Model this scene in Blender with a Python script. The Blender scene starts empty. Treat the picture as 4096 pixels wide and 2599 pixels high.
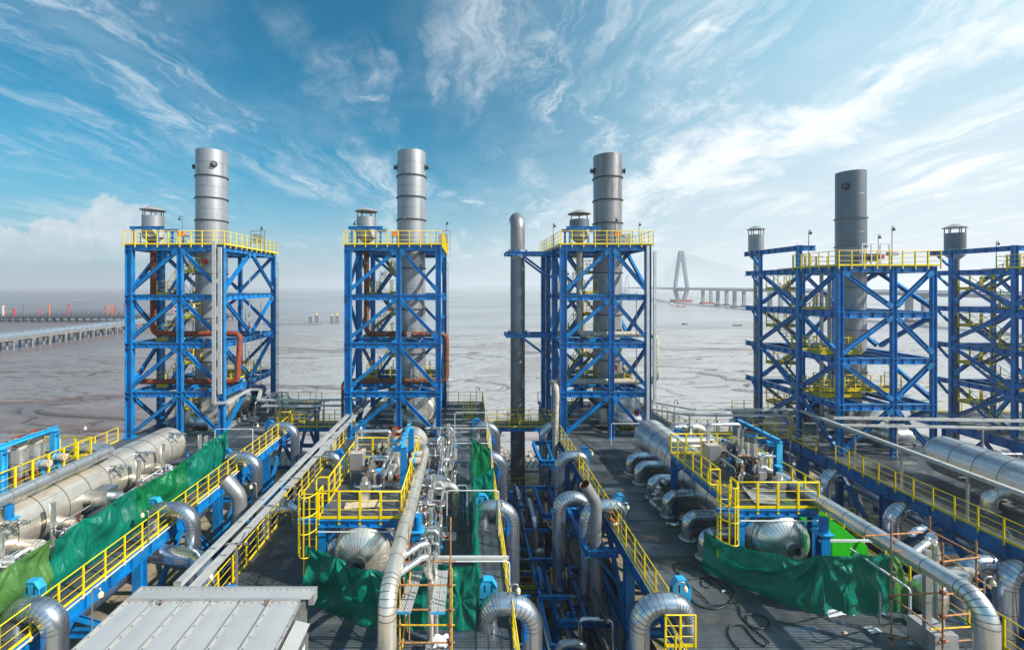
import bpy, math, random
from mathutils import Vector, Matrix, noise
random.seed(7)
S = bpy.context.scene
COL = S.collection
R = math.radians
V = Vector

# ------------------------------------------------------------------ camera, sky, sun, exposure
HC = 12.1                       # camera height above the process decks
FPX, CXP, CYP = 1740.0, 1870.0, 1145.0
cd = bpy.data.cameras.new('camera'); cam = bpy.data.objects.new('camera', cd); COL.objects.link(cam)
cam.location = (0, 0, HC); cam.rotation_euler = (R(90), 0, 0)
cd.sensor_width = 36; cd.lens = 36*FPX/4096
cd.shift_x = (2048-CXP)/4096; cd.shift_y = -(1299.5-CYP)/4096
cd.clip_start = 0.1; cd.clip_end = 60000
S.camera = cam
SUN_AZ, SUN_EL = 112.0, 38.0     # clockwise from +Y, above the horizon
sl = bpy.data.lights.new('sun', 'SUN'); sl.energy = 5.0; sl.angle = R(0.5); sl.color = (1, .94, .85)
so = bpy.data.objects.new('sun', sl); COL.objects.link(so)
sd = V((math.sin(R(SUN_AZ))*math.cos(R(SUN_EL)), math.cos(R(SUN_AZ))*math.cos(R(SUN_EL)), math.sin(R(SUN_EL))))
so.rotation_euler = (-sd).to_track_quat('-Z', 'Y').to_euler(); so.location = (60, 20, 60)
S.view_settings.view_transform = 'Standard'; S.view_settings.look = 'None'
S.view_settings.exposure = 0.35; S.view_settings.gamma = 1; S.view_settings.use_curve_mapping = False
S.cycles.use_denoising = True
S.cycles.max_bounces = 8; S.cycles.transparent_max_bounces = 24; S.cycles.diffuse_bounces = 3
S.cycles.glossy_bounces = 4; S.cycles.volume_bounces = 1; S.cycles.sample_clamp_indirect = 6
S.cycles.caustics_reflective = False; S.cycles.caustics_refractive = False

class NT:
    def __init__(s, t): s.t = t; s.n = t.nodes; s.l = t.links
    def node(s, typ, ins={}, **kw):
        n = s.n.new(typ)
        for k, v in kw.items(): setattr(n, k, v)
        for k, v in ins.items():
            sk = n.inputs[k]
            if hasattr(v, 'bl_idname') and hasattr(v, 'is_output'): s.l.new(v, sk)
            else: sk.default_value = v
        return n
    def math(s, op, a, b=0.0, c=None, clamp=False):
        n = s.n.new('ShaderNodeMath'); n.operation = op; n.use_clamp = clamp
        for i, v in enumerate([a, b] + ([c] if c is not None else [])):
            if hasattr(v, 'is_output'): s.l.new(v, n.inputs[i])
            else: n.inputs[i].default_value = v
        return n.outputs[0]
    def mix(s, f, a, b, mode='MIX'):
        n = s.n.new('ShaderNodeMix'); n.data_type = 'RGBA'; n.blend_type = mode
        for sk, v in ((n.inputs[0], f), (n.inputs[6], a), (n.inputs[7], b)):
            if hasattr(v, 'is_output'): s.l.new(v, sk)
            else: sk.default_value = v if not isinstance(v, tuple) or len(v) == 4 else (*v, 1)
        return n.outputs[2]
    def noise(s, vec, scale, detail=4, rough=.55, dist=0.0, out=0):
        n = s.node('ShaderNodeTexNoise', {'Scale': scale, 'Detail': detail, 'Roughness': rough, 'Distortion': dist})
        if vec is not None: s.l.new(vec, n.inputs['Vector'])
        return n.outputs[out]
    def ramp(s, v, a, b, lo=0.0, hi=1.0):
        n = s.n.new('ShaderNodeMapRange'); n.clamp = True; n.interpolation_type = 'SMOOTHSTEP'
        s.l.new(v, n.inputs[0])
        for i, x in zip((1, 2, 3, 4), (a, b, lo, hi)): n.inputs[i].default_value = x
        return n.outputs[0]
    def mapping(s, vec, scale=(1, 1, 1), rot=(0, 0, 0), loc=(0, 0, 0)):
        n = s.n.new('ShaderNodeMapping'); s.l.new(vec, n.inputs[0])
        n.inputs['Location'].default_value = loc; n.inputs['Rotation'].default_value = rot; n.inputs['Scale'].default_value = scale
        return n.outputs[0]

W = bpy.data.worlds.new('World'); S.world = W; W.use_nodes = True
t = NT(W.node_tree); t.n.clear()
sky = t.node('ShaderNodeTexSky'); sky.sky_type = 'NISHITA'; sky.sun_disc = False
sky.sun_elevation = R(SUN_EL); sky.sun_rotation = R(SUN_AZ); sky.altitude = 0; sky.air_density = 1.0; sky.dust_density = 1.2; sky.ozone_density = 2.0
tc = t.node('ShaderNodeTexCoord')
sep = t.node('ShaderNodeSeparateXYZ', {0: tc.outputs['Generated']})
zx, zy, zz = sep.outputs
den = t.math('ADD', t.math('MAXIMUM', zz, 0.0), 0.10)
px_ = t.math('DIVIDE', zx, den); py_ = t.math('DIVIDE', zy, den)
cp = t.node('ShaderNodeCombineXYZ', {0: px_, 1: py_, 2: 0.0}).outputs[0]
warp = t.noise(cp, 0.7, 6, .6, 0, 1)
wv = t.node('ShaderNodeVectorMath', {0: warp, 1: (0.5, 0.5, 0.5)}, operation='SUBTRACT').outputs[0]
wv = t.node('ShaderNodeVectorMath', {0: wv, 'Scale': .75}, operation='SCALE').outputs[0]
cw = t.node('ShaderNodeVectorMath', {0: cp, 1: wv}, operation='ADD').outputs[0]
# long fibres of cirrus running away from the viewer, finer cross fibres, and patches that gather them
fib = t.noise(t.mapping(cw, (3.4, .50, 1), (0, 0, R(-10)), (3.1, 1.7, 0)), 1.0, 12, .70, .25)
fib2 = t.noise(t.mapping(cw, (5.2, 1.5, 1), (0, 0, R(28)), (9.1, 4.2, 2)), 1.0, 12, .72, .45)
cover = t.noise(t.mapping(cp, (.75, .62, 1), (0, 0, R(-20)), (2.4, 0.6, 5)), 1.0, 5, .58, .6)
cover2 = t.noise(t.mapping(cp, (1.3, .8, 1), (0, 0, R(15)), (1.2, 8.6, 3)), 1.0, 5, .6, .4)
c1 = t.math('MULTIPLY', t.ramp(fib, .41, .72), t.ramp(cover, .42, .62))
c2 = t.math('MULTIPLY', t.ramp(fib2, .42, .74), t.ramp(cover2, .46, .66))
veil = t.math('MULTIPLY', t.ramp(t.noise(t.mapping(cw, (.9, .5, 1), (0, 0, R(10)), (6, 3, 1)), 1.0, 9, .62, .2), .46, .76), .30)
puffy = t.math('MULTIPLY', t.ramp(t.noise(t.mapping(cw, (2.0, 2.6, 1), (0, 0, 0), (2, 7, 4)), 1.0, 12, .66, .3), .54, .70), t.ramp(cover2, .50, .60))
# the broad band of cloud low on the right
bd = t.math('ADD', t.math('MULTIPLY', zx, -0.40), t.math('MULTIPLY', zz, 1.0))
bn = t.math('MULTIPLY', t.math('SUBTRACT', t.noise(t.mapping(tc.outputs['Generated'], (1, 1, 2)), 6.0, 12, .68, .4), .5), .32)
bandd = t.math('ABSOLUTE', t.math('ADD', t.math('ADD', bd, -.045), bn))
band = t.math('MULTIPLY', t.ramp(bandd, .075, .0), t.ramp(zx, -.02, .42))
band = t.math('MULTIPLY', band, t.ramp(fib2, .30, .60, .45, 1.0))
# heaped cloud low on the left
azl = t.math('DIVIDE', zx, t.math('MAXIMUM', zy, .05))
cu_v = t.node('ShaderNodeCombineXYZ', {0: azl, 1: 0.0, 2: t.math('MULTIPLY', zz, 1.3)}).outputs[0]
cu_n = t.noise(cu_v, 16, 10, .62, .1); cu_b = t.noise(cu_v, 30, 8, .6, .1)
def puff(cx, cz, sx, sz, top=True):
    dx = t.math('DIVIDE', t.math('SUBTRACT', azl, cx), sx)
    dz = t.math('DIVIDE', t.math('SUBTRACT', zz, cz), sz)
    d = t.math('ADD', t.math('MULTIPLY', dx, dx), t.math('MULTIPLY', dz, dz))
    return t.ramp(t.math('ADD', d, t.math('MULTIPLY', t.math('SUBTRACT', cu_n, .5), 2.6)), 1.15, .72)
cu = t.math('MAXIMUM', puff(-.80, .098, .105, .060), t.math('MAXIMUM', puff(-.93, .075, .10, .040), puff(-1.05, .06, .09, .035)))
cu = t.math('MULTIPLY', cu, t.ramp(zz, .012, .095, .10, 1.0))
fade = t.ramp(zz, .0, .10)
cl = t.math('MULTIPLY', t.math('MAXIMUM', t.math('MAXIMUM', c1, c2), t.math('MAXIMUM', t.math('MAXIMUM', veil, puffy), band)), fade)
skyc = t.mix(1.0, sky.outputs[0], (.06, .98, 1.12), 'MULTIPLY')
glare = t.math('MULTIPLY', t.ramp(zx, -.25, .72), t.ramp(zx, -.3, .8, .30, .95))
skyc = t.mix(glare, skyc, t.mix(t.ramp(zz, .55, .12), (3.6, 6.6, 8.3), (6.2, 7.8, 8.7)))
hz = t.ramp(zz, .34, -.02)       # pale humid air towards the horizon, brightest on the sun's side
hzr = t.math('MULTIPLY', t.math('POWER', hz, 1.6), t.ramp(zx, -.75, .65, .80, 1.0))
hcol = t.mix(t.ramp(zx, -.7, .6), (4.5, 5.0, 5.9), (7.3, 8.0, 8.5))
skyc = t.mix(hzr, skyc, hcol)
ccol = t.mix(t.ramp(zx, -.6, .6), (6.4, 7.6, 8.5), (10.2, 10.4, 10.4))
skyc = t.mix(t.math('MULTIPLY', cl, .9), skyc, ccol)
skyc = t.mix(t.math('MULTIPLY', cu, .62), skyc, t.mix(t.ramp(cu_b, .35, .65), (6.6, 7.1, 7.6), (8.2, 8.3, 8.5)))
bg = t.node('ShaderNodeBackground', {'Color': skyc, 'Strength': 0.084})
t.node('ShaderNodeOutputWorld', {0: bg.outputs[0]})

# ------------------------------------------------------------------ picture-to-place helpers (a point of the photograph and a known depth or height)
def PY(px, py, Y): return V(((px-CXP)/FPX*Y, Y, HC-(py-CYP)/FPX*Y))
def PZ(px, py, z=0.0):
    Y = (HC-z)*FPX/(py-CYP); return V(((px-CXP)/FPX*Y, Y, z))

# ------------------------------------------------------------------ materials
M = {}
def newmat(name):
    m = bpy.data.materials.new(name); m.use_nodes = True; m.node_tree.nodes.clear(); M[name] = m
    return m, NT(m.node_tree)
def bsdf(t, **k):
    ins = {{'col': 'Base Color', 'rough': 'Roughness', 'metal': 'Metallic', 'normal': 'Normal', 'spec': 'Specular IOR Level'}.get(a, a): (b if not (a == 'col' and isinstance(b, tuple) and len(b) == 3) else (*b, 1)) for a, b in k.items()}
    b = t.node('ShaderNodeBsdfPrincipled', ins); return b
def out(t, b): t.node('ShaderNodeOutputMaterial', {0: b.outputs[0] if not hasattr(b, 'is_output') else b})
def simple(name, col, rough=.5, metal=0.0, var=.25, vscale=3.0, bump=0.0, bscale=30.0, rvar=.1, stain=None, stain_amt=(.62, .75), stretch=(1, 1, 1), objrand=0.0):
    m, t = newmat(name)
    co = t.node('ShaderNodeTexCoord').outputs['Object']
    geo = t.node('ShaderNodeNewGeometry')
    P = t.mapping(geo.outputs['Position'], stretch)
    n1 = t.noise(P, vscale, 6, .6)
    dark = tuple(c*(1-var) for c in col); light = tuple(min(1, c*(1+var)) for c in col)
    c = t.mix(t.ramp(n1, .3, .7), dark, light)
    if objrand:
        oi = t.node('ShaderNodeObjectInfo')
        c = t.mix(1.0, c, t.node('ShaderNodeCombineColor', {0: t.ramp(oi.outputs['Random'], 0, 1, 1-objrand, 1), 1: t.ramp(oi.outputs['Random'], 0, 1, 1-objrand, 1), 2: t.ramp(oi.outputs['Random'], 0, 1, 1-objrand, 1)}).outputs[0], 'MULTIPLY')
    mt = metal
    if stain:
        n2 = t.noise(P, vscale*1.7, 8, .68, .6)
        f = t.ramp(n2, *stain_amt)
        c = t.mix(f, c, stain)
        if metal: mt = t.math('MULTIPLY', t.math('SUBTRACT', 1.0, f), metal)
    ro = t.ramp(t.noise(P, vscale*2.3, 4, .6), .25, .75, max(.02, rough-rvar), min(1, rough+rvar))
    k = dict(col=c, rough=ro, metal=mt)
    if bump:
        k['normal'] = t.node('ShaderNodeBump', {'Strength': bump, 'Distance': .02, 'Height': t.noise(P, bscale, 5, .6)}).outputs[0]
    out(t, bsdf(t, **k)); return m
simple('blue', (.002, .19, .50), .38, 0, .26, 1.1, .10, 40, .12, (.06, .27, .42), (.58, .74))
def weather(name, rust=(.20, .075, .03), amt=(.665, .70), sc=2.3, grime=.35, det=10, rg=.74):
    m = M[name]; t = NT(m.node_tree); b = [n for n in t.n if n.bl_idname == 'ShaderNodeBsdfPrincipled'][0]
    src = b.inputs['Base Color'].links[0].from_socket; P = t.node('ShaderNodeNewGeometry').outputs['Position']
    g = t.ramp(t.noise(t.mapping(P, (1.6, 1.6, .35)), 1.7, 8, .7, .3), .50, .78, 0, grime)
    c = t.mix(g, src, t.mix(1.0, src, (.35, .33, .32), 'MULTIPLY'))
    r = t.ramp(t.noise(t.mapping(P, (1, 1, .5)), sc, det, rg, .4), *amt)
    t.l.new(t.mix(r, c, rust), b.inputs['Base Color'])
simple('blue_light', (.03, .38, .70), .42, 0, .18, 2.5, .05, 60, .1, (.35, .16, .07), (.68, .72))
simple('yellow', (.92, .66, .002), .42, 0, .08, 2.0, 0, 1, .1, (.45, .28, .03), (.74, .78))
simple('galv', (.37, .375, .39), .46, .62, .10, .8, .03, 6, .08, (.34, .34, .36), (.6, .85), (1, 1, .25))
simple('galv_rusty', (.36, .37, .385), .46, .62, .10, .8, .03, 6, .08, (.30, .12, .05), (.66, .76), (1, 1, .2))
simple('galv_dark', (.17, .19, .22), .42, .6, .12, .5, .03, 6, .08, (.26, .27, .30), (.60, .75), (1, 1, .2))
simple('galv_patchy', (.22, .23, .25), .45, .5, .22, .5, .04, 8, .12, (.44, .45, .47), (.56, .60), (1, 1, .45))
simple('tray', (.56, .56, .54), .48, .35, .1, 3)
simple('cladding', (.82, .81, .79), .30, .86, .03, .8, .05, .8, .04, (.66, .62, .56), (.6, .9))
simple('cladding_warm', (.94, .85, .73), .28, .74, .06, .8, .10, 1.0, .05, (.74, .62, .46), (.6, .85))
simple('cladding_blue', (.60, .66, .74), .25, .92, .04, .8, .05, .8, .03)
simple('seam', (.22, .22, .23), .45, .7, .15, 8)
simple('foil', (.86, .86, .86), .17, .95, .05, 6, 1.0, 16, .08)
simple('white_metal', (.74, .74, .72), .4, .15, .08, 3)
simple('steel', (.42, .42, .43), .4, .7, .15, 4, .05, 30)
simple('dark_steel', (.06, .065, .075), .5, .4, .3, 4)
simple('skid', (.30, .32, .34), .55, .2, .15, 3)
simple('rust', (.17, .052, .022), .8, 0, .45, 4, .3, 25, .1, (.50, .43, .34), (.57, .62))
simple('rust_deep', (.26, .05, .016), .7, 0, .3, 3, .2, 25, .1)
simple('rusty_paint', (.50, .46, .38), .7, 0, .2, 4, .2, 25, .1, (.20, .07, .03), (.54, .62))
simple('rusty_pole', (.42, .17, .06), .7, .1, .3, 6, .2, 40, .1, (.55, .38, .16), (.52, .62))
simple('yellow_pole', (.70, .40, .02), .6, 0, .25, 5, .1, 40, .1, (.30, .12, .05), (.58, .68))
simple('pole_grey', (.16, .17, .19), .5, .4, .2, 3)
simple('lamp_glass', (.72, .65, .46), .4, 0, .2, 12)
simple('rubber', (.012, .012, .014), .45, 0, .3, 4)
simple('white_cloth', (.72, .70, .74), .8, 0, .1, 5, .4, 12)
simple('concrete', (.36, .34, .31), .85, 0, .15, .4, .2, 6, .05, (.20, .17, .15), (.55, .8))
simple('concrete_jetty', (.23, .215, .20), .85, 0, .2, .3)
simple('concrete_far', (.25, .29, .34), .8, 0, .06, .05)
simple('jetty_dark', (.07, .075, .09), .8, 0, .3, .4)
simple('jetty_rail', (.30, .42, .52), .6, 0, .15, .4)
simple('orange', (.75, .17, .03), .5, 0, .15, 1)
simple('red', (.60, .025, .03), .5, 0, .15, 1)
simple('hull_red', (.34, .05, .055), .6, 0, .2, .2)
simple('motor_blue', (.01, .06, .22), .35, 0, .2, 4)
simple('teal', (.01, .25, .27), .4, 0, .1, 4)
simple('orange_box', (.72, .22, .06), .5, 0, .1, 2)
simple('galv_brown', (.30, .29, .30), .42, .7, .12, .5, .03, 6, .08, (.16, .12, .11), (.50, .66), (1.4, 1.4, .2))
simple('rock', (.34, .29, .27), .9, 0, .45, .9, .3, 5, .05, (.50, .47, .46), (.48, .62))
simple('soil', (.30, .24, .17), .95, 0, .4, .35, .4, 3, .05, (.12, .14, .05), (.52, .6))
simple('leaf', (.14, .17, .04), .7, 0, .5, 2)
simple('black', (.01, .01, .012), .5, 0, .1, 3)
simple('white_print', (.8, .8, .8), .5, 0, .03, 3)
simple('green_print', (.0, .30, .12), .5, 0, .03, 3)
simple('red_print', (.50, .02, .03), .6, 0, .2, 9)
simple('yellow_print', (.85, .62, .0), .5, 0, .03, 3)
simple('plate_grey', (.42, .42, .41), .5, .4, .15, 2, .05, 8, .1, (.32, .22, .14), (.58, .72))
simple('plywood', (.62, .50, .34), .8, 0, .15, 5, 0, 1, .1, (.28, .15, .07), (.54, .62))
simple('roof_sheet', (.68, .66, .63), .30, .42, .06, .6, .8, .7, .08, (.58, .52, .45), (.60, .9))
simple('roof_edge', (.48, .47, .46), .4, .4, .08, 2)

weather('blue', amt=(.64, .69), grime=.5); weather('blue_light', amt=(.67, .70)); weather('yellow', (.30, .16, .04), (.66, .70), 3.1, .25); weather('galv', (.24, .18, .14), (.62, .74), .9, .7); weather('galv_brown', (.14, .10, .08), (.60, .74), .9, .4)
weather('cladding_warm', (.60, .48, .34), (.54, .82), 1.3, .22, 3, .5); weather('cladding', (.50, .44, .36), (.56, .85), 1.3, .25, 3, .5); weather('cladding_blue', (.34, .32, .30), (.56, .85), 1.3, .25, 3, .5)
weather('roof_sheet', (.42, .35, .27), (.66, .80), .9, .22); weather('tray', (.34, .30, .26), (.68, .8), 2, .3)
def grating_mat():
    m, t = newmat('grating')
    geo = t.node('ShaderNodeNewGeometry'); sp = t.node('ShaderNodeSeparateXYZ', {0: geo.outputs['Position']})
    def bars(v, period, width):
        f = t.math('FRACT', t.math('DIVIDE', v, period))
        return t.math('LESS_THAN', f, width/period)
    a = bars(sp.outputs[0], .05, .019)          # bearing bars
    b = bars(sp.outputs[1], .11, .030)          # cross rods
    k = t.math('MAXIMUM', a, b)
    oi = t.node('ShaderNodeObjectInfo')
    n1 = t.noise(geo.outputs['Position'], 1.1, 6, .6)
    c = t.mix(t.ramp(n1, .3, .75), (.11, .135, .15), (.23, .25, .26))
    c = t.mix(t.ramp(t.noise(geo.outputs['Position'], .8, 7, .7), .58, .72), c, (.26, .23, .19))
    c = t.mix(1.0, c, t.node('ShaderNodeCombineColor', {i: t.ramp(oi.outputs['Random'], 0, 1, .55, 1.15) for i in range(3)}).outputs[0], 'MULTIPLY')
    bs = bsdf(t, col=c, rough=.5, metal=.35)
    tr = t.node('ShaderNodeBsdfTransparent')
    mx = t.node('ShaderNodeMixShader', {0: k, 1: tr.outputs[0], 2: bs.outputs[0]})
    out(t, mx)
grating_mat()
def plank_mat():
    m, t = newmat('plank')
    co = t.node('ShaderNodeTexCoord').outputs['Object']; sp = t.node('ShaderNodeSeparateXYZ', {0: co})
    def dist(v, p):
        f = t.math('FRACT', t.math('ADD', t.math('DIVIDE', v, p), .5)); return t.math('ABSOLUTE', t.math('MULTIPLY', t.math('SUBTRACT', f, .5), p))
    h = t.math('MULTIPLY', t.math('LESS_THAN', dist(sp.outputs[0], .05), .011), t.math('LESS_THAN', dist(sp.outputs[1], .06), .014))
    n = t.noise(co, 4, 6, .65)
    c = t.mix(t.ramp(n, .56, .7), (.60, .60, .57), (.40, .28, .18))
    c = t.mix(h, c, (.02, .02, .02))
    out(t, bsdf(t, col=c, rough=.5, metal=.3))
plank_mat()
def tarp_mat(name, col, tr):
    m, t = newmat(name)
    geo = t.node('ShaderNodeNewGeometry'); P = geo.outputs['Position']
    c = t.mix(t.ramp(t.noise(P, .9, 6, .6), .3, .7), tuple(x*.82 for x in col), tuple(x*1.15 for x in col))
    wp = t.node('ShaderNodeVectorMath', {0: P, 1: t.node('ShaderNodeVectorMath', {0: t.noise(P, 1.6, 4, .6, 0, 1), 'Scale': .7}, operation='SCALE').outputs[0]}, operation='ADD').outputs[0]
    vo = t.node('ShaderNodeTexVoronoi', {'Vector': t.mapping(wp, (1, 1, .45)), 'Scale': 2.6}, feature='DISTANCE_TO_EDGE').outputs[0]
    cr = t.ramp(vo, .0, .22)         # sharp creases between flat facets of cloth
    bmp = t.node('ShaderNodeBump', {'Strength': .45, 'Distance': .03, 'Height': cr}).outputs[0]
    bmp = t.node('ShaderNodeBump', {'Strength': .25, 'Distance': .02, 'Height': t.noise(t.mapping(P, (1, 1, .35)), 7, 5, .55, .8), 'Normal': bmp}).outputs[0]
    b = bsdf(t, col=c, rough=.42, normal=bmp, spec=.4)
    tl = t.node('ShaderNodeBsdfTranslucent', {'Color': (*[min(1, x*1.6) for x in col], 1), 'Normal': bmp})
    out(t, t.node('ShaderNodeMixShader', {0: tr, 1: b.outputs[0], 2: tl.outputs[0]}))
tarp_mat('tarp', (.0, .185, .125), .2)
tarp_mat('tarp_forest', (.0, .16, .055), .15)
tarp_mat('tarp_olive', (.085, .22, .055), .2)
tarp_mat('tarp_lime', (.02, .33, .012), .42)
def mud_mat():
    m, t = newmat('mud')
    geo = t.node('ShaderNodeNewGeometry'); P = geo.outputs['Position']
    sx = t.node('ShaderNodeSeparateXYZ', {0: P}).outputs
    n = t.noise(t.mapping(P, (.02, .05, 1)), 1, 8, .62, .6)
    f = t.noise(t.mapping(P, (.35, .8, 1)), 1, 9, .68, .8)
    # brown-grey silt at left, paler to the right: reflected sky brightness put into the colour
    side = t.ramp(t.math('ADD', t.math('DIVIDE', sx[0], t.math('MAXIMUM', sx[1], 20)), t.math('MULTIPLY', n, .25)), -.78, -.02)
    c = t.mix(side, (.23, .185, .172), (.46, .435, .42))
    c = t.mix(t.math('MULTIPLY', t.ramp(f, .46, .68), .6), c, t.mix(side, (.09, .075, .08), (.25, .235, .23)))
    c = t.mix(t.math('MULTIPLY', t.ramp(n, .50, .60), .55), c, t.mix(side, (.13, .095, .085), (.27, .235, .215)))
    wet = t.node('ShaderNodeAttribute', attribute_name='wet').outputs['Fac']
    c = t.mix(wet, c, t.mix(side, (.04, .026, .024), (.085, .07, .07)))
    rg = t.math('ADD', t.ramp(f, .3, .7, .24, .52), t.ramp(n, .4, .6, -.06, .08))
    bmp = t.node('ShaderNodeBump', {'Strength': .6, 'Distance': .22, 'Height': t.noise(t.mapping(P, (.55, 1.2, 1)), 1, 9, .70, 1.2)}).outputs[0]
    bmp2 = t.node('ShaderNodeBump', {'Strength': .6, 'Distance': .6, 'Height': n, 'Normal': bmp}).outputs[0]
    out(t, bsdf(t, col=c, rough=rg, normal=bmp2, spec=.8))
mud_mat()
def water_mat():
    m, t = newmat('water')
    geo = t.node('ShaderNodeNewGeometry'); P = geo.outputs['Position']; sx = t.node('ShaderNodeSeparateXYZ', {0: P}).outputs
    n = t.noise(t.mapping(P, (.004, .014, 1)), 1, 7, .62, .3)
    side = t.ramp(t.math('ADD', t.math('DIVIDE', sx[0], t.math('MAXIMUM', sx[1], 20)), t.math('MULTIPLY', n, .2)), -.85, .10)  # paler to the right: the bright sky's reflection is painted into the water colour
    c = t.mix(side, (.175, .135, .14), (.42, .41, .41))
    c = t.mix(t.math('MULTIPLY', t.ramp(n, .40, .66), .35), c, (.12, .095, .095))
    bmp = t.node('ShaderNodeBump', {'Strength': .35, 'Distance': .15, 'Height': t.noise(t.mapping(P, (.5, 1.3, 1)), 1, 6, .6, .4)}).outputs[0]
    out(t, bsdf(t, col=c, rough=t.ramp(n, .3, .7, .28, .45), normal=bmp, spec=.4))
water_mat()

# ------------------------------------------------------------------ mesh building
WL = {}        # world position of every object's own origin
class MB:
    def __init__(s): s.v = []; s.f = []; s.mi = []; s.sm = []
    def add(s, vs, fs, mi=0, sm=False):
        o = len(s.v); s.v += [tuple(v) for v in vs]
        s.f += [tuple(i+o for i in f) for f in fs]; s.mi += [mi]*len(fs) if isinstance(mi, int) else mi; s.sm += [sm]*len(fs)
        return s
    def box(s, a, b, mi=0):
        (x0, y0, z0), (x1, y1, z1) = a, b
        s.add([(x0, y0, z0), (x1, y0, z0), (x1, y1, z0), (x0, y1, z0), (x0, y0, z1), (x1, y0, z1), (x1, y1, z1), (x0, y1, z1)],
              [(0, 3, 2, 1), (4, 5, 6, 7), (0, 1, 5, 4), (1, 2, 6, 5), (2, 3, 7, 6), (3, 0, 4, 7)], mi); return s
    def cbox(s, c, d, mi=0): return s.box([c[i]-d[i]/2 for i in range(3)], [c[i]+d[i]/2 for i in range(3)], mi)
    def frame(s, p, q, up):
        p, q, up = V(p), V(q), V(up); z = (q-p).normalized(); x = up.cross(z)
        if x.length < 1e-4: x = V((1, 0, 0)).cross(z)
        if x.length < 1e-4: x = V((0, 1, 0)).cross(z)
        x.normalize(); y = z.cross(x); return p, q, x, y
    def prof(s, p, q, pts, up=(0, 0, 1), mi=0, caps=True, sm=False):
        p, q, x, y = s.frame(p, q, up); n = len(pts)
        vs = [p+x*a+y*b for a, b in pts]+[q+x*a+y*b for a, b in pts]
        fs = [(i, (i+1) % n, n+(i+1) % n, n+i) for i in range(n)]
        if caps: fs += [tuple(range(n-1, -1, -1)), tuple(range(n, 2*n))]
        return s.add(vs, fs, mi, sm)
    def bar(s, p, q, w, h, up=(0, 0, 1), mi=0):
        w /= 2; h /= 2; return s.prof(p, q, [(-w, -h), (w, -h), (w, h), (-w, h)], up, mi)
    def ibeam(s, p, q, w, h, up=(0, 0, 1), tf=.03, tw=.025, stiff=0, mi=0):
        a, b = w/2, h/2; c = tw/2; d = b-tf
        s.prof(p, q, [(-a, -b), (a, -b), (a, -d), (c, -d), (c, d), (a, d), (a, b), (-a, b), (-a, d), (-c, d), (-c, -d), (-a, -d)], up, mi, caps=False)
        if stiff:
            P, Q, x, y = s.frame(p, q, up); L = (Q-P).length; n = max(1, int(L/stiff)); dr = (Q-P)/L
            for i in range(n+1):
                c0 = P+dr*(L*(i+.5)/(n+1)); s.bar(c0-dr*.008, c0+dr*.008, w*.92, 2*d, up, mi)
        return s
    def cyl(s, p, q, r, n=12, r2=None, mi=0, caps=True, up=(0, 0, 1)):
        r2 = r if r2 is None else r2
        p, q, x, y = s.frame(p, q, up); vs = []
        for c, rr in ((p, r), (q, r2)):
            vs += [c+(x*math.cos(2*math.pi*i/n)+y*math.sin(2*math.pi*i/n))*rr for i in range(n)]
        s.add(vs, [(i, (i+1) % n, n+(i+1) % n, n+i) for i in range(n)], mi, True)
        if caps: s.add(vs, [tuple(range(n-1, -1, -1)), tuple(range(n, 2*n))], mi, False)
        return s
    def lathe(s, base, prof, n=24, axis=(0, 0, 1), mis=None, cap=True):
        # prof: list of (radius, height) along the axis; sharp corners of the profile get split edges
        z = V(axis).normalized(); x = z.orthogonal().normalized(); y = z.cross(x); base = V(base)
        dirs = [math.atan2(b[0]-a[0], b[1]-a[1]) for a, b in zip(prof, prof[1:])]
        def ring(k): r, h = prof[k]; return [base+z*h+(x*math.cos(2*math.pi*i/n)+y*math.sin(2*math.pi*i/n))*r for i in range(n)]
        k = 0
        while k < len(dirs):
            e = k
            while e+1 < len(dirs) and abs(dirs[e+1]-dirs[e]) < .3: e += 1
            vs = []; fs = []; mi = []
            for q in range(k, e+2): vs += ring(q)
            for q in range(e+1-k):
                for i in range(n): fs.append((q*n+i, q*n+(i+1) % n, (q+1)*n+(i+1) % n, (q+1)*n+i)); mi.append(mis[k+q] if mis else 0)
            s.add(vs, fs, mi, True); k = e+1
        if cap:
            if prof[0][0] > .001: s.add(ring(0), [tuple(range(n-1, -1, -1))])
            if prof[-1][0] > .001: s.add(ring(len(prof)-1), [tuple(range(n))], mis[-1] if mis else 0)
        return s
    def tube(s, pts, r, n=16, seam=0.0, mi=0, smi=1, caps=True, joints=(), band=.022):
        pts = [V(p) for p in pts]
        # cumulative stations, with bead bands at joints and every 'seam' metres of straight run
        st = []
        for i, p in enumerate(pts):
            st.append((p, i in joints))
            if seam and i < len(pts)-1:
                L = (pts[i+1]-p).length
                k = int(L/seam)
                for j in range(1, k+1):
                    if j*L/(k+1) > .02: st.append((p.lerp(pts[i+1], j/(k+1)), True))
        rings = []
        nrm = None; m = len(st)
        for i, (p, jt) in enumerate(st):
            a = (p-st[i-1][0]).normalized() if i else None; b = (st[i+1][0]-p).normalized() if i < m-1 else None
            tdir = (a+b).normalized() if (a is not None and b is not None) else (a if a is not None else b)
            if nrm is None: nrm = tdir.orthogonal().normalized()
            else:
                nrm = nrm-tdir*nrm.dot(tdir); nrm.normalize()
            bi = tdir.cross(nrm)
            def ring(c, rr): return [c+(nrm*math.cos(2*math.pi*j/n)+bi*math.sin(2*math.pi*j/n))*rr for j in range(n)]
            rings.append((ring(p, r), 0))
            if jt:
                w_ = band/2; A, B = ring(p-tdir*w_, r+.005), ring(p+tdir*w_, r+.005)
                s.add(A+B, [(q, (q+1) % n, n+(q+1) % n, n+q) for q in range(n)], smi, True)
        vs = []; fs = []; mis = []
        for rg, k in rings: vs += rg
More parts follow.
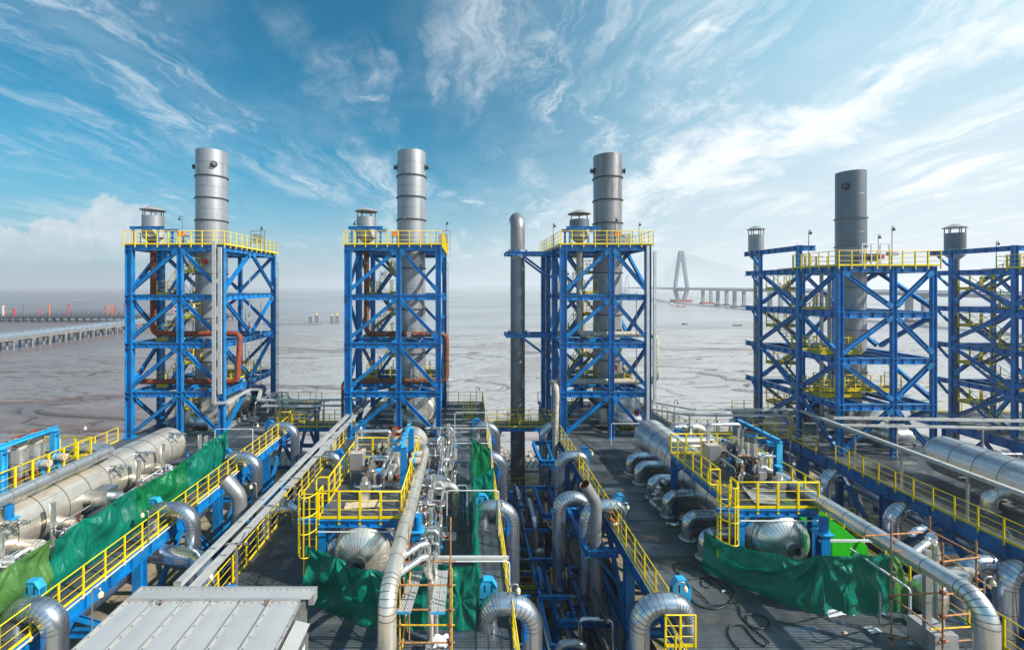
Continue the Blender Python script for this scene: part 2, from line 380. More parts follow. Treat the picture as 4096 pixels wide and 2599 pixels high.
        for k in range(len(rings)-1):
            m_ = smi if (rings[k][1] or rings[k+1][1]) else mi
            for j in range(n): fs.append((k*n+j, k*n+(j+1) % n, (k+1)*n+(j+1) % n, (k+1)*n+j)); mis.append(m_)
        s.add(vs, fs, mis, True)
        if caps: s.add(vs[:n], [tuple(range(n-1, -1, -1))], mi); s.add(vs[-n:], [tuple(range(n))], mi)
        return s
    def build(s, name, mats, parent=None, loc=None):
        if isinstance(mats, str): mats = [mats]
        xs = list(zip(*s.v)); c = V([(min(a)+max(a))/2 for a in xs]) if loc is None else V(loc)
        if loc is None and parent is None: c.z = min(xs[2])
        me = bpy.data.meshes.new(name)
        me.from_pydata([(a-c.x, b-c.y, d-c.z) for a, b, d in s.v], [], s.f)
        for m in mats: me.materials.append(M[m])
        me.polygons.foreach_set('material_index', s.mi); me.polygons.foreach_set('use_smooth', s.sm)
        me.update()
        return place(me, name, c, parent)
def place(me, name, c, parent=None, rot=None, scale=None):
    o = bpy.data.objects.new(name, me); COL.objects.link(o); WL[o.name] = V(c)
    o.location = V(c)-(WL[parent.name] if parent else V((0, 0, 0)))
    if parent: o.parent = parent
    if rot is not None: o.rotation_euler = rot
    if scale is not None: o.scale = scale
    return o
def tag(o, label=None, cat=None, group=None, kind=None):
    if label: o['label'] = label
    if cat: o['category'] = cat
    if group: o['group'] = group
    if kind: o['kind'] = kind
    return o
def T(name, label, cat, loc=(0, 0, 0), group=None):
    o = bpy.data.objects.new(name, None); COL.objects.link(o); o.location = loc; o.empty_display_size = .2; WL[o.name] = V(loc)
    return tag(o, label, cat, group)
def path(cps, rad, seg=6):
    """control points joined by straight runs and round bends; returns points and the indices inside bends"""
    cps = [V(c) for c in cps]; pts = [cps[0]]; j = []
    for i in range(1, len(cps)-1):
        a, b, c = cps[i-1], cps[i], cps[i+1]; u = (a-b).normalized(); w = (c-b).normalized()
        ang = math.acos(max(-1, min(1, u.dot(w)))); th = math.pi-ang
        if th < .01: pts.append(b); continue
        d = min(rad*math.tan(th/2), (a-b).length*.499, (c-b).length*.499); rr = d/math.tan(th/2)
        cen = b+(u+w).normalized()*(rr/math.cos(th/2)); k = max(2, round(seg*th/(math.pi/2)))
        p0 = b+u*d-cen; p1 = b+w*d-cen
        for q in range(k+1):
            f = q/k; v = (p0*math.sin((1-f)*th)+p1*math.sin(f*th))/math.sin(th) if abs(math.sin(th)) > 1e-3 else (Matrix.Rotation(math.pi*f, 3, u.cross((c-a)).normalized()) @ p0)
            j.append(len(pts)); pts.append(cen+v)
    pts.append(cps[-1]); return pts, j
SHARED = {}
def shared(key, fn):
    if key not in SHARED:
        o = fn(); SHARED[key] = o.data; n = o.name; bpy.data.objects.remove(o); WL.pop(n, None)
    return SHARED[key]

# ------------------------------------------------------------------ railing
def rail(pts, parent=None, name='guardrail', label=None, cat='railing', group=None, spacing=1.05, h=1.08, toe=True, mat='yellow', mids=2, drop=.22, closed=False, pw=.065, tr=.024):
    pts = [V(p) for p in pts]
    if closed: pts = pts+[pts[0]]
    root = parent if parent else T(name, label, cat, pts[0], group)
    up = V((0, 0, 1))
    if parent:
        r = MB(); r.tube([p+up*h for p in pts], tr, 6)
        root = r.build(name, mat, parent)
    else:
        r = MB(); r.tube([p+up*h for p in pts], tr, 6); r.build('handrail', mat, root)
    for k in range(mids):
        r = MB(); r.tube([p+up*h*(k+1)/(mids+1) for p in pts], .014, 5); r.build('mid_rail', mat, root)
    if toe:
        r = MB()
        for a, b in zip(pts, pts[1:]): r.bar(a+up*.06, b+up*.06, .012, .11)
        r.build('toe_board', mat, root)
    for i, (a, b) in enumerate(zip(pts, pts[1:])):
        L = (b-a).length; n = max(1, round(L/spacing)); ang = math.atan2((b-a).y, (b-a).x)
        me = shared(('post', mat, round(h, 2), round(drop, 2), pw), lambda: MB().cbox((0, 0, (h-drop)/2), (pw, .05, h+drop)).build('post', mat, loc=(0, 0, 0)))
        for j in range(n+1 if (i == len(pts)-2 and not closed) else n):
            place(me, 'post', a.lerp(b, j/n), root, (0, 0, ang))
    return root
# ------------------------------------------------------------------ sea, mud, shore
SEA = -10.0
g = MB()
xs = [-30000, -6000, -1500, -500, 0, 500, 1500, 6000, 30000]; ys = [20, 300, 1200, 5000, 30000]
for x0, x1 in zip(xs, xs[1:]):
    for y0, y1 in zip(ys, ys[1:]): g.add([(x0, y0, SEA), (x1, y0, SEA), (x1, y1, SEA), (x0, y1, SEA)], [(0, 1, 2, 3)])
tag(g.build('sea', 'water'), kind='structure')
def creek(x, y):
    p = V((x*.0075+3.3, y*.034+x*.004, 1.7)); q = p+V(noise.noise_vector(p*1.6))*.55+V(noise.noise_vector(p*6))*.10
    a = abs(noise.noise(q)); b = abs(noise.noise(V((q.x*2.1+5, q.y*2.6, 1))))
    w = .008+.034*max(0, noise.noise(V((x*.012, y*.03, 9)))+.25)
    c = abs(noise.noise(V((q.x*5.1+2, q.y*6.6, 8))))
    d = min(1, max(0, 1-a/(w*1.7))*1.6)+min(.8, max(0, 1-b/(w*1.6))*1.1)+max(0, 1-c/(w*1.6))*.5
    return d
g = MB(); nx, ny = 640, 340; WET = []
def mud_h(x, y):
    edge = 222+26*noise.noise(V((x*.006, .3, 0)))+10*noise.noise(V((x*.03, y*.03, 4)))
    if x < -60: edge -= min(95, (-60-x)*.95)
    if x > 230: edge -= (x-230)*.05
    s = (edge-y)*.004
    h = SEA+max(-.6, min(.45, s*2.2 if s < 0 else s*1.6))+.07*noise.noise(V((x*.05, y*.12, 0)))+.035*noise.noise(V((x*.25, y*.5, 3)))
    k = creek(x, y)*min(1, max(0, s*4)); WET.append(min(1, k*1.3)); h -= k*.7
    return max(h, SEA-1.5)
ysm = [48+(270-48)*(j/ny)**1.5 for j in range(ny+1)]
vs = []
for j, y in enumerate(ysm):
    wdt = 60+y*1.55
    for i in range(nx+1):
        x = -wdt*1.0+2*wdt*i/nx+y*.12; vs.append((x, y, mud_h(x, y)))
fs = [(j*(nx+1)+i, j*(nx+1)+i+1, (j+1)*(nx+1)+i+1, (j+1)*(nx+1)+i) for j in range(ny) for i in range(nx)]
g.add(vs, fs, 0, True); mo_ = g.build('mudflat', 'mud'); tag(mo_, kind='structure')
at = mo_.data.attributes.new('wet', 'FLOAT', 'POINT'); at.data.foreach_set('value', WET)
GZ = -8.2
g = MB(); g.box((-90, -25, GZ-.5), (110, 47.5, GZ)); tag(g.build('ground', 'soil'), kind='structure')
g = MB(); g.box((-90, 47.5, GZ-.4), (110, 51.0, GZ+.25)); tag(g.build('sea_wall_path', 'concrete'), kind='structure')
o = T('wave_break_posts', 'rows of short upright concrete pegs on the sea wall path', 'sea wall', (0, 49, GZ+.25))
g = MB()
for i in range(90):
    for j in range(4):
        x = -30+i*.62+(j % 2)*.3; g.cbox((x, 48.2+j*.75, GZ+.38), (.16, .16, .26))
tag(g.build('peg', 'concrete', o), kind='stuff')
# riprap
g = MB(); rr = random.Random(3)
ico = [(-.53, 0, .85), (.53, 0, .85), (-.53, 0, -.85), (.53, 0, -.85), (0, .85, .53), (0, .85, -.53), (0, -.85, .53), (0, -.85, -.53), (.85, .53, 0), (-.85, .53, 0), (.85, -.53, 0), (-.85, -.53, 0)]
icf = [(0, 4, 1), (0, 9, 4), (9, 5, 4), (4, 5, 8), (4, 8, 1), (8, 10, 1), (8, 3, 10), (5, 3, 8), (5, 2, 3), (2, 7, 3), (7, 10, 3), (7, 6, 10), (7, 11, 6), (11, 0, 6), (0, 1, 6), (6, 1, 10), (9, 0, 11), (9, 11, 2), (9, 2, 5), (7, 2, 11)]
for i in range(7500):
    x = rr.uniform(-60, 75); f = rr.random(); y = 51.0+6.5*f
    z = GZ+.25-(f**1.2)*1.9+rr.uniform(-.1, .15); s = rr.uniform(.14, .36)
    mt = Matrix.Rotation(rr.uniform(0, 6.3), 3, V((rr.random()-.5, rr.random()-.5, rr.random()-.5)).normalized())
    sc = (rr.uniform(.7, 1.3), rr.uniform(.7, 1.2), rr.uniform(.5, .9))
    g.add([mt @ V((a*s*sc[0], b*s*sc[1], c*s*sc[2]))+V((x, y, z)) for a, b, c in ico], icf)
tag(g.build('riprap', 'rock'), kind='stuff')
# scrub
g = MB()
for i in range(2600):
    cx, cy = ((-4, 38), (4, 30), (4.8, 24), (14, 43), (-12, 42), (22, 38), (3.6, 20), (5.5, 41))[i % 8]
    a = rr.uniform(0, 6.3); r_ = abs(rr.gauss(0, 1.3)); x = cx+r_*math.cos(a); y = cy+r_*math.sin(a)*1.8; z = GZ+rr.uniform(.02, .45)
    d = V((rr.gauss(0, 1), rr.gauss(0, 1), rr.gauss(0, 1))).normalized()*.10; e = d.orthogonal().normalized()*.05; c = V((x, y, z))
    g.add([c-d, c+e, c+d, c-e], [(0, 1, 2, 3)])
tag(g.build('scrub', 'leaf'), kind='stuff')

# ------------------------------------------------------------------ jetties on the left
def jetty(name, label, a, b, w, top, nb, piles, railh, mats=('concrete_jetty', 'jetty_rail')):
    a, b = V(a), V(b); o = T(name, label, 'jetty', a); d = (b-a).normalized(); n = V((-d.y, d.x, 0)); L = (b-a).length
    z = SEA+top
    for i in range(nb):
        p = a+d*(L*i/nb)+V((0, 0, 0)); q = a+d*(L*(i+1)/nb-.12)
        g = MB(); g.bar(V((p.x, p.y, z-.35)), V((q.x, q.y, z-.35)), w, .7); g.build('deck_slab', mats[0], o)
        c = MB(); cc = a+d*(L*(i+.5)/nb); c.bar(V((*(cc-n*w*.52).xy, z-1.0)), V((*(cc+n*w*.52).xy, z-1.0)), 1.0, .6); c.build('cap_beam', mats[0], o)
        for k in range(piles):
            e = cc+n*w*(k/(piles-1)-.5)*.92; pl = MB(); pl.cyl((e.x, e.y, SEA-1.2), (e.x, e.y, z-1.3), .32, 8); pl.build('pile', mats[0], o)
    for sgn in (-1, 1):
        g = MB(); e0 = a+n*w*.48*sgn; e1 = b+n*w*.48*sgn
        for hh in (.35, .7, 1.05, railh): g.bar(V((e0.x, e0.y, z+hh)), V((e1.x, e1.y, z+hh)), .09, .09)
        m_ = int(L/3)
        for i in range(m_+1):
            e = e0.lerp(e1, i/m_); g.bar(V((e.x, e.y, z)), V((e.x, e.y, z+railh)), .1, .1, (1, 0, 0))
        g.build('railing', mats[1], o)
    for k in range(3):
        g = MB(); e = n*(w*.18+k*.42); g.cyl(V(((a+e).x, (a+e).y, z+.62)), V(((b+e).x, (b+e).y, z+.62)), .16, 6); g.build('pipe', 'jetty_rail' if k else 'steel', o)
    return o
jetty('access_jetty', 'long pale pipe jetty on concrete piles running out over the mud at far left', (-158, 112, SEA), (-170, 268, SEA), 7.0, 4.0, 22, 4, 1.5)
fj = jetty('loading_jetty', 'dark cross jetty on many piles farther out carrying red and orange loading arms', (-380, 276, SEA), (-150, 276, SEA), 13, 3.4, 48, 3, 1.6, ('jetty_dark', 'jetty_dark'))
g = MB(); g.box((-262, 271, SEA+3.4), (-215, 271.4, SEA+3.5))
for i in range(16): g.box((-262+i*3, 271, SEA+3.4), (-261.8+i*3, 271.2, SEA+6.6))
for hh in (4.5, 5.5, 6.5): g.box((-262, 270.9, SEA+hh), (-214, 271.1, SEA+hh+.14))
g.build('pipe_rack', 'jetty_dark', fj)
for i, (px, top, colr, wd) in enumerate([(12, 1223, 'white_metal', 1.6), (18, 1226, 'orange', .5), (57, 1235, 'red', 2.2), (93, 1223, 'rust', .6), (156, 1228, 'red', .7), (197, 1216, 'orange', 1.2), (275, 1216, 'red', 1.1), (421, 1228, 'red', .7), (431, 1218, 'orange', .6), (440, 1218, 'orange', .6), (451, 1218, 'orange', .6), (460, 1228, 'red', .8), (497, 1216, 'red', .9), (690, 1216, 'red', .8)]):
    wd *= .62; Y = 277.0; X = (px-CXP)/FPX*Y; zt = HC-(top-CYP)/FPX*Y; z0 = SEA+3.4
    kinds = {'white_metal': 'white', 'orange': 'orange', 'red': 'red', 'rust': 'rust brown'}[colr]
    where = ['at the very left end', 'beside the white one, far left', 'short and wide, near the left end', 'thin, between two red ones', 'thin, left of the tall orange one', 'tallest orange one, standing alone', 'tall, left of the pipe rack', 'short, left of the three thin orange ones', 'first of the close group of three', 'middle of the close group of three', 'last of the close group of three', 'short, right of the three thin orange ones', 'tall, just left of the first tower', 'tall, seen through the first tower'][i]
    o = T('marine_loader', f'{kinds} loading arm post on the far jetty, {where}', 'loading arm', (X, Y, z0), 'loading arms on the far jetty')
    g = MB(); g.cyl((X, Y, z0), (X, Y, zt-.6), wd*.42, 8); g.build('post', colr, o)
    g = MB(); g.cyl((X, Y, zt-.9), (X, Y, zt), wd*.62, 8); g.bar((X-wd*1.1, Y, zt-.5), (X+wd*1.1, Y, zt-.5), .35, .35); g.build('head', colr, o)
    if colr in ('red', 'orange'): g = MB(); g.bar((X, Y, z0+1.6), (X+wd*.9, Y+.5, z0+2.6), .3, .3); g.build('arm', colr, o)
o = T('site_building', 'small white building far out behind the first tower on the jetty', 'building', (-196, 300, SEA+3.4))
g = MB(); g.box((-200, 296, SEA+3), (-190, 304, SEA+13)); g.build('wall', 'white_metal', o)
for i in range(4):
    for j in range(3): g = MB(); g.box((-199.3+i*2.4, 295.9, SEA+4.6+j*2.8), (-198+i*2.4, 296.05, SEA+6+j*2.8)); g.build('window', 'dark_steel', o)
g = MB(); g.box((-380, 290, SEA-.5), (-150, 300, SEA+2.5))
# channel markers
for i, (px, tp, yl) in enumerate([(1241, 1268, 0), (1267, 1251, 1), (1327, 1256, 1), (1348, 1251, 1)]):
    Y = 262-(i > 1)*4; X = (px-CXP)/FPX*Y; zt = HC-(tp-CYP)/FPX*Y
    o = T('channel_marker', ['short white-topped marker frame in the water, leftmost of the four', 'yellow-topped marker frame in the water, second of the four from the left', 'yellow-topped marker frame in the water, left one of the right-hand pair', 'yellow-topped marker frame in the water, rightmost of the four'][i], 'marker', (X, Y, SEA), 'channel markers in the water')
    for k, (dx, dy) in enumerate(((-.6, -.6), (.6, -.6), (.6, .6), (-.6, .6))):
        g = MB(); g.cyl((X+dx, Y+dy, SEA-1), (X+dx*.9, Y+dy*.9, SEA+(4.2 if yl else 3.6)), .14, 6); g.build('leg', 'dark_steel', o)
    g = MB(); g.cbox((X, Y, SEA+4.2 if yl else SEA+3.6), (1.5, 1.5, .3)); g.build('table', 'dark_steel', o)
    g = MB(); g.cyl((X, Y, SEA+4.2 if yl else SEA+3.6), (X, Y, zt), .35, 8); g.build('top_mark', 'yellow' if yl else 'white_metal', o)
o = T('net_line', 'thin dark fishing net line low on the water left of the second tower', 'net', (-113, 255, SEA))
g = MB(); g.bar((-122, 252, SEA+.1), (-84, 250, SEA+.1), .25, .25); g.build('rope', 'dark_steel', o)
for i in range(9): g = MB(); g.bar((-122+i*4.7, 252-i*.25, SEA-.5), (-122+i*4.7, 252-i*.25, SEA+.9), .12, .12, (1, 0, 0)); g.build('stake', 'dark_steel', o)

# ------------------------------------------------------------------ cable-stayed bridge
RD = SEA+17.5
b = T('cable_stayed_bridge', 'long white cable-stayed bridge crossing the water into the haze', 'bridge', (303, 617, SEA))
spine = [(262, 120), (278, 266), (290, 450), (303, 617), (380, 950), (520, 1420), (640, 1780), (700, 2150), (560, 2700), (250, 3400), (-60, 4300)]
def zr(y): return RD-1.2+2.4*math.exp(-((y-700)/500)**2)
for i, (p, q) in enumerate(zip(spine, spine[1:])):
    g = MB(); a = V((p[0], p[1], zr(p[1]))); c = V((q[0], q[1], zr(q[1])))
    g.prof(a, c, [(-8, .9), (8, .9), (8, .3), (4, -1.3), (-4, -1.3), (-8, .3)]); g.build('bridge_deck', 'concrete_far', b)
    for sg in (-1, 1):
        g = MB(); d = (c-a).normalized(); n = V((-d.y, d.x, 0))*7.7*sg; g.bar(a+n+V((0, 0, 1.9)), c+n+V((0, 0, 1.9)), .25, .3); g.bar(a+n+V((0, 0, 1.4)), c+n+V((0, 0, 1.4)), .15, .15)
        for k in range(int((c-a).length/12)+1): e = (a+n).lerp(c+n, k*12/(c-a).length); g.bar(e+V((0, 0, .9)), e+V((0, 0, 2)), .25, .25, (1, 0, 0))
        g.build('parapet', 'concrete_far', b)
def pierpair(x, y, foot=True, red=False, s=1.0):
    z = zr(y)-1.4
    for k in (-1, 1):
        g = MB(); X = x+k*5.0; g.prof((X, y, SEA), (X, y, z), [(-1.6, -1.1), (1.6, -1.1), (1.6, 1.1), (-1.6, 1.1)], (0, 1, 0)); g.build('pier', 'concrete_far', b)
        if not red: g = MB(); g.cyl((X, y, SEA-.5), (X, y, SEA+1.6), 4.2, 10); g.build('footing', 'jetty_dark', b)
    if red: g = MB(); g.box((x-7.5, y-4, SEA-.5), (x+7.5, y+4, SEA+2.4)); g.build('footing', 'hull_red', b)
for x, y, rd in ((300, 545, True), (291, 497, 0), (288, 461, 0), (283, 400, 0), (281, 345, 0), (277, 268, 0), (268, 190, 0)): pierpair(x, y, red=rd)
for (x, y) in ((560, 1560), (690, 2080), (690, 2200), (660, 2320), (610, 2500), (560, 2700), (500, 2840), (440, 2980), (370, 3130), (300, 3290), (230, 3460), (150, 3680), (60, 3950)): pierpair(x, y)
def pylon(x, y, H):
    zb = SEA; zd = zr(y); zt = SEA+H
    for k in (-1, 1):
        g = MB()
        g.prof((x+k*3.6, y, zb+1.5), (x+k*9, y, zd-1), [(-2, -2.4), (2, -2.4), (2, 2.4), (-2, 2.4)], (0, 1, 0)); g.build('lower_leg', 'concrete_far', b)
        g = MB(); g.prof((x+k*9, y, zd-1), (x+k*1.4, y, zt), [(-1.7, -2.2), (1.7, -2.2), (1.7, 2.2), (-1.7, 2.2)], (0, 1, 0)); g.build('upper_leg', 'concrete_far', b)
        for i in range(16):
            for sg in (-1, 1):
                L = 26+i*15.0; c = MB(); zz_ = zt-2-(15-i)*1.5
                yy = y+sg*L; sx = x+(yy-y)*(.07 if yy < y else .26)
                c.cyl((x+k*2.2, y+sg*1.0, zz_), (sx+k*7, yy, zr(yy)+.9), .10, 3, caps=False); c.build('stay_cable', 'white_metal', b)
    g = MB(); g.box((x-9, y-2.4, zd-3.4), (x+9, y+2.4, zd-1.2)); g.build('cross_beam', 'concrete_far', b)
    g = MB(); g.box((x-3, y-2, zt-16), (x+3, y+2, zt)); g.build('pylon_head', 'concrete_far', b)
    g = MB(); g.box((x-12, y-8, SEA-.5), (x+12, y+8, SEA+3.0)); g.build('footing', 'hull_red', b)
pylon(303, 617, 72); pylon(730, 1990, 76)
def boat(px, py, L, mat, label, cabin=True, wd=.3):
    p = PZ(px, py, SEA); o = T('boat', label, 'boat', p); h = L*.11
    g = MB(); w = L*wd/2
    g.add([(p.x-L*.45, p.y-w, SEA+h), (p.x+L*.4, p.y-w, SEA+h), (p.x+L*.55, p.y, SEA+h*1.4), (p.x+L*.4, p.y+w, SEA+h), (p.x-L*.45, p.y+w, SEA+h),
           (p.x-L*.4, p.y-w*.7, SEA-.2), (p.x+L*.36, p.y-w*.7, SEA-.2), (p.x+L*.46, p.y, SEA-.2), (p.x+L*.36, p.y+w*.7, SEA-.2), (p.x-L*.4, p.y+w*.7, SEA-.2)],
          [(0, 1, 2, 3, 4), (5, 6, 1, 0), (6, 7, 2, 1), (7, 8, 3, 2), (8, 9, 4, 3), (9, 5, 0, 4)]); g.build('hull', mat, o)
    if cabin: g = MB(); g.box((p.x-L*.25, p.y-w*.6, SEA+h), (p.x-L*.02, p.y+w*.6, SEA+h*2.4)); g.build('cabin', 'white_metal' if mat != 'dark_steel' else 'dark_steel', o)
boat(2703, 1225, 5, 'red', 'smaller red work boat beside the pontoon near the first bridge pylon')
boat(2724, 1228, 9, 'red', 'longer red work boat just below the first bridge pylon')
boat(2738, 1298, 3.6, 'dark_steel', 'small dark open boat on the flat water below the bridge pylon', True)
boat(2950, 1303, 5.2, 'dark_steel', 'small dark boat on the water to the right below the bridge piers', False)
p = PZ(2686, 1222, SEA); o = T('pontoon', 'small white platform on legs left of the red boats at the bridge', 'platform', p)
g = MB(); g.box((p.x-2.3, p.y-2, SEA+1.3), (p.x+2.3, p.y+2, SEA+2.2)); g.cyl((p.x, p.y, SEA+2.2), (p.x, p.y, SEA+2.9), 1.9, 10, 1.2); g.build('deck', 'white_metal', o)
for dx in (-1.7, 0, 1.7): g = MB(); g.cyl((p.x+dx, p.y, SEA-1), (p.x+dx, p.y, SEA+1.3), .4, 6); g.build('leg', 'dark_steel', o)
# haze: a closed box of thin air round the whole scene
g = MB(); g.box((-32000, -60, -14), (32000, 32000, 75)); hz_o = g.build('haze', [], None)
m, t = newmat('haze_air'); t.n.clear()
vol = t.node('ShaderNodeVolumePrincipled', {'Color': (.90, .92, .95, 1), 'Density': .00040, 'Anisotropy': .25})
mo = t.node('ShaderNodeOutputMaterial'); t.l.new(vol.outputs[0], mo.inputs['Volume'])
hz_o.data.materials.append(M['haze_air']); tag(hz_o, kind='stuff')

# ------------------------------------------------------------------ process decks on steel frames
DK = {}
ordn = {1: 'far left', 2: 'second', 3: 'third', 4: 'fourth', 5: 'far right'}
def deck(k, x0, x1, y0, y1, z=0.0, cols=True, zoff=0):
    o = T('process_deck', f'{ordn[k]} grated steel deck on blue columns, counted from the left', 'deck', (x0, y0, z)); DK[k] = o
    nx = max(1, round((x1-x0)/2.85)); wx = (x1-x0)/nx; ny = round((y1-y0)/1.0); wy = (y1-y0)/ny
    if nx*ny > 290: ny = 290//nx; wy = (y1-y0)/ny
    me = shared(('gp', round(wx, 3), round(wy, 3)), lambda: MB().cbox((0, 0, -.02), (wx-.02, wy-.02, .036)).build('grating_panel', 'grating', loc=(0, 0, 0)))
    for i in range(nx):
        for j in range(ny):
            place(me, 'grating_panel', (x0+wx*(i+.5), y0+wy*(j+.5), z+random.uniform(-.004, .004)), o)
    for x in (x0+.15, x1-.15):
        g = MB(); g.ibeam((x, y0, z-.42), (x, y1, z-.42), .3, .72, stiff=1.2); g.build('girder', 'blue', o)
    for x in (x0+(x1-x0)*.36, x0+(x1-x0)*.66):
        g = MB(); g.ibeam((x, y0, z-.3), (x, y1, z-.3), .2, .4); g.build('girder', 'blue', o)
    y = y0+.2
    while y <= y1:
        g = MB(); g.ibeam((x0+.3, y, z-.25), (x1-.3, y, z-.25), .18, .36); g.build('cross_beam', 'blue', o); y += 1.75
    ys_ = [13.5, 20.5, 26.9, 33.4, 39.2, 44.6]
    ys_ = [y for y in ys_ if y0 <= y <= y1]
    for x in (x0+.25, x1-.25):
        for y in ys_:
            g = MB(); g.ibeam((x, y, GZ), (x, y, z-.78), .42, .42, (0, 1, 0)); g.build('column', 'blue', o)
            for zz_ in (z-4.2, ):
                g = MB(); g.ibeam((x0+.3, y, zz_), (x1-.3, y, zz_), .22, .36) if x < (x0+x1)/2 else None
                if g.v: g.build('cross_beam', 'blue', o)
        for y, y2 in zip(ys_, ys_[1:]):
            g = MB(); g.ibeam((x, y+.2, z-4.2), (x, y2-.2, z-4.2), .25, .36); g.build('tie_beam', 'blue', o)
            ym = (y+y2)/2
            for a_, c_ in (((x, y+.2, z-4.2), (x, ym, z-.8)), ((x, y2-.2, z-4.2), (x, ym, z-.8)), ((x, y+.2, GZ+.2), (x, ym, z-4.3)), ((x, y2-.2, GZ+.2), (x, ym, z-4.3))):
                g = MB(); g.ibeam(a_, c_, .2, .24); g.build('brace', 'blue', o)
    return o
DX = {1: (-27.3, -15.2), 2: (-9.6, 1.55), 3: (7.35, 17.9), 4: (25.6, 37.2), 5: (42.9, 54)}
deck(1, *DX[1], 12, 45.5); deck(2, *DX[2], 9.6, 45.5); deck(3, *DX[3], 9.6, 45.5); deck(4, *DX[4], 12, 42.2); deck(5, *DX[5], 26, 42.2)
# long pipes under the decks
def pipe(cps, r, label, name='pipe', cat='pipe', group=None, mats=('cladding', 'seam'), rad=None, seam=1.0, n=16, parent=None, lob=True, seg=6, band=.022, cols=None):
    pts, j = path(cps, rad or r*3, seg)
    g = MB(); g.tube(pts, r, n, seam, joints=j if lob else ())
    if parent: return g.build(name, list(mats), parent)
    return tag(g.build(name, list(mats)), label, cat, group)
k = 0
for d, nm in ((1, 'first'), (2, 'second'), (3, 'third'), (4, 'fourth')):
    x0, x1 = DX[d]
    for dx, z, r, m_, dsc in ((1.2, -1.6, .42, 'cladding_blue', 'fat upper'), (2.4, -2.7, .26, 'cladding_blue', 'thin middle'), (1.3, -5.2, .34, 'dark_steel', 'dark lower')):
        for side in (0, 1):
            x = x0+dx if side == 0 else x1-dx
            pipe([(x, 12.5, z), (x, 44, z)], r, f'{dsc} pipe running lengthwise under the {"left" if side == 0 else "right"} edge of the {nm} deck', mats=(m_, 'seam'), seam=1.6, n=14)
# guardrails along the deck edges
rail([(DX[1][1]+.02, 12, 0), (DX[1][1]+.02, 36.9, 0)], label='yellow guardrail along the right edge of the far left deck beside the green tarpaulins', group='deck edge guardrails')
rail([(DX[2][0]-.02, 13.6, 0), (DX[2][0]-.02, 36.9, 0)], label='yellow guardrail along the left edge of the second deck under the cable trays', group='deck edge guardrails')
rail([(DX[2][1]+.02, 9.6, 0), (DX[2][1]+.02, 37.0, 0)], label='yellow guardrail along the right edge of the second deck over the silver goosenecks', group='deck edge guardrails')
rail([(DX[3][0]-.02, 15.9, 0), (DX[3][0]-.02, 37.0, 0)], label='yellow guardrail along the left edge of the third deck beside the open vent pipe', group='deck edge guardrails')
rail([(DX[3][0]-.7, 13.2, 0), (DX[3][0]-.7, 14.6, 0), (DX[3][0]+.3, 14.6, 0)], label='short yellow railing corner at the bottom edge beside the nearest gooseneck of the third deck', group='deck edge guardrails', spacing=.6)
rail([(DX[3][1]+.02, 10.4, 0), (DX[3][1]+.02, 30.0, 0)], label='yellow guardrail along the right edge of the third deck behind the scaffold', group='deck edge guardrails')
rail([(DX[4][0]-.05, 14.4, 0), (DX[4][0]-.05, 30.2, 0)], label='long yellow guardrail along the left edge of the fourth deck below the pale trays', group='deck edge guardrails')
rail([(DX[4][0]-.05, 31.9, 0), (DX[4][0]-.05, 34.3, 0)], label='short yellow guardrail between the two left columns of the fourth tower', group='deck edge guardrails')
rail([(DX[1][0]-.02, 14, 0), (DX[1][0]-.02, 34, 0)], label='yellow guardrail along the seaward left edge of the far left deck', group='deck edge guardrails')
for k_ in (1, 2, 3, 4, 5):
    yb_ = 45.4 if k_ < 4 else 42.1
    rail([(DX[k_][0], yb_, 0), (DX[k_][1], yb_, 0)], label=f'yellow guardrail along the back edge of the {ordn[k_]} deck facing the sea', group='back edge guardrails', spacing=1.2)
rail([(DX[2][1]+.02, 39.2, 0), (DX[2][1]+.02, 45.4, 0)], label='short yellow guardrail on the right edge of the second deck behind the cross walkway', group='deck edge guardrails')
rail([(DX[3][1]+.02, 31.5, 0), (DX[3][1]+.02, 45.4, 0)], label='yellow guardrail on the right edge of the third deck behind the long vessel', group='deck edge guardrails')

# walkways across the gaps
def walkway(label, x0, x1, y0, y1, z=0.0, rails=True, legs=True, group='walkways across the gaps', sides=('f', 'b')):
    o = T('walkway', label, 'walkway', (x0, y0, z), group)
    n = max(1, round((x1-x0)/1.0)); w = (x1-x0)/n
    for i in range(n):
        g = MB(); g.cbox((x0+w*(i+.5), (y0+y1)/2, z-.02), (w-.02, y1-y0, .036)); g.build('grating_panel', 'grating', o)
    for y in (y0, y1):
        g = MB(); g.ibeam((x0, y, z-.2), (x1, y, z-.2), .14, .32, stiff=.8); g.build('beam', 'blue', o)
        rail([(x0, y, z), (x1, y, z)], parent=o, spacing=1.0)
    if legs:
        for x in (x0+.3, x1-.3):
            g = MB(); g.ibeam((x, y0, z-2.2), (x+(.9 if x < (x0+x1)/2 else -.9), y0, z-.35), .12, .14); g.build('brace', 'blue', o)
    return o
walkway('yellow-railed walkway between the first and second decks, right of the first tower', -15.1, -9.7, 37.4, 38.9)
walkway('yellow-railed walkway between the second and third decks, in front of the tall bent vent pipe', 1.7, 7.3, 37.4, 38.9)
walkway('yellow-railed walkway between the third and fourth decks behind the rusty-topped canisters', 18.0, 25.5, 34.6, 36.0)
walkway('lower yellow-railed walkway in the gap below the upper one, beside the tall vent pipe', 1.7, 7.3, 36.2, 37.7, -5.6, group='lower walkways in the second gap')
walkway('lower walkway in the second gap, middle one of three, deep between the pipes', 1.9, 7.0, 30.6, 31.9, -5.9, group='lower walkways in the second gap')
walkway('lower walkway in the second gap, nearest and deepest of three', 2.9, 7.0, 24.6, 25.9, -5.9, group='lower walkways in the second gap')
walkway('lower walkway in the third gap between blue columns, under the fourth deck edge', 18.3, 25.2, 27.0, 28.3, -3.4, group='lower walkways in the third gap')
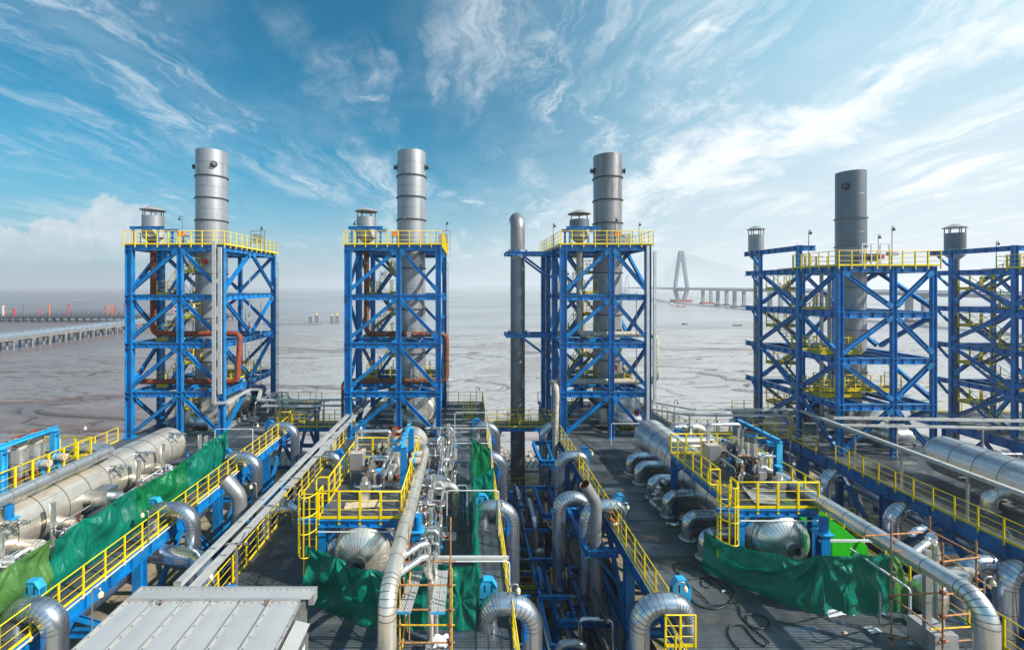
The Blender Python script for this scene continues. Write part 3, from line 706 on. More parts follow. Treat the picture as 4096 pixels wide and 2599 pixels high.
for x, y0, y1, z, lab in ((6.9, 20, 36, -5.2, 'darkened insulated pipe running steeply along the third deck columns low in the gap'), (6.2, 17, 33, -3.9, 'second low dark pipe beside the third deck columns in the gap')):
    pipe([(x, y0, z-1.5), (x-.1, (y0+y1)/2, z-.6), (x, y1, z)], .24, lab, mats=('dark_steel', 'seam'))
# ------------------------------------------------------------------ steel towers
def storey_faces(o, faces, levels, w=.22, d=.27):
    """faces: list of (p, q, patterns); pattern per storey from the top: '/', '\\\\', 'A' (up to the middle), 'V', 'X' or '-'"""
    for p, q, pats in faces:
        p, q = V((*p, 0)), V((*q, 0)); m_ = (p+q)/2
        for s, pat in enumerate(pats):
            zt, zb = levels[s]-.28, levels[s+1]+.22
            def seg(a, za, c, zc):
                g = MB(); a = V((a.x, a.y, za)); c = V((c.x, c.y, zc)); u = (c-a).normalized()
                g.ibeam(a+u*.12, c-u*.12, w, d); g.build('brace', 'blue', o)
                for e, sg in ((a, 1), (c, -1)):
                    n = (q-p).cross(V((0, 0, 1))).normalized(); k = MB(); s_ = u.cross(n)
                    k.bar(e+u*.20*sg+n*.135, e+u*.72*sg+n*.135, .34, .014, n)
                    for bi in range(4):
                        for bj in (-.08, .08): k.cbox(e+u*(.50+.07*bi-.1)*sg+s_*bj+n*.15, (.028, .028, .028))
                    k.build('gusset_plate', 'blue', o)
            if pat == '/': seg(p, zb, q, zt)
            if pat == '\\': seg(p, zt, q, zb)
            if pat == 'A': seg(p, zb, m_, zt); seg(m_, zt, q, zb)
            if pat == 'V': seg(p, zt, m_, zb); seg(m_, zb, q, zt)
            if pat == 'X': seg(p, zb, q, zt); seg(p, zt, q, zb)
def tower(k, label, cols, levels, perim, faces, inner, base=-.02, deckpoly=None, zdeck=None, capz=None, colw=.5, stairs=None, group='blue steel towers'):
    o = T('stack_tower', label, 'tower', (cols[0][0], cols[0][1], base), group)
    for (x, y, w, *zt) in cols:
        ztop = zt[0] if zt else levels[0]-.02; zb = zt[1] if len(zt) > 1 else base
        g = MB(); g.ibeam((x, y, zb), (x, y, ztop), w*.8, w, (1, 0, 0), tf=.04, tw=.03)
        for lv in levels[:-1]: g.cbox((x, y, lv-.05), (w*1.06, w*1.06, .03)); g.cbox((x, y, lv-.42), (w*1.06, w*1.06, .03))
        g.cbox((x, y, zb+.03), (w*1.5, w*1.5, .06)); g.build('column', 'blue', o)
    for s, lv in enumerate(levels[:-1]):
        for p, q in perim:
            g = MB(); a = V((*p, lv-.24)); c = V((*q, lv-.24)); u = (c-a).normalized()
            g.ibeam(a+u*.2, c-u*.2, .26, .44, stiff=.95); g.build('beam', 'blue', o)
        for p, q in inner:
            g = MB(); g.ibeam((*p, lv-.19), (*q, lv-.19), .16, .28); g.build('joist', 'blue', o)
    storey_faces(o, faces, levels)
    return o
def topdeck(o, x0, x1, y0, y1, z, hole, railpts, spacing=.9):
    nx = max(1, round((x1-x0)/1.0)); ny = max(1, round((y1-y0)/1.6)); wx = (x1-x0)/nx; wy = (y1-y0)/ny
    for i in range(nx):
        for j in range(ny):
            cx, cy = x0+wx*(i+.5), y0+wy*(j+.5)
            if (cx-hole[0])**2+(cy-hole[1])**2 < (hole[2]*.8)**2: continue
            me = shared(('td', round(wx, 3), round(wy, 3)), lambda: MB().cbox((0, 0, 0), (wx-.02, wy-.02, .04)).build('deck_plate', 'grating', loc=(0, 0, 0)))
            place(me, 'deck_plate', (cx, cy, z+.03), o)
    rail(railpts, parent=o, closed=True, spacing=spacing)
def stair(o, p, q, w=.8, rails=True):
    """flight from the low point p to the high point q"""
    p, q = V(p), V(q); d = V((q.x-p.x, q.y-p.y, 0)); dn = d.normalized(); n = V((-dn.y, dn.x, 0)); k = max(3, round((q.z-p.z)/.22))
    g = MB()
    for s in (-1, 1): g.bar(p+n*w/2*s, q+n*w/2*s, .06, .24)
    st = g.build('stair', 'blue', o)
    for i in range(k):
        c = p.lerp(q, (i+.5)/k); t_ = MB(); t_.bar(c-n*w*.46, c+n*w*.46, .24, .03); t_.build('tread', 'steel', st)
    for s in (-1, 1):
        r_ = MB(); up = V((0, 0, 1)); a, c = p+n*w/2*s, q+n*w/2*s
        r_.tube([a+up*1.0, c+up*1.0], .024, 5); r_.tube([a+up*.5, c+up*.5], .016, 5)
        m_ = max(2, round((c-a).length/1.0))
        for i in range(m_+1): e = a.lerp(c, i/m_); r_.bar(e, e+up*1.0, .05, .05, (1, 0, 0))
        r_.build('stair_rail', 'yellow', o)
def landing(o, x0, x1, y0, y1, z, sides='fblr'):
    g = MB(); g.cbox(((x0+x1)/2, (y0+y1)/2, z-.02), (x1-x0, y1-y0, .04)); g.build('landing', 'grating', o)
    for c, pts in (('f', [(x0, y0), (x1, y0)]), ('b', [(x0, y1), (x1, y1)]), ('l', [(x0, y0), (x0, y1)]), ('r', [(x1, y0), (x1, y1)])):
        g = MB(); g.bar((*pts[0], z-.10), (*pts[1], z-.10), .07, .12); g.build('landing_beam', 'yellow' if c in 'fl' else 'blue', o)
        if c in sides: rail([(*q, z) for q in pts], parent=o, spacing=.85, toe=True)

LV = [15.42, 11.45, 7.62, 3.72, 0]
YF, YB = 34.8, 44.0
def towerA(k, x0, label, w1=4.02, w2=3.36, stairs=True, rightface=True):
    xm, x1 = x0+w1, x0+w1+w2
    cols = [(x0, YF, .52), (xm, YF, .40), (x1, YF, .44), (x0, 38.3, .5), (x0, YB, .44), (xm, YB, .36), (x1, YB, .44)]
    if k == 3: cols.append((x0, 41.4, .42))
    perim = [((x0, YF), (xm, YF)), ((xm, YF), (x1, YF)), ((x0, YB), (xm, YB)), ((xm, YB), (x1, YB)), ((x0, YF), (x0, 38.3)), ((x0, 38.3), (x0, YB)), ((x1, YF), (x1, YB)), ((x0, 38.3), (x1, 38.3))]
    inner = [((xm, YF), (xm, YB)), ((x0, YF), (xm, 38.3)), ((x1, YF), (xm, 38.3)), ((x0+2, YF), (x0+2, 38.3)), ((x1-1.6, YF), (x1-1.6, 38.3)), ((x0, 41.4), (x1, 41.4))]
    faces = [((x0, YF), (xm, YF), '////'), ((xm, YF), (x1, YF), '\\\\\\\\'), ((x0, YB), (xm, YB), '\\/\\/'), ((xm, YB), (x1, YB), '/\\/\\'),
             ((x1, YF), (x1, YB), 'AVVA'), ((x0, YF), (x0, 38.3), '/\\/\\'), ((x0, 38.3), (x0, YB), '\\/\\/')]
    o = tower(k, label, cols, LV, perim, faces, inner)
    xs_, ys_ = xm-.2 if k == 1 else xm-.0, 39.2
    topdeck(o, x0-.25, x1+.3, YF-.25, YB+.2, LV[0], (x0+4.35, 39.2, 1.3), [(x0-.28, YF-.28, LV[0]), (x1+.33, YF-.28, LV[0]), (x1+.33, YB+.25, LV[0]), (x0-.28, YB+.25, LV[0])])
    # stairs
    sx0, sx1 = {1: (x0+1.6, x0+2.9), 2: (x0+1.1, x0+2.5), 3: (x0+1.7, x0+3.1)}[k]; yl = 37.3 if k == 1 else 40.9
    z = 0.05; dirn = 1; ylane = 41.2
    for s in range(8):
        zn = (LV[::-1][s//2]+LV[::-1][s//2+1])/2 if s % 2 == 0 else LV[::-1][s//2+1]
        ya = yl if s % 2 == 0 else yl+1.1
        a_, c_ = (sx0, sx1) if s % 2 == 0 else (sx1, sx0)
        if not (k == 1 and s < 0): stair(o, (a_+(.0), ya, z), (c_, ya, zn), .9)
        lx = (sx1-.05, sx1+.9) if s % 2 == 0 else (sx0-.9, sx0+.05)
        if s < 7: landing(o, lx[0], lx[1], yl-.5, yl+1.6, zn, 'fbr' if s % 2 == 0 else 'fbl')
        z = zn
    for lz in LV[1:4]: landing(o, x0+2.7, x0+3.9, 38.5, 40.0, lz+.1, 'flr')
    # ring gallery round the stack low down
    landing(o, x0+2.6, x1-.4, 40.7, 42.0, 4.1, 'fr')
    landing(o, x1-1.5, x1-.2, 37.6, 40.4, 4.1, 'fr')
    return o
TX = {1: -27.0, 2: -9.55, 3: 7.66}
towerA(1, TX[1], 'blue steel tower at the far left with its sunlit right side showing')
towerA(2, TX[2], 'blue steel tower second from the left with yellow zigzag stairs inside', 4.04, 3.18)
towerA(3, TX[3], 'blue steel tower in the centre right of the tall bent vent pipe', 3.84, 2.92)
def towerB(k, dx, label):
    A, B, C, D, L = (26.6+dx, 34.9), (26.6+dx, 31.1), (30.45+dx, 31.1), (33.3+dx, 31.1), (26.6+dx, 39.5)
    C2, D2 = (30.45+dx, 39.5), (33.3+dx, 39.5); E = (26.6+dx, 41.8 if k == 4 else 41.3)
    lv = [13.55, 10.3, 7.0, 3.72, 0]
    cols = [(*B, .37, lv[0]-.02, GZ), (*C, .33), (*D, .32), (*A, .34, 15.4, GZ), (*L, .27, 15.4), (*C2, .28), (*D2, .28)]
    perim = [(B, C), (C, D), (B, A), (A, L), (L, E), (L, C2), (C2, D2), (D, D2)]
    inner = [(C, C2), (A, (33.3+dx, 34.9)), (B, (30.4+dx, 34.9)), ((28.5+dx, 31.1), (28.5+dx, 39.5)), ((31.9+dx, 31.1), (31.9+dx, 39.5))]
    faces = [(B, C, '\\/\\/'), (C, D, '/\\/\\'), (A, B, '/\\/\\'), (L, A, '\\/\\/'), (L, C2, '/\\/\\'), (C2, D2, '\\/\\/'), (D, D2, 'AVAV')]
    o = tower(k, label, cols, lv, perim, faces, inner)
    for p, q in ((A, L), (L, E), (A, (27.9+dx, 34.9))):
        g = MB(); g.ibeam((*p, 15.16), (*q, 15.16), .24, .42, stiff=.9); g.build('beam', 'blue', o)
    for lz in [15.4]+lv[:-1]:
        g = MB(); g.ibeam((26.6+dx, 39.7, lz-1.4), (26.6+dx, 40.6, lz-.45), .14, .18); g.build('brace', 'blue', o)
    topdeck(o, B[0]-.25, D[0]+.22, B[1]-.25, 37.0, lv[0], (31.3+dx, 35.6, 1.1), [(B[0]-.28, B[1]-.28, lv[0]), (D[0]+.25, B[1]-.28, lv[0]), (D[0]+.25, 37.1, lv[0]), (B[0]+1.2, 37.1, lv[0]), (B[0]+1.2, 35.2, lv[0]), (B[0]-.28, 35.2, lv[0])])
    for lz in lv[2:4]:
        landing(o, 27.0+dx, 30.1+dx, 33.3, 34.4, lz+.08, 'flr')
    z = 0.05
    for s in range(8):
        zn = (lv[::-1][s//2]+lv[::-1][s//2+1])/2 if s % 2 == 0 else lv[::-1][s//2+1]
        xa = 27.5+dx if s % 2 == 0 else 28.6+dx
        a_, c_ = (36.2, 38.4) if s % 2 == 0 else (38.4, 36.2)
        stair(o, (xa, a_, z), (xa, c_, zn), .9)
        ly = (38.35, 39.3) if s % 2 == 0 else (35.2, 36.25)
        if s < 7: landing(o, 27.0+dx, 29.1+dx, ly[0], ly[1], zn, 'blr' if s % 2 == 0 else 'flr')
        z = zn
    landing(o, 30.6+dx, 32.9+dx, 33.0, 34.3, 4.25, 'flr'); landing(o, 27.2+dx, 30.4+dx, 33.2, 34.2, 4.25, 'fl')
    return o
towerB(4, 0, 'large blue steel tower second from the right with thick front columns')
towerB(5, 17.3, 'blue steel tower cut off by the right edge of the picture')

# ------------------------------------------------------------------ exhaust stacks
def stack(k, x, y, r, z0, z1, rings, label, mat='galv', noz=((0.62, -.8), (-1, -.1)), cone=True, nozdz=1.35, streak=None):
    o = T('exhaust_stack', label, 'chimney', (x, y, z0), 'round steel exhaust stacks')
    zs = [z1]+sorted(rings, reverse=True)+[z0]
    for a, b_ in zip(zs, zs[1:]):
        g = MB(); n = 48
        g.lathe((x, y, b_), [(r, 0), (r, (a-b_)/2-.02), (r+.004, (a-b_)/2-.01), (r+.004, (a-b_)/2+.01), (r, (a-b_)/2+.02), (r, a-b_)], n, cap=False, mis=[0, 1, 1, 1, 0])
        if a == z1: g.lathe((x, y, b_), [(r, a-b_), (r-.04, a-b_), (r-.04, 0)], n, cap=False, mis=[0, 2])
        va = random.uniform(0, 6.3)
        for an in (va, va+3.14): g.bar((x+(r+.003)*math.cos(an), y+(r+.003)*math.sin(an), b_), (x+(r+.003)*math.cos(an), y+(r+.003)*math.sin(an), a), .03, .012, (-math.sin(an), math.cos(an), 0), 1)
        g.build('shell', [mat if a > 15.5 else 'galv', 'seam', 'rust'], o)
    for rz in rings:
        g = MB(); g.lathe((x, y, rz-.05), [(r, 0), (r+.10, .01), (r+.10, .09), (r, .10)], 48, cap=False); g.build('stiffener_ring', 'dark_steel' if mat != 'galv_dark' else 'galv_dark', o)
    for nx_, ny_ in noz:
        d = V((nx_, ny_, 0)).normalized(); c = V((x, y, z1-nozdz)); g = MB()
        g.cyl(c+d*(r-.05), c+d*(r+.04), .30, 16); g.cyl(c+d*r, c+d*(r+.26), .16, 14); g.cyl(c+d*(r+.24), c+d*(r+.30), .22, 16); g.build('test_port', 'dark_steel', o)
        g = MB(); e = c+d*(r+.305); s_ = V((0, 0, 1)).cross(d); g.bar(e-s_*.18, e+s_*.18, .03, .02); g.bar(e-V((0, 0, .18)), e+V((0, 0, .18)), .03, .02, s_); g.build('port_cross', 'galv', o)
    if cone:
        w = r*.98; g = MB()
        n = 16; top = [V((x+r*math.cos(2*math.pi*i/n+math.pi/4*0), y+r*math.sin(2*math.pi*i/n), z0)) for i in range(n)]
        def sq(i, hw, z):
            a = 2*math.pi*i/n; c_, s_ = math.cos(a), math.sin(a); m_ = max(abs(c_), abs(s_)); return V((x+hw*c_/m_, y+hw*s_/m_, z))
        bot = [sq(i, w*.92, z0-1.45) for i in range(n)]
        g.add(top+bot, [(i, n+i, n+(i+1) % n, (i+1) % n) for i in range(n)], 0, False)
        g.cbox((x, y, z0-1.50), (w*2.0, w*2.0, .08)); g.build('transition_cone', 'galv', o)
    return o
stack(1, -23.05, 39.2, 1.27, 3.1, 24.17, [21.85, 19.9, 17.93, 13.2, 9.3, 5.5], 'pale grey exhaust stack rising from the far left tower')
stack(2, -5.06, 39.2, 1.26, 3.1, 24.12, [21.9, 20.0, 18.0, 13.7, 10.1, 6.2], 'grey exhaust stack with a rusty right edge rising from the second tower', 'galv_rusty', ((-1, -.05), (1, -.05)))
stack(3, 12.62, 39.2, 1.24, 3.1, 23.8, [21.75, 19.75, 17.7, 13.3, 9.6, 5.6], 'darker exhaust stack with a brownish left side rising from the centre tower', 'galv_brown', ((-1, -.05), (1, -.05)))
stack(4, 31.35, 35.6, .99, 3.1, 21.4, [17.6, 15.3, 12.0, 8.6, 5.2], 'dark bluish exhaust stack on the large fourth tower', 'galv_dark', ((-.95, -.6), ), nozdz=1.25)
stack(5, 48.65, 35.6, .99, 3.1, 21.5, [17.6, 15.3, 12.0, 8.6, 5.2], 'exhaust stack of the cut-off tower just outside the right edge', 'galv_dark', ((-.95, -.6), ), nozdz=1.25)
# tall bent-top vent pipe between tower 2 and 3
o = T('tall_vent_pipe', 'tall free-standing vent pipe with rounded brown top, left of the centre tower', 'chimney', (4.58, 39.7, GZ))
pts, j = path([(4.58, 39.7, GZ), (4.58, 39.7, 18.3), (4.58, 43.5, 18.3)], 1.0, 10)
pts = pts[:len(pts)-1]+[V((4.58, 41.0, 18.3))]
for a, b_, mt_, nm in ((0, 7.9, 'galv_patchy', 'pipe_section'), (7.9, 15.4, 'galv_patchy', 'pipe_section')):
    g = MB(); g.cyl((4.58, 39.7, a if a else GZ), (4.58, 39.7, b_), .66, 32, caps=False); g.build(nm, mt_, o)
g = MB(); zz0 = 15.4; p2 = [V((4.58, 39.7, 15.4))]+[q for q in pts if q.z > 15.5]; g.tube(p2, .66, 28); g.build('bent_top', ['galv_brown', 'seam'], o)
for lz in (15.2, 7.85):
    a = T('pipe_bracket', f'{"upper" if lz > 10 else "lower"} blue bracket frame holding the tall vent pipe to the centre tower', 'bracket', (7.5, 39.7, lz))
    for y in (38.75, 40.65):
        g = MB(); g.ibeam((7.5, y, lz-.16), (3.4, y, lz-.16), .18, .32, stiff=.8); g.build('beam', 'blue', a)
        g = MB(); g.ibeam((7.5, y, lz-2.3), (4.9, y, lz-.35), .14, .18); g.build('brace', 'blue', a)
    for x in (3.5, 5.6):
        g = MB(); g.ibeam((x, 38.8, lz-.16), (x, 40.6, lz-.16), .16, .26); g.build('tie', 'blue', a)
    g = MB(); g.lathe((4.58, 39.7, lz-.1), [(.67, 0), (.74, .01), (.74, .14), (.67, .15)], 24, cap=False)
    for q in (0, 90, 180, 270): g.cbox((4.58+.78*math.cos(R(q)), 39.7+.78*math.sin(R(q)), lz+.05), (.16, .16, .4))
    g.build('clamp', 'blue', a)

# ------------------------------------------------------------------ roofed vents and the down-pipes that carry them
def roofed_vent(x, y, zb, rb, zcap, label, mat='galv_rusty', frame=None):
    o = T('roofed_vent', label, 'vent', (x, y, zb), 'small roofed vents on the towers')
    g = MB(); g.lathe((x, y, zb-.95), [(rb*.42, 0), (rb*.6, .12), (rb*.95, .38), (rb, .95)], 24, cap=False); g.build('bowl', 'rusty_paint', o)
    g = MB(); g.lathe((x, y, zb), [(rb, 0), (rb, zcap-zb-.55), (rb-.03, zcap-zb-.55), (rb-.03, .1)], 24, cap=False); g.build('drum', mat, o)
    for q in range(6):
        a = q*math.pi/3+.3; g = MB(); g.bar((x+rb*.93*math.cos(a), y+rb*.93*math.sin(a), zcap-.62), (x+rb*.93*math.cos(a), y+rb*.93*math.sin(a), zcap-.05), .05, .05, (1, 0, 0)); g.build('cap_post', 'rust', o)
    g = MB(); g.lathe((x, y, zcap-.08), [(rb*1.19, 0), (rb*1.19, .05), (rb*.35, .34), (.02, .40)], 24, cap=False); g.lathe((x, y, zcap-.08), [(rb*1.19, 0), (.02, .30)], 24, cap=False); g.build('conical_cap', 'plate_grey', o)
    if frame:
        for dx in (-1, 1):
            for dy in (-1, 1):
                g = MB(); g.ibeam((x+dx*rb*1.25, y+dy*rb*1.1, frame), (x+dx*rb*1.25, y+dy*rb*1.1, zb+.25), .14, .14, (0, 1, 0)); g.build('frame_leg', 'blue', o)
        for dy in (-1, 1):
            g = MB(); g.ibeam((x-rb*1.6, y+dy*rb*1.1, zb+.12), (x+rb*1.9, y+dy*rb*1.1, zb+.12), .14, .24, stiff=.5); g.build('frame_beam', 'blue', o)
    return o
VY = 36.4
for k, x, capz in ((1, -26.3, 18.5), (2, -8.45, 18.4), (3, 9.35, 18.2)):
    roofed_vent(x, VY, 16.75, .80, capz, f'small roofed drum vent on the left of the {["", "far left", "second", "centre"][k]} tower top', 'galv_rusty' if k != 3 else 'galv_dark', LV[0]+.05)
roofed_vent(27.2, 41.0, 15.55, .64, 17.5, 'small roofed vent standing off the left side of the large fourth tower', 'galv')
roofed_vent(45.5, 40.6, 15.55, .72, 17.6, 'small roofed vent standing off the left side of the cut-off far right tower', 'galv_dark')
def downpipe(label, cps, r=.24, mats=('rust', 'seam'), rad=.5):
    return pipe(cps, r, label, name='down_pipe', cat='pipe', group='down-pipes on the towers', mats=mats, rad=rad, seam=0, lob=False, n=14)
downpipe('rust-brown down-pipe with long bends inside the far left tower', [(-26.3, VY, 15.9), (-26.3, VY, 8.15), (-19.0, VY, 8.15), (-19.0, 35.9, 4.25), (-27.0, 35.9, 4.25)], .22, ('rust_deep', 'seam'))
downpipe('flaking rusty down-pipe with long bends on the second tower, ending outside it', [(-8.45, VY, 15.9), (-8.45, VY, 8.1), (-1.75, VY, 8.1), (-1.75, VY, 4.2), (-10.35, VY, 4.2), (-10.35, VY, -2)], .22, ('rust', 'seam'))
downpipe('cream and rust down-pipe with long bends on the centre tower', [(9.35, VY, 15.9), (9.35, VY, 8.1), (15.75, VY, 8.1), (15.75, VY, 4.15), (7.0, VY, 4.15), (7.0, 34.3, 4.15), (6.75, 34.0, -4)], .24, ('rusty_paint', 'seam'))
downpipe('straight brown down-pipe left of the large fourth tower', [(27.2, 41.0, 14.8), (27.2, 41.0, -3)], .21, ('rusty_paint', 'seam'))
downpipe('straight grey down-pipe left of the cut-off far right tower', [(45.5, 40.6, 14.8), (45.5, 40.6, -3)], .30, ('galv_dark', 'seam'))

# ------------------------------------------------------------------ lamps
def lamp(x, y, z, h, label, dirx=.35, mat='pole_grey', group='small pole lamps'):
    o = T('pole_lamp', label, 'lamp', (x, y, z), group)
    pts, j = path([(x, y, z), (x, y, z+h), (x+dirx, y, z+h), (x+dirx, y, z+h-.16)], .14, 4)
    g = MB(); g.tube(pts, .028, 6); g.build('pole', mat, o)
    c = V((x+dirx, y, z+h-.22)); g = MB(); g.lathe(c-V((0, 0, .12)), [(.04, 0), (.09, .04), (.09, .14), (.05, .2), (.02, .24)], 10); g.build('lamp_head', 'lamp_glass' if mat == 'steel' else 'dark_steel', o)
for px, py, k, lab in ((730, 865, 1, 'left'), (1043, 905, 1, 'right'), (1430, 885, 2, 'left'), (1612, 865, 2, 'middle'), (1785, 885, 2, 'right'), (2213, 893, 3, 'left'), (2462, 870, 3, 'middle'), (2556, 890, 3, 'right')):
    Y = 36.0 if lab != 'right' else 42.0; q = PY(px, py, Y)
    lamp(q.x, Y, LV[0], q.z-LV[0], f'{lab} lamp pole on top of the {["", "far left", "second", "centre"][k]} tower', -.25 if lab == 'left' and k != 3 else .12)
for px, py, lab, Y in ((3235, 920, 'leftmost', 33), (3513, 938, 'middle short', 37), (3568, 905, 'tallest', 32.5)):
    q = PY(px, py, Y); lamp(q.x, Y, 13.6, q.z-13.6, f'{lab} lamp pole on top of the large fourth tower', .15)
q = PY(3985, 965, 38); lamp(q.x, 38, 13.6, q.z-13.6, 'lamp pole on top of the cut-off far right tower', .2)
# boxes and panels on the tower tops
def gearbox(x, y, z, label, w=.5, h=.4, mat='orange_box'):
    o = T('junction_box', label, 'box', (x, y, z))
    for dx in (-w*.35, w*.35): g = MB(); g.bar((x+dx, y, z), (x+dx, y, z+.7), .05, .05, (1, 0, 0)); g.build('leg', 'dark_steel', o)
    g = MB(); g.cbox((x, y, z+.7+h/2), (w, .3, h)); g.build('housing', mat, o)
    g = MB(); g.cyl((x+w/2, y, z+.8), (x+w/2+.35, y, z+.72), .06, 8); g.build('cable_gland', 'dark_steel', o)
for k in (1, 2, 3):
    gearbox(TX[k]+(3.6 if k != 3 else 4.6), 35.6, LV[0]+.05, f'orange box on legs beside the stack on the {["", "far left", "second", "centre"][k]} tower top')
    x = TX[k]+6.6; o = T('panel_frame', f'grey panel in an open frame on the {["", "far left", "second", "centre"][k]} tower top', 'panel', (x, 41, LV[0]+.05))
    for dx in (0, 1.3): g = MB(); g.bar((x+dx, 41, LV[0]), (x+dx, 41, LV[0]+1.9), .07, .07, (1, 0, 0)); g.build('post', 'steel', o)
    g = MB(); g.bar((x, 41, LV[0]+1.9), (x+1.3, 41, LV[0]+1.9), .07, .07); g.build('top_bar', 'steel', o)
    g = MB(); g.cbox((x+.65, 41, LV[0]+1.2), (.9, .25, .8)); g.build('panel', 'plate_grey', o)
o = T('analyser_cabinet', 'white open-fronted analyser frame with a red unit at the foot of the fourth stack', 'cabinet', (30.6, 33.6, 13.6))
for x in (30.3, 31.0, 31.7, 32.4): g = MB(); g.bar((x, 33.4, 13.6), (x, 33.4, 15.35), .07, .07, (1, 0, 0)); g.build('post', 'white_metal', o)
g = MB(); g.bar((30.3, 33.4, 15.35), (32.4, 33.4, 15.35), .08, .08); g.bar((30.3, 33.4, 14.75), (32.4, 33.4, 14.75), .06, .06); g.build('rail', 'white_metal', o)
g = MB(); g.cbox((31.0, 33.6, 14.3), (1.1, .3, .6)); g.build('panel', 'dark_steel', o)
g = MB(); g.cbox((31.9, 33.6, 14.4), (.35, .3, .35)); g.build('red_unit', 'red', o)
g = MB(); g.cbox((33.0, 33.8, 14.6), (.7, .3, .3)); g.build('grey_unit', 'plate_grey', o)

for k, x, y in ((1, -19.25, 44.2), (2, -1.95, 43.6), (3, 14.9, 43.9)):
    g = MB(); g.tube([(x-.6, y, 14.5), (x, y, 14.5), (x, y, 0)], .035, 6)
    for i in range(9): g.cbox((x-.1, y, 1+i*1.6), (.3, .06, .04))
    tag(g.build('conduit', 'dark_steel'), f'thin dark conduit running down outside the back right column of the {["", "far left", "second", "centre"][k]} tower', 'conduit')
# ------------------------------------------------------------------ big silver vessels lying along the decks
def vessel(label, cx, y0, y1, r, zc, mat, x1=None, legs=True, text=None):
    x1 = cx if x1 is None else x1
    a, b_ = V((cx, y0, zc)), V((x1, y1, zc)); ax = (b_-a).normalized(); L = (b_-a).length
    o = T('pressure_vessel', label, 'tank', (cx, y0, 0), 'long horizontal vessels')
    n = 48
    nseg = max(4, round((L-.2)/1.15)); wseg = L/nseg
    for i in range(nseg):
        g = MB(); g.lathe(a+ax*(i*wseg), [(r+.012, 0), (r+.012, .03), (r, .032), (r, wseg)], n, axis=ax, mis=[1, 1, 0], cap=False)
        # one raised lap line along each sheet so the jacket reads as plates
        for q in range(6):
            an = q*math.pi/3+(.5 if i % 2 else 0); z = ax; xx = z.orthogonal().normalized(); yy = z.cross(xx)
            d = xx*math.cos(an)+yy*math.sin(an); c0 = a+ax*(i*wseg+.03)+d*(r+.004)
            g.bar(c0, c0+ax*(wseg-.03), .02, .012, d, 1)
        g.build('jacket_plate', [mat, 'seam'], o)
    for end, sg in ((a, -1), (b_, 1)):
        g = MB(); pr = []; k = 12; dep = r*.62
        for i in range(k+1):
            an = i/k*math.pi/2; pr.append((max(.001, r*math.cos(an)), dep*math.sin(an)))
        pr = [(max(.2, p[0]), p[1]) for p in pr if p[0] > .2]+[(.2, dep*.995)]
        g.lathe(end, pr, n, axis=ax*sg, cap=False)
        xx = (ax*sg).orthogonal().normalized(); yy = (ax*sg).cross(xx)
        for q in range(36):       # radial seams of the dished end
            an = q/36*2*math.pi; d = xx*math.cos(an)+yy*math.sin(an); side = ax.cross(d).normalized()
            for (r0, h0), (r1, h1) in zip(pr[::2], pr[2::2]):
                p0 = end+d*(r0+.004)+ax*sg*(h0+.004); p1 = end+d*(r1+.004)+ax*sg*(h1+.004); g.bar(p0, p1, .012, .008, side, 1)
        g.build('dished_end', [mat, 'seam'], o)
        g = MB(); e = end+ax*sg*dep*.98; g.lathe(e, [(.26, 0), (.26, .16), (.34, .17), (.34, .24), (.18, .26), (.18, .1)], 20, axis=ax*sg, cap=True, mis=[0, 0, 1, 1, 1]); g.build('end_nozzle', [mat, 'seam'], o)
    for f in (.16, .82):
        c = a+ax*L*f; g = MB(); g.box((c.x-r*.8, c.y-.12, 0), (c.x+r*.8, c.y+.12, zc-r*.55)); g.build('saddle', 'skid', o)
    return o
VZ, VR = 1.56, 1.16
v1 = vessel('beige silver horizontal vessel at the left behind green tarpaulins', -20.25, 12.6, 28.9, VR, VZ, 'cladding_warm', -19.95)
v2 = vessel('silver horizontal vessel under the second platform with a ribbed domed end above the curved tarpaulin', -4.15, 17.3, 29.2, VR, VZ, 'cladding_warm', -3.78)
v3 = vessel('silver horizontal vessel on the third deck running from the centre tower to the green tarpaulin', 13.05, 18.2, 30.6, VR, VZ, 'cladding', 12.9)
v4 = vessel('bare polished horizontal vessel on the fourth deck at the right edge', 29.85, 11.5, 27.2, 1.16, VZ, 'cladding', 29.85)
def text_on(body, p, size, mat, parent, rot, bend=None, name='lettering'):
    cu = bpy.data.curves.new('lettering', 'FONT'); cu.body = body; cu.size = size; cu.extrude = 0; cu.align_x = 'CENTER'; cu.resolution_u = 2
    to = bpy.data.objects.new('tmp', cu); COL.objects.link(to); dg = bpy.context.evaluated_depsgraph_get()
    me = bpy.data.meshes.new_from_object(to.evaluated_get(dg)); bpy.data.objects.remove(to)
    if bend:
        for v in me.vertices:        # wrap round a cylinder of radius 'bend' along local y
            a = v.co.y/bend; v.co = V((v.co.x, math.sin(a)*bend, (math.cos(a)-1)*bend))
    me.materials.clear(); me.materials.append(M[mat]); o = place(me, name, p, parent); o.rotation_euler = rot; return o
# tag number on the third vessel, on its left flank
def on_flank(x, y, zc, r, el, left=True):
    s = -1 if left else 1; return V((x+s*math.cos(R(el))*(r+.02), y, zc+math.sin(R(el))*(r+.02)))
text_on('1130', on_flank(12.9, 26.6, VZ, VR, 12), .42, 'red_print', v3, (R(90-12), 0, R(-90)), VR)

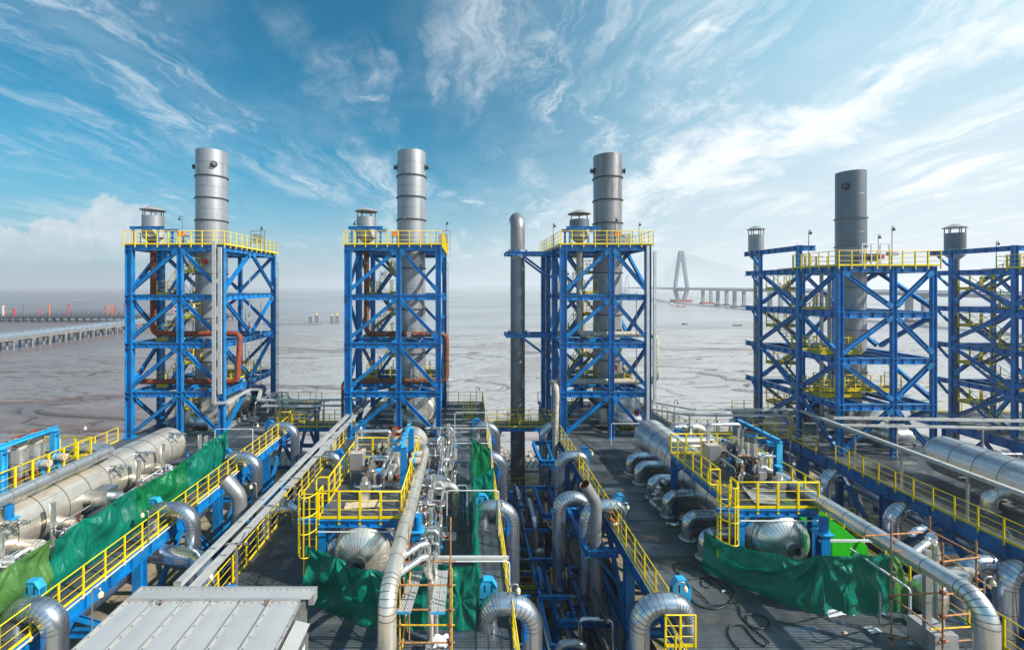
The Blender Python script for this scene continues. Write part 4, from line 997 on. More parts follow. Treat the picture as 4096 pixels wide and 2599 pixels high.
# elbowed nozzles from the vessels down to the deck
def nozzle(vx, y, side, dx, r, label, mats=('cladding_blue', 'seam'), z=1.08, base=0.0):
    x0 = vx+side*(VR*.80); x1 = vx+side*dx
    o = T('nozzle_pipe', label, 'pipe', (x1, y, base), 'short elbow pipes from the vessels to the deck')
    pts, j = path([(x0, y, z), (x1, y, z), (x1, y, base-.1)], r*1.75, 6)
    g = MB(); g.tube(pts, r, 20, 0, joints=j); g.build('elbow', list(mats), o)
    g = MB(); g.lathe((x1, y, base+.005), [(r+.10, 0), (r+.10, .03), (r+.01, .05)], 20, cap=False); g.build('deck_collar', 'cladding', o)
    return o
for i, y in enumerate((28.2, 26.8, 24.9, 23.0, 20.9, 19.4)):
    nozzle(13.0, y, -1, 2.45, .29 if i < 2 else .27, f'elbow pipe left of the third deck vessel, {["farthest, by the blower", "second from the far end", "third, behind the small valve boxes", "fourth, beside the blue platform column", "fifth from the far end", "nearest, just before the tarpaulin corner", "nearest, half behind the curved tarpaulin"][i]}')
for i, y in enumerate((25.7, 24.6, 22.5, 18.9, 17.2)):
    nozzle(-4.0, y, 1, 2.15, .24, f'elbow pipe right of the second deck vessel, {["farthest", "second from the far end", "third, near the grey duct box", "fourth, by the handwheels", "nearest, beside the blue bracket"][i]}', ('cladding', 'seam'))
for i, y in enumerate((20.4, 18.6)):
    nozzle(-4.1, y, -1, 1.75, .26, f'elbow pipe left of the second deck vessel, {["far one under the platform", "near one beside the blue column"][i]}', ('cladding', 'seam'))
for i, y in enumerate((26.4, 24.9, 20.3, 18.5, 16.3, 14.6)):
    nozzle(-20.1, y, 1, 2.2, .25, f'beige elbow pipe right of the far left vessel, {["farthest", "second from the far end", "third, beside the blue platform column", "fourth", "fifth", "nearest"][i]}', ('cladding_warm', 'seam'))
for i, y in enumerate((23.6, 20.4, 18.9)):
    nozzle(29.85, y, -1, 1.55, .34, f'short wide elbow under the left flank of the fourth vessel, {["far one standing alone", "middle one", "near one"][i]}', ('cladding', 'seam'), .75)

# ------------------------------------------------------------------ gooseneck pipes looping over the deck edges
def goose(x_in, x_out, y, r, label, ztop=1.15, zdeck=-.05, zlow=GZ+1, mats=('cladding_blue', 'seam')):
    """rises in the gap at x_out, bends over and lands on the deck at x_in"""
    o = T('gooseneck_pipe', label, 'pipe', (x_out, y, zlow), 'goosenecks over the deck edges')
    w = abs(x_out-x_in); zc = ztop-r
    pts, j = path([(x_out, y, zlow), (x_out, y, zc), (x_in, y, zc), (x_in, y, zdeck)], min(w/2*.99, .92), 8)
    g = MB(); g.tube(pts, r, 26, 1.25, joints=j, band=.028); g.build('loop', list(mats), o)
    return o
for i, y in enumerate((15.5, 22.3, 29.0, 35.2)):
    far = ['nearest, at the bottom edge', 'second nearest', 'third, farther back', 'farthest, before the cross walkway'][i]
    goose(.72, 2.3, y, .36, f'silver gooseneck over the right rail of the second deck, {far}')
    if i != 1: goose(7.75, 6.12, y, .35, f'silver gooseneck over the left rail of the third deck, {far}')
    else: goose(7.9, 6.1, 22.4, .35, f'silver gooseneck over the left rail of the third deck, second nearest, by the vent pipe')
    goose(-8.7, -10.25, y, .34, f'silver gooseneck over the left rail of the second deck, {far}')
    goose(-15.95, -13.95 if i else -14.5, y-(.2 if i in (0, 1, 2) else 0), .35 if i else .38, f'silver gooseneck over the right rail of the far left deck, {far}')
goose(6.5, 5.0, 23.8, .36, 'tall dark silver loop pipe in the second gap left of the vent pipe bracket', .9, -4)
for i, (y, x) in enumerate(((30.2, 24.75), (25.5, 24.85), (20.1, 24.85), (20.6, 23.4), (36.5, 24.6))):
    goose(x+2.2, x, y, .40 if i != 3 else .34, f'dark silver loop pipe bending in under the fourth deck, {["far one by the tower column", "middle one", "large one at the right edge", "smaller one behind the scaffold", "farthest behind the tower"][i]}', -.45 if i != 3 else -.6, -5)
for x, y, r, lab in ((-12.0, 20.2, .44, 'fat ribbed elbow pipe curving down in the first gap'), ):
    pipe([(-15.5, y+1.5, -1.2), (-13.2, y+1.0, -1.2), (x, y, -1.2), (x, y, -7)], r, lab, name='elbow_pipe', mats=('cladding_blue', 'seam'), rad=1.1, seam=.8, n=24, seg=10)
for i, (x, y0, y1, z, r) in enumerate(((-12.6, 13, 36, -5.2, .30), (-13.6, 13, 36, -6.2, .38), (19.6, 12, 40, -3.3, .42), (21.4, 12, 40, -5.2, .38), (23.2, 12, 42, -4.2, .3), (3.2, 14, 40, -7.1, .3))):
    pipe([(x, y0, z), (x, y1, z)], r, f'long insulated pipe lying low in the {["first", "first", "third", "third", "third", "second"][i]} gap, {["thinner right one", "thicker left one", "upper thick one", "lower one", "right one", "lone one on the ground"][i]}', mats=('cladding_blue', 'seam'), seam=1.2, n=16)
# open-topped vent pipes standing in the gaps
def openvent(label, x, y, r, ztop, dxy, zlow=GZ):
    o = T('open_vent_pipe', label, 'pipe', (x, y, zlow))
    e = V((x, y, ztop-.95)); tip = V((x+dxy[0], y+dxy[1], ztop))
    pts, j = path([(x, y, zlow), e, tip], .9, 8)
    g = MB(); g.tube(pts, r, 28, 0, joints=(), caps=False)
    g.build('tube', ['galv', 'seam'], o)
    g = MB(); g.tube(pts, r-.02, 24, 0, caps=False); o2 = g.build('inner_wall', ['rust', 'seam'], o)
    g = MB(); a = (tip-pts[-2]).normalized(); g.lathe(tip-a*.01, [(r-.02, 0), (r+.004, 0), (r+.004, .012), (r-.02, .012)], 28, axis=a, cap=False); g.build('mouth_rim', 'rust', o)
    for z in (-2.9, -.1, ztop-1.0): g = MB(); g.lathe((x, y, z), [(r, 0), (r+.006, .004), (r+.006, .02), (r, .024)], 28, cap=False); g.build('weld_band', 'galv', o)
openvent('open-mouthed grey vent pipe rising in the second gap beside the third deck rail', 6.38, 21.6, .275, 2.35, (-.62, -.15))
openvent('open-mouthed grey vent pipe rising in the first gap behind the silver goosenecks', -12.15, 23.2, .36, 1.9, (-.75, -.1))
def bracketframe(label, x0, x1, y0, y1, z):
    o = T('support_bracket', label, 'bracket', (x1, y0, z), 'blue cantilever brackets in the second gap')
    for p, q in (((x0, y0), (x1, y0)), ((x0, y1), (x1, y1)), ((x0, y0), (x0, y1))):
        g = MB(); g.ibeam((*p, z), (*q, z), .2, .32, stiff=.42); g.build('beam', 'blue', o)
    g = MB(); g.ibeam((x0+.45, y0, z-.15), (x1, y0, z-1.5), .12, .14); g.build('brace', 'blue', o)
    g = MB(); g.ibeam((x0+.9, y0, z), (x0+1.1, y1, z), .16, .24); g.build('tie', 'blue', o)
    g = MB(); g.cbox((x0+.55, y0+.25, z+.2), (.1, .1, .35)); g.cbox((x0+.85, y0+.25, z+.2), (.1, .1, .35)); g.build('guide_lug', 'blue_light', o)
bracketframe('upper blue bracket frame clasping the open vent pipe beside the third deck', 5.85, 7.35, 21.2, 25.2, -.9)
bracketframe('lower blue bracket frame round the open vent pipe beside the third deck', 5.85, 7.35, 21.2, 25.2, -4.3)
bracketframe('blue bracket frame deep in the second gap around the dark loop pipe', 4.5, 6.0, 21.6, 26.2, -4.6)
bracketframe('far blue bracket frame beside the third deck near the rusty down-pipe', 5.2, 7.35, 30.8, 34.6, -.35)
bracketframe('middle far blue bracket frame beside the third deck', 5.0, 7.35, 28.6, 32.6, -3.0)

# blue polygonal pipe supports standing beside the goosenecks
def bluebox(x, y, label, mat='blue', s=1.0):
    o = T('pipe_support', label, 'support', (x, y, 0), 'blue plate supports beside the goosenecks')
    for dy in (-.24, .0):
        g = MB(); pf = [(-.34, .55), (.34, .55), (.34, .95), (.16, 1.22), (-.16, 1.22), (-.34, .95)]
        vs = [(x+a*s, y+dy, b) for a, b in pf]+[(x+a*s, y+dy+.03, b) for a, b in pf]; n = 6
        g.add(vs, [tuple(range(n-1, -1, -1)), tuple(range(n, 2*n))]+[(i, (i+1) % n, n+(i+1) % n, n+i) for i in range(n)])
        g.build('side_plate', mat, o)
    g = MB(); pf = [(-.34, .95), (-.16, 1.22), (.16, 1.22), (.34, .95)]
    for (a, b), (c, d) in zip(pf, pf[1:]): g.bar((x+a*s, y-.12, b), (x+c*s, y-.12, d), .3, .03)
    g.build('cover_plate', mat, o)
    for dx in (-.26, .26): g = MB(); g.ibeam((x+dx*s, y-.1, 0), (x+dx*s, y-.1, .6), .16, .16, (0, 1, 0)); g.build('leg', mat, o)
    for dx in (-.1, .16): g = MB(); g.cbox((x+dx, y-.245, .92), (.03, .02, .26)); g.build('slot', 'black', o)
for i, y in enumerate((16.35, 22.9, 29.6, 35.9)):
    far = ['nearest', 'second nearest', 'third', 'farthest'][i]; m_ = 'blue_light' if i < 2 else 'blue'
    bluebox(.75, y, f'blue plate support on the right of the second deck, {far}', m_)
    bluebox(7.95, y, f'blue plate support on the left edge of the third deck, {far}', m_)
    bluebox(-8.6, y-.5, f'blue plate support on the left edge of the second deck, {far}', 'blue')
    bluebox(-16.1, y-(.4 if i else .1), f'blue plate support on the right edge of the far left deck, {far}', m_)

# ------------------------------------------------------------------ cable trays on posts
def tray(label, cps, w=.30, h=.12, posts=(), group='cable trays', zpost=0.0):
    o = T('cable_tray', label, 'cable tray', cps[0], group)
    for a, b_ in zip(cps, cps[1:]):
        a, b_ = V(a), V(b_); L = (b_-a).length; n = max(1, round(L/2.0)); vert = abs((b_-a).normalized().z) > .8
        for i in range(n):
            g = MB(); p, q = a.lerp(b_, i/n), a.lerp(b_, (i+1)/n); u = (q-p).normalized(); g.bar(p+u*.004, q-u*.004, w, h, (0, 1, 0) if vert else (0, 0, 1)); g.build('tray_section', 'tray', o)
            if not vert: g = MB(); g.bar(p+u*.01+V((0, 0, h/2+.012)), p+u*.07+V((0, 0, h/2+.012)), w*1.06, .02); g.build('clip', 'steel', o)
    for p in posts:
        g = MB(); g.bar((p[0], p[1], zpost), p, .09, .09, (0, 1, 0)); g.build('post', 'steel', o)
        g = MB(); g.bar((p[0]-.45, p[1], p[2]-.03), (p[0]+.45, p[1], p[2]-.03), .06, .06); g.build('arm', 'steel', o)
tray('long pale upper cable tray running over the left rail of the second deck', [(-9.95, 14.9, 1.86), (-9.40, 40, 1.86)], .26, .16, [(-9.35+.0, y, 1.72) for y in (17.6, 20.6, 23.6, 26.6, 29.8, 33.2)])
tray('pale cable tray running beside the upper channel over the second deck left rail, lower channel', [(-9.55, 14.9, 1.62), (-9.02, 40, 1.62)], .30, .12)
tray('long pale cable tray along the fourth deck left rail, upper channel', [(25.45, 33.2, 2.62), (25.45, 13.5, 2.62)], .26, .14, [(25.75, y, 2.3) for y in (32, 28.9, 25.8, 22.4, 19.4, 16.4)])
tray('long pale cable tray along the fourth deck left rail, lower channel', [(26.0, 33.2, 2.36), (26.0, 13.5, 2.36)], .28, .12)
tray('grey cable tray crossing the third gap from the centre tower to the fourth, upper one', [(14.85, 34.6, 2.9), (17.6, 33.7, 2.55), (25.5, 33.7, 2.55)], .22, .14, [(x, 33.7, 2.3) for x in (17.2, 19.3, 25)], zpost=-4)
tray('grey cable tray crossing the third gap from the centre tower to the fourth, lower one', [(14.5, 34.9, 2.3), (17.5, 33.9, 2.05), (25.5, 33.9, 2.05)], .20, .12)
tray('white cable tray crossing the fourth deck towards the right edge, upper one', [(26.0, 31.0, 2.75), (44, 30.0, 2.75)], .24, .16, [(x, 30.4, 2.5) for x in (30, 36, 39, 42)])
tray('white cable tray crossing the fourth deck towards the right edge, lower one', [(26.0, 30.6, 2.35), (44, 29.6, 2.35)], .26, .12)
tray('grey cable tray crossing the first gap behind the yellow walkway, upper one', [(-17.2, 37.4, 2.35), (-9.2, 37.4, 2.35)], .22, .14, [(x, 37.6, 2.2) for x in (-16.6, -12.4)])
tray('grey cable tray crossing the first gap behind the yellow walkway, lower one', [(-17.5, 37.2, 1.9), (-9.2, 37.2, 1.9)], .22, .12)
tray('pale cable tray stepping down the right side of the far left tower, upper one', [(-19.98, 34.3, 15.6), (-19.98, 34.3, 2.9), (-19.2, 34.4, 2.9), (-19.0, 38.0, 3.1), (-18.0, 38.0, 3.1), (-18.0, 37.4, 2.35), (-17.2, 37.4, 2.35)], .26, .16)
tray('pale cable tray on the right side of the far left tower, shorter one', [(-19.56, 34.35, 15.2), (-19.56, 34.35, 3.6)], .26, .16)
tray('pale vertical cable tray up the right column of the centre tower, left one', [(14.22, 34.3, 15.3), (14.22, 34.3, 1.6)], .22, .14)
tray('pale vertical cable tray up the right column of the centre tower, right one', [(14.85, 34.5, 14.9), (14.85, 34.5, 2.9)], .22, .14)
tray('pale vertical cable tray behind the left columns of the large fourth tower, left one', [(29.3, 36.0, 13.4), (29.3, 36.0, 1.5)], .22, .14)
tray('pale vertical cable tray behind the left columns of the large fourth tower, right one', [(29.95, 36.0, 13.4), (29.95, 36.0, 1.5)], .22, .14)

# ------------------------------------------------------------------ burner drums, skids and fans under the towers
for k, bx in ((1, -21.55), (2, -4.0), (3, 13.6), (4, 32.4)):
    nm = ['', 'far left', 'second', 'centre', 'large fourth'][k]; Y0 = 37.0 if k != 4 else 34.2
    o = T('burner_skid', f'grey steel skid frame under the burner drum of the {nm} tower', 'skid', (bx, Y0, 0))
    for x in (bx-1.2, bx+1.2): g = MB(); g.ibeam((x, Y0-1.6, .18), (x, Y0+7.4, .18), .22, .34, stiff=.8); g.build('rail', 'skid', o)
    for i in range(7): g = MB(); g.ibeam((bx-1.2, Y0-1.5+i*1.45, .16), (bx+1.2, Y0-1.5+i*1.45, .16), .14, .24); g.build('cross_member', 'skid', o)
    d = T('burner_drum', f'silver horizontal burner drum beneath the stack of the {nm} tower', 'drum', (bx, Y0, .4))
    g = MB(); g.lathe((bx, Y0, 1.62), [(.45, -.22), (1.0, -.16), (1.22, 0), (1.22, 4.0), (1.05, 4.2), (.5, 4.3)], 32, axis=(0, 1, 0)); g.build('shell', ['cladding_warm' if k < 3 else 'cladding', 'seam'], d)
    for yy in (0, 1.3, 2.7, 4.0): g = MB(); g.lathe((bx, Y0+yy, 1.62), [(1.22, -.03), (1.26, -.02), (1.26, .02), (1.22, .03)], 32, axis=(0, 1, 0), cap=False); g.build('hoop', 'steel', d)
    for i in range(4):
        g = MB(); y = Y0+.5+i*1.05; g.prof((bx+.75, y-.05, .35), (bx+.75, y+.05, .35), [(-.3, 0), (.3, 0), (.1, .9), (-.1, .9)], (0, 0, 1)); g.build('gusset', 'steel', d)
    sxs = {1: -23.05, 2: -5.06, 3: 12.62, 4: 31.35}[k]; sy = 39.2 if k != 4 else 35.6
    u = T('duct_box', f'silver sheet-metal box duct between stack foot and drum of the {nm} tower', 'duct', (sxs, sy-2, 0))
    g = MB(); g.box((sxs-1.25, sy-1.9, .3), (sxs+1.15, sy+1.1, 1.62)); g.build('casing', 'cladding', u)
    for i in range(5): g = MB(); g.box((sxs-1.27, sy-1.93, .3), (sxs-1.19, sy-1.89, 1.64)) if i == 0 else g.box((sxs-1.25+i*.58, sy-1.93, .3), (sxs-1.21+i*.58, sy-1.9, 1.62)); g.build('rib', 'steel', u)
    g = MB(); g.box((sxs-1.4, sy-2.0, 1.62), (sxs+1.3, sy+1.2, 1.70)); g.build('top_flange', 'dark_steel', u)
    pts, j = path([(sxs+.2, sy-1.9, .95), (sxs+.2, sy-3.0, .95), (sxs+1.7, sy-3.0, .95)], .8, 8); g = MB(); g.tube(pts, .55, 24, 0, joints=j); g.build('round_elbow', ['cladding', 'seam'], u)
    m_ = T('blower_motor', f'dark blue blower motor behind the drum of the {nm} tower', 'motor', (bx+.4, Y0+5.2, .3))
    g = MB(); g.cyl((bx+.2, Y0+5.4, 1.5), (bx+.2, Y0+6.9, 1.5), .55, 16); g.build('body', 'motor_blue', m_)
    for i in range(8): g = MB(); g.lathe((bx+.2, Y0+5.5+i*.17, 1.5), [(.55, 0), (.61, 0), (.61, .03), (.55, .03)], 16, axis=(0, 1, 0), cap=False); g.build('fin', 'motor_blue', m_)
    g = MB(); g.cbox((bx+.2, Y0+6.1, .75), (1.2, 1.6, .55)); g.build('bed', 'dark_steel', m_)
    g = MB(); g.lathe((bx+1.1, Y0+5.3, 1.9), [(.3, 0), (.5, .2), (.5, .9), (.3, 1.1)], 16, axis=(0, 1, 0)); g.build('silencer', 'motor_blue', m_)
    g = MB(); g.cyl((bx+.9, Y0+4.7, 1.2), (bx+.9, Y0+5.2, 1.2), .32, 14); g.build('coupling_guard', 'teal', m_)
    if k == 1: text_on('-1110', (bx+math.cos(R(30))*1.245, Y0+2.2, 1.62+math.sin(R(30))*1.245), .5, 'red_print', d, (R(60), 0, R(90)), 1.22)
    if k > 1:
        e = T('exit_sign', f'green exit sign with a running figure at the foot of the {nm} tower stack', 'sign', (sxs-.4, sy-2.05, 1.2))
        cx, cz = (sxs+.1, 1.35) if k != 3 else (sxs-.2, 1.3)
        g = MB(); g.cbox((cx, sy-1.99, cz), (.95, .04, .42)); g.build('board', 'green_print', e)
        g = MB(); yy = sy-2.015
        g.cbox((cx+.26, yy, cz), (.24, .01, .32)); g.build('door_mark', 'white_print', e)
        g = MB(); g.cbox((cx+.27, yy-.006, cz-.01), (.17, .008, .27)); g.build('door_opening', 'green_print', e)
        g = MB(); g.cyl((cx+.0, yy-.004, cz+.13), (cx+.0, yy+.004, cz+.13), .035, 10)
        for p, q in (((-.02, .09), (-.08, -.02)), ((-.08, -.02), (.0, -.08)), ((.0, -.08), (-.03, -.16)), ((-.08, -.02), (-.18, -.11)), ((-.03, .06), (.07, .02)), ((-.03, .06), (-.13, .03))):
            g.bar((cx+p[0], yy, cz+p[1]), (cx+q[0], yy, cz+q[1]), .01, .04)
        g.build('figure', 'white_print', e)
        g = MB(); g.bar((cx-.4, yy, cz), (cx-.2, yy, cz), .01, .05); g.bar((cx-.4, yy, cz), (cx-.32, yy, cz+.08), .01, .04); g.bar((cx-.4, yy, cz), (cx-.32, yy, cz-.08), .01, .04); g.build('arrow', 'white_print', e)
# yellow ladder-top cages at the deck backs
for x, y, lab in ((-16.9, 38.2, 'the far left deck beside the first walkway'), (-.4, 40.0, 'the second deck near its back edge'), (12.9, 36.2, 'the third deck beside the burner drum')):
    o = T('ladder_gate', f'yellow railed ladder opening on {lab}', 'railing', (x, y, 0))
    rail([(x, y, 0), (x+1.2, y, 0), (x+1.2, y+1.2, 0), (x, y+1.2, 0)], parent=o, closed=True, spacing=.4)
    g = MB(); pts, j = path([(x+.15, y-.03, .35), (x+.15, y-.03, .95), (x+1.0, y-.03, .95), (x+1.0, y-.03, .35), (x+.3, y-.03, .35)], .15, 4); g.tube(pts, .03, 6); g.build('gate_loop', 'yellow', o)

# ------------------------------------------------------------------ raised access platforms over the vessels
PZH = 2.95
def caged_ladder(o, x, y, z0, z1, front=(0, -1)):
    lad = MB()
    for dx in (-.26, .26): lad.bar((x+dx, y, z0), (x+dx, y, z1), .06, .03, (0, 1, 0))
    lo = lad.build('ladder', 'yellow', o)
    n = int((z1-z0)/.3)
    for i in range(n): g = MB(); g.cyl((x-.26, y, z0+.2+i*.3), (x+.26, y, z0+.2+i*.3), .016, 6); g.build('rung', 'yellow', lo)
    rr_ = .38; hoops = [z for z in (z0+1.7, z0+2.6, z1-.75, z1) if z < z1+.01]
    for z in hoops:
        g = MB(); g.tube([(x+rr_*math.cos(R(a))*1.0, y-.05-.72*max(0, math.sin(R(a))), z) for a in range(0, 181, 15)], .022, 6); g.build('cage_hoop', 'yellow', lo)
    for a in (25, 60, 90, 120, 155):
        g = MB(); px_, py__ = x+rr_*math.cos(R(a)), y-.05-.72*math.sin(R(a)); g.bar((px_, py__, hoops[0]), (px_, py__, z1), .045, .012, (0, 1, 0)); g.build('cage_strap', 'yellow', lo)
def platform(k, x0, x1, y0, y1, label, lx, ladder=True):
    o = T('access_platform', label, 'platform', (x0, y0, 0), 'raised access platforms over the vessels')
    nx = 3; ny = 6; wx, wy = (x1-x0)/nx, (y1-y0)/ny
    me = shared(('pp', round(wx, 2), round(wy, 2)), lambda: MB().cbox((0, 0, 0), (wx-.02, wy-.02, .036)).build('grating_panel', 'grating', loc=(0, 0, 0)))
    for i in range(nx):
        for j in range(ny): place(me, 'grating_panel', (x0+wx*(i+.5), y0+wy*(j+.5), PZH), o)
    for a, b_ in (((x0, y0), (x1, y0)), ((x0, y1), (x1, y1)), ((x0, y0), (x0, y1)), ((x1, y0), (x1, y1)), ((x0, (y0+y1)/2), (x1, (y0+y1)/2))):
        g = MB(); g.ibeam((*a, PZH-.17), (*b_, PZH-.17), .18, .28, stiff=.9); g.build('beam', 'blue', o)
    g = MB(); g.ibeam((x0-.85, y0, PZH-.08), (x0, y0, PZH-.08), .16, .16); g.build('ladder_bracket', 'blue', o)
    for x in (x0+.12, x1-.12):
        for y in (y0+.1, y1-.1):
            g = MB(); g.ibeam((x, y, 0), (x, y, PZH-.32), .28, .28, (0, 1, 0)); g.build('column', 'blue', o)
            g = MB(); g.bar((x, y, PZH-1.1), (x+(.7 if x < (x0+x1)/2 else -.7), y, PZH-.35), .1, .1); g.build('knee_brace', 'blue', o)
    rail([(x0-.02, y0+.45, PZH), (x0-.02, y0-.02, PZH), (x1+.02, y0-.02, PZH), (x1+.02, y1, PZH), (x0-.02, y1, PZH), (x0-.02, y0+1.25, PZH)] if ladder else [(x0-.02, y0-.02, PZH), (x1+.02, y0-.02, PZH), (x1+.02, y1, PZH), (x0-.02, y1, PZH)], parent=o, spacing=.78, pw=.09, tr=.036)
    if ladder:
        caged_ladder(o, x0-.42, y0+.25, 0, PZH+1.05)
        g = MB(); pts, j = path([(x0-.05, y0+1.25, PZH+1.08), (x0-.55, y0+1.25, PZH+1.08), (x0-.55, y0+1.25, PZH+.4), (x0-.05, y0+1.25, PZH+.4)], .18, 5); g.tube(pts, .036, 6); g.build('grab_loop', 'yellow', o)
    g = MB(); g.tube([(x0, y0-.18, PZH-.42), (x1+.3, y0-.18, PZH-.42)], .025, 6); g.build('conduit', 'white_metal', o)
    return o
PF = {1: (-23.5, -20.2, 13.2, 23.3), 2: (-5.85, -2.62, 17.15, 23.2), 3: (11.15, 14.45, 17.95, 23.8)}
platform(1, *PF[1], 'raised yellow-railed platform at the far left above the beige vessel', 0, False)
platform(2, *PF[2], 'raised yellow-railed platform on the second deck above the ribbed vessel end', 1)
platform(3, *PF[3], 'raised yellow-railed platform on the third deck with a caged ladder at its corner', 1)
# the fat overhead pipes beside the platforms
pipe([(-4.9, 24.0, 3.2), (-2.32, 24.0, 3.2), (-2.32, 12.55, 3.2), (-2.32, 12.55, -.1)], .27, 'fat pale overhead pipe beside the second platform, bending down to the deck near the viewer', mats=('cladding_warm', 'seam'), rad=.62, seam=1.0, n=28, seg=7)
pipe([(11.6, 24.9, 3.2), (14.62, 24.9, 3.2), (14.62, 12.25, 3.2), (14.62, 12.25, -.1)], .27, 'fat silver overhead pipe from the third platform bending down at the lower right', mats=('cladding', 'seam'), rad=.62, seam=1.0, n=28, seg=7)
pipe([(-23.2, 23.9, 3.2), (-19.4, 23.9, 3.2), (-19.4, 10.5, 3.2)], .27, 'fat silver overhead pipe sloping across the far left vessel', mats=('cladding', 'seam'), rad=.62, seam=1.0, n=28, seg=7)
for x, y, lab in ((-19.35, 18.3, 'blue column with a bolted top plate carrying the overhead pipe at the far left'), (-2.05, 17.5, 'blue bracket column under the overhead pipe on the second deck'), (14.12, 17.3, 'blue column with bolted brackets under the overhead pipe on the third deck')):
    o = T('pipe_column', lab, 'column', (x, y, 0))
    g = MB(); g.ibeam((x, y, 0), (x, y, 2.3), .34, .34, (0, 1, 0), tf=.04, tw=.03); g.build('post', 'blue', o)
    g = MB(); g.cbox((x, y, 2.32), (.62, .5, .04)); g.build('top_plate', 'blue_light', o)
    g = MB(); g.cyl((x+.05, y, 2.34), (x+.05, y, 2.9), .17, 14); g.build('stub', 'blue', o)
    for dx in (-.22, .22): g = MB(); g.prof((x+dx-.012, y, 2.3), (x+dx+.012, y, 2.3), [(-.02, 0), (.2, 0), (.02, -.3)], (0, 0, 1)); g.build('gusset', 'blue_light', o)
# canisters with open rusty tops and their gantries
def canister(x, y, label, mat='cladding', coat='rusty_paint', band='blue_light', k=2):
    o = T('upright_canister', label, 'canister', (x, y, PZH), 'upright open canisters on the platforms')
    r = .30; g = MB(); g.lathe((x, y, PZH+.05), [(r*.96, 0), (r*1.12, .01), (r*1.12, .17), (r*.96, .18)], 28, cap=True); g.build('base_ring', 'rust', o)
    g = MB(); g.lathe((x, y, PZH+.22), [(r, 0), (r, .62), (r+.006, .63), (r+.006, .65), (r, .66), (r, 1.28)], 32, cap=False, mis=[0, 1, 1, 1, 0]); g.build('jacket', [mat, 'seam'], o)
    g = MB(); g.lathe((x, y, PZH+1.50), [(r*.9, 0), (r*.9, .56), (r*.84, .56), (r*.84, -.1)], 32, cap=False, mis=[0, 1, 1]); g.build('neck', [coat, 'rust_deep'], o)
    g = MB(); g.lathe((x, y, PZH+1.80), [(r*.93, 0), (r*.95, 0), (r*.95, .11), (r*.93, .11)], 32, cap=False); g.build('clamp_band', band, o)
for k, ax_, y1_, y2_ in ((1, -21.2, 21.4, 20.55), (2, -3.5, 21.75, 20.85), (3, 13.95, 22.4, 21.5)):
    nm = ['', 'far left', 'second', 'third'][k]
    coat = 'rusty_paint' if k != 3 else 'galv_dark'
    canister(ax_, y1_, f'upright canister with open rust-red top on the {nm} platform, the farther one', 'cladding', coat)
    canister(ax_+.05, y2_, f'upright canister with open rust-red top on the {nm} platform, the nearer one', 'cladding', coat)
    gx = {1: -20.45, 2: -2.85, 3: 14.3}[k]; ya, yb = y2_-1.45, y1_+.15
    o = T('pipe_gantry', f'light blue portal frame beside the canisters on the {nm} platform', 'frame', (gx, ya, PZH))
    for y in (ya, yb):
        g = MB(); g.ibeam((gx, y, PZH+.02), (gx, y, PZH+1.95), .26, .26, (0, 1, 0), tf=.03); g.build('post', 'blue_light' if k != 2 else 'blue', o)
        g = MB(); g.ibeam((gx-.5, y, PZH+1.92), (gx+.18, y, PZH+1.92), .2, .2); g.build('cantilever', 'blue_light', o)
    g = MB(); g.ibeam((gx-.1, ya-.25, PZH+2.1), (gx-.1, yb+.25, PZH+2.1), .16, .18); g.build('top_beam', 'blue_light', o)
    for i in range(4): g = MB(); g.cyl((gx-.1, ya+.3+i*.6, PZH+2.2), (gx-.1, ya+.3+i*.6, PZH+2.25), .04, 6); g.build('bolt', 'rust', o)
    for i, y in enumerate((y2_+.1, y2_+.9)):
        s = T('pipe_stub', f'{"near" if i == 0 else "far"} capped beige pipe stub with a blue band beside the {nm} platform canisters', 'pipe', (gx+.2, y, PZH+.8))
        g = MB(); g.cyl((gx+.05, y, PZH+.75), (gx+.62, y, PZH+.75), .17, 18); g.build('body', 'rusty_paint', s)
        g = MB(); g.lathe((gx+.22, y, PZH+.75), [(.172, 0), (.178, 0), (.178, .12), (.172, .12)], 18, axis=(1, 0, 0), cap=False); g.build('blue_band', 'blue_light', s)
        g = MB(); g.cyl((gx+.615, y, PZH+.75), (gx+.63, y, PZH+.75), .15, 18); g.build('end_cap', 'rust_deep' if k != 1 else 'plywood', s)
        g = MB(); g.bar((gx+.3, y, PZH), (gx+.3, y, PZH+.6), .1, .1, (0, 1, 0)); g.build('foot', 'blue_light', s)
# control boxes with their silver bent pipes, valves in jackets on platforms 2 and 3
def wheel(x, y, z, r, axis, parent, mat='dark_steel'):
    a = V(axis).normalized(); u = a.orthogonal().normalized(); w_ = a.cross(u); c = V((x, y, z)); g = MB()
    g.tube([c+(u*math.cos(t_)+w_*math.sin(t_))*r for t_ in [i*math.pi/8 for i in range(17)]], .016, 5, caps=False)
    for i in range(3): t_ = i*math.pi/3; d = (u*math.cos(t_)+w_*math.sin(t_))*r; g.cyl(c-d, c+d, .011, 4)
    g.cyl(c-a*.03, c+a*.12, .025, 6)
    return g.build('handwheel', mat, parent)
def jacket_valve(x, y, z, label, hw=True):
    o = T('jacketed_valve', label, 'valve', (x, y, z), 'valves in silver jackets on the platforms')
    g = MB(); g.cbox((x, y, z+.22), (.34, .30, .42)); g.build('lower_jacket', 'cladding', o)
    g = MB(); g.cbox((x, y, z+.62), (.38, .34, .36)); g.build('upper_jacket', 'cladding', o)
    g = MB(); g.cyl((x, y, z+.80), (x, y, z+1.02), .13, 16); g.build('bonnet', 'cladding', o)
    if hw:
        g = MB(); g.cyl((x-.19, y, z+.62), (x-.42, y, z+.62), .05, 8); g.build('stem', 'foil', o)
        wheel(x-.44, y, z+.62, .17, (1, 0, 0), o, 'motor_blue')
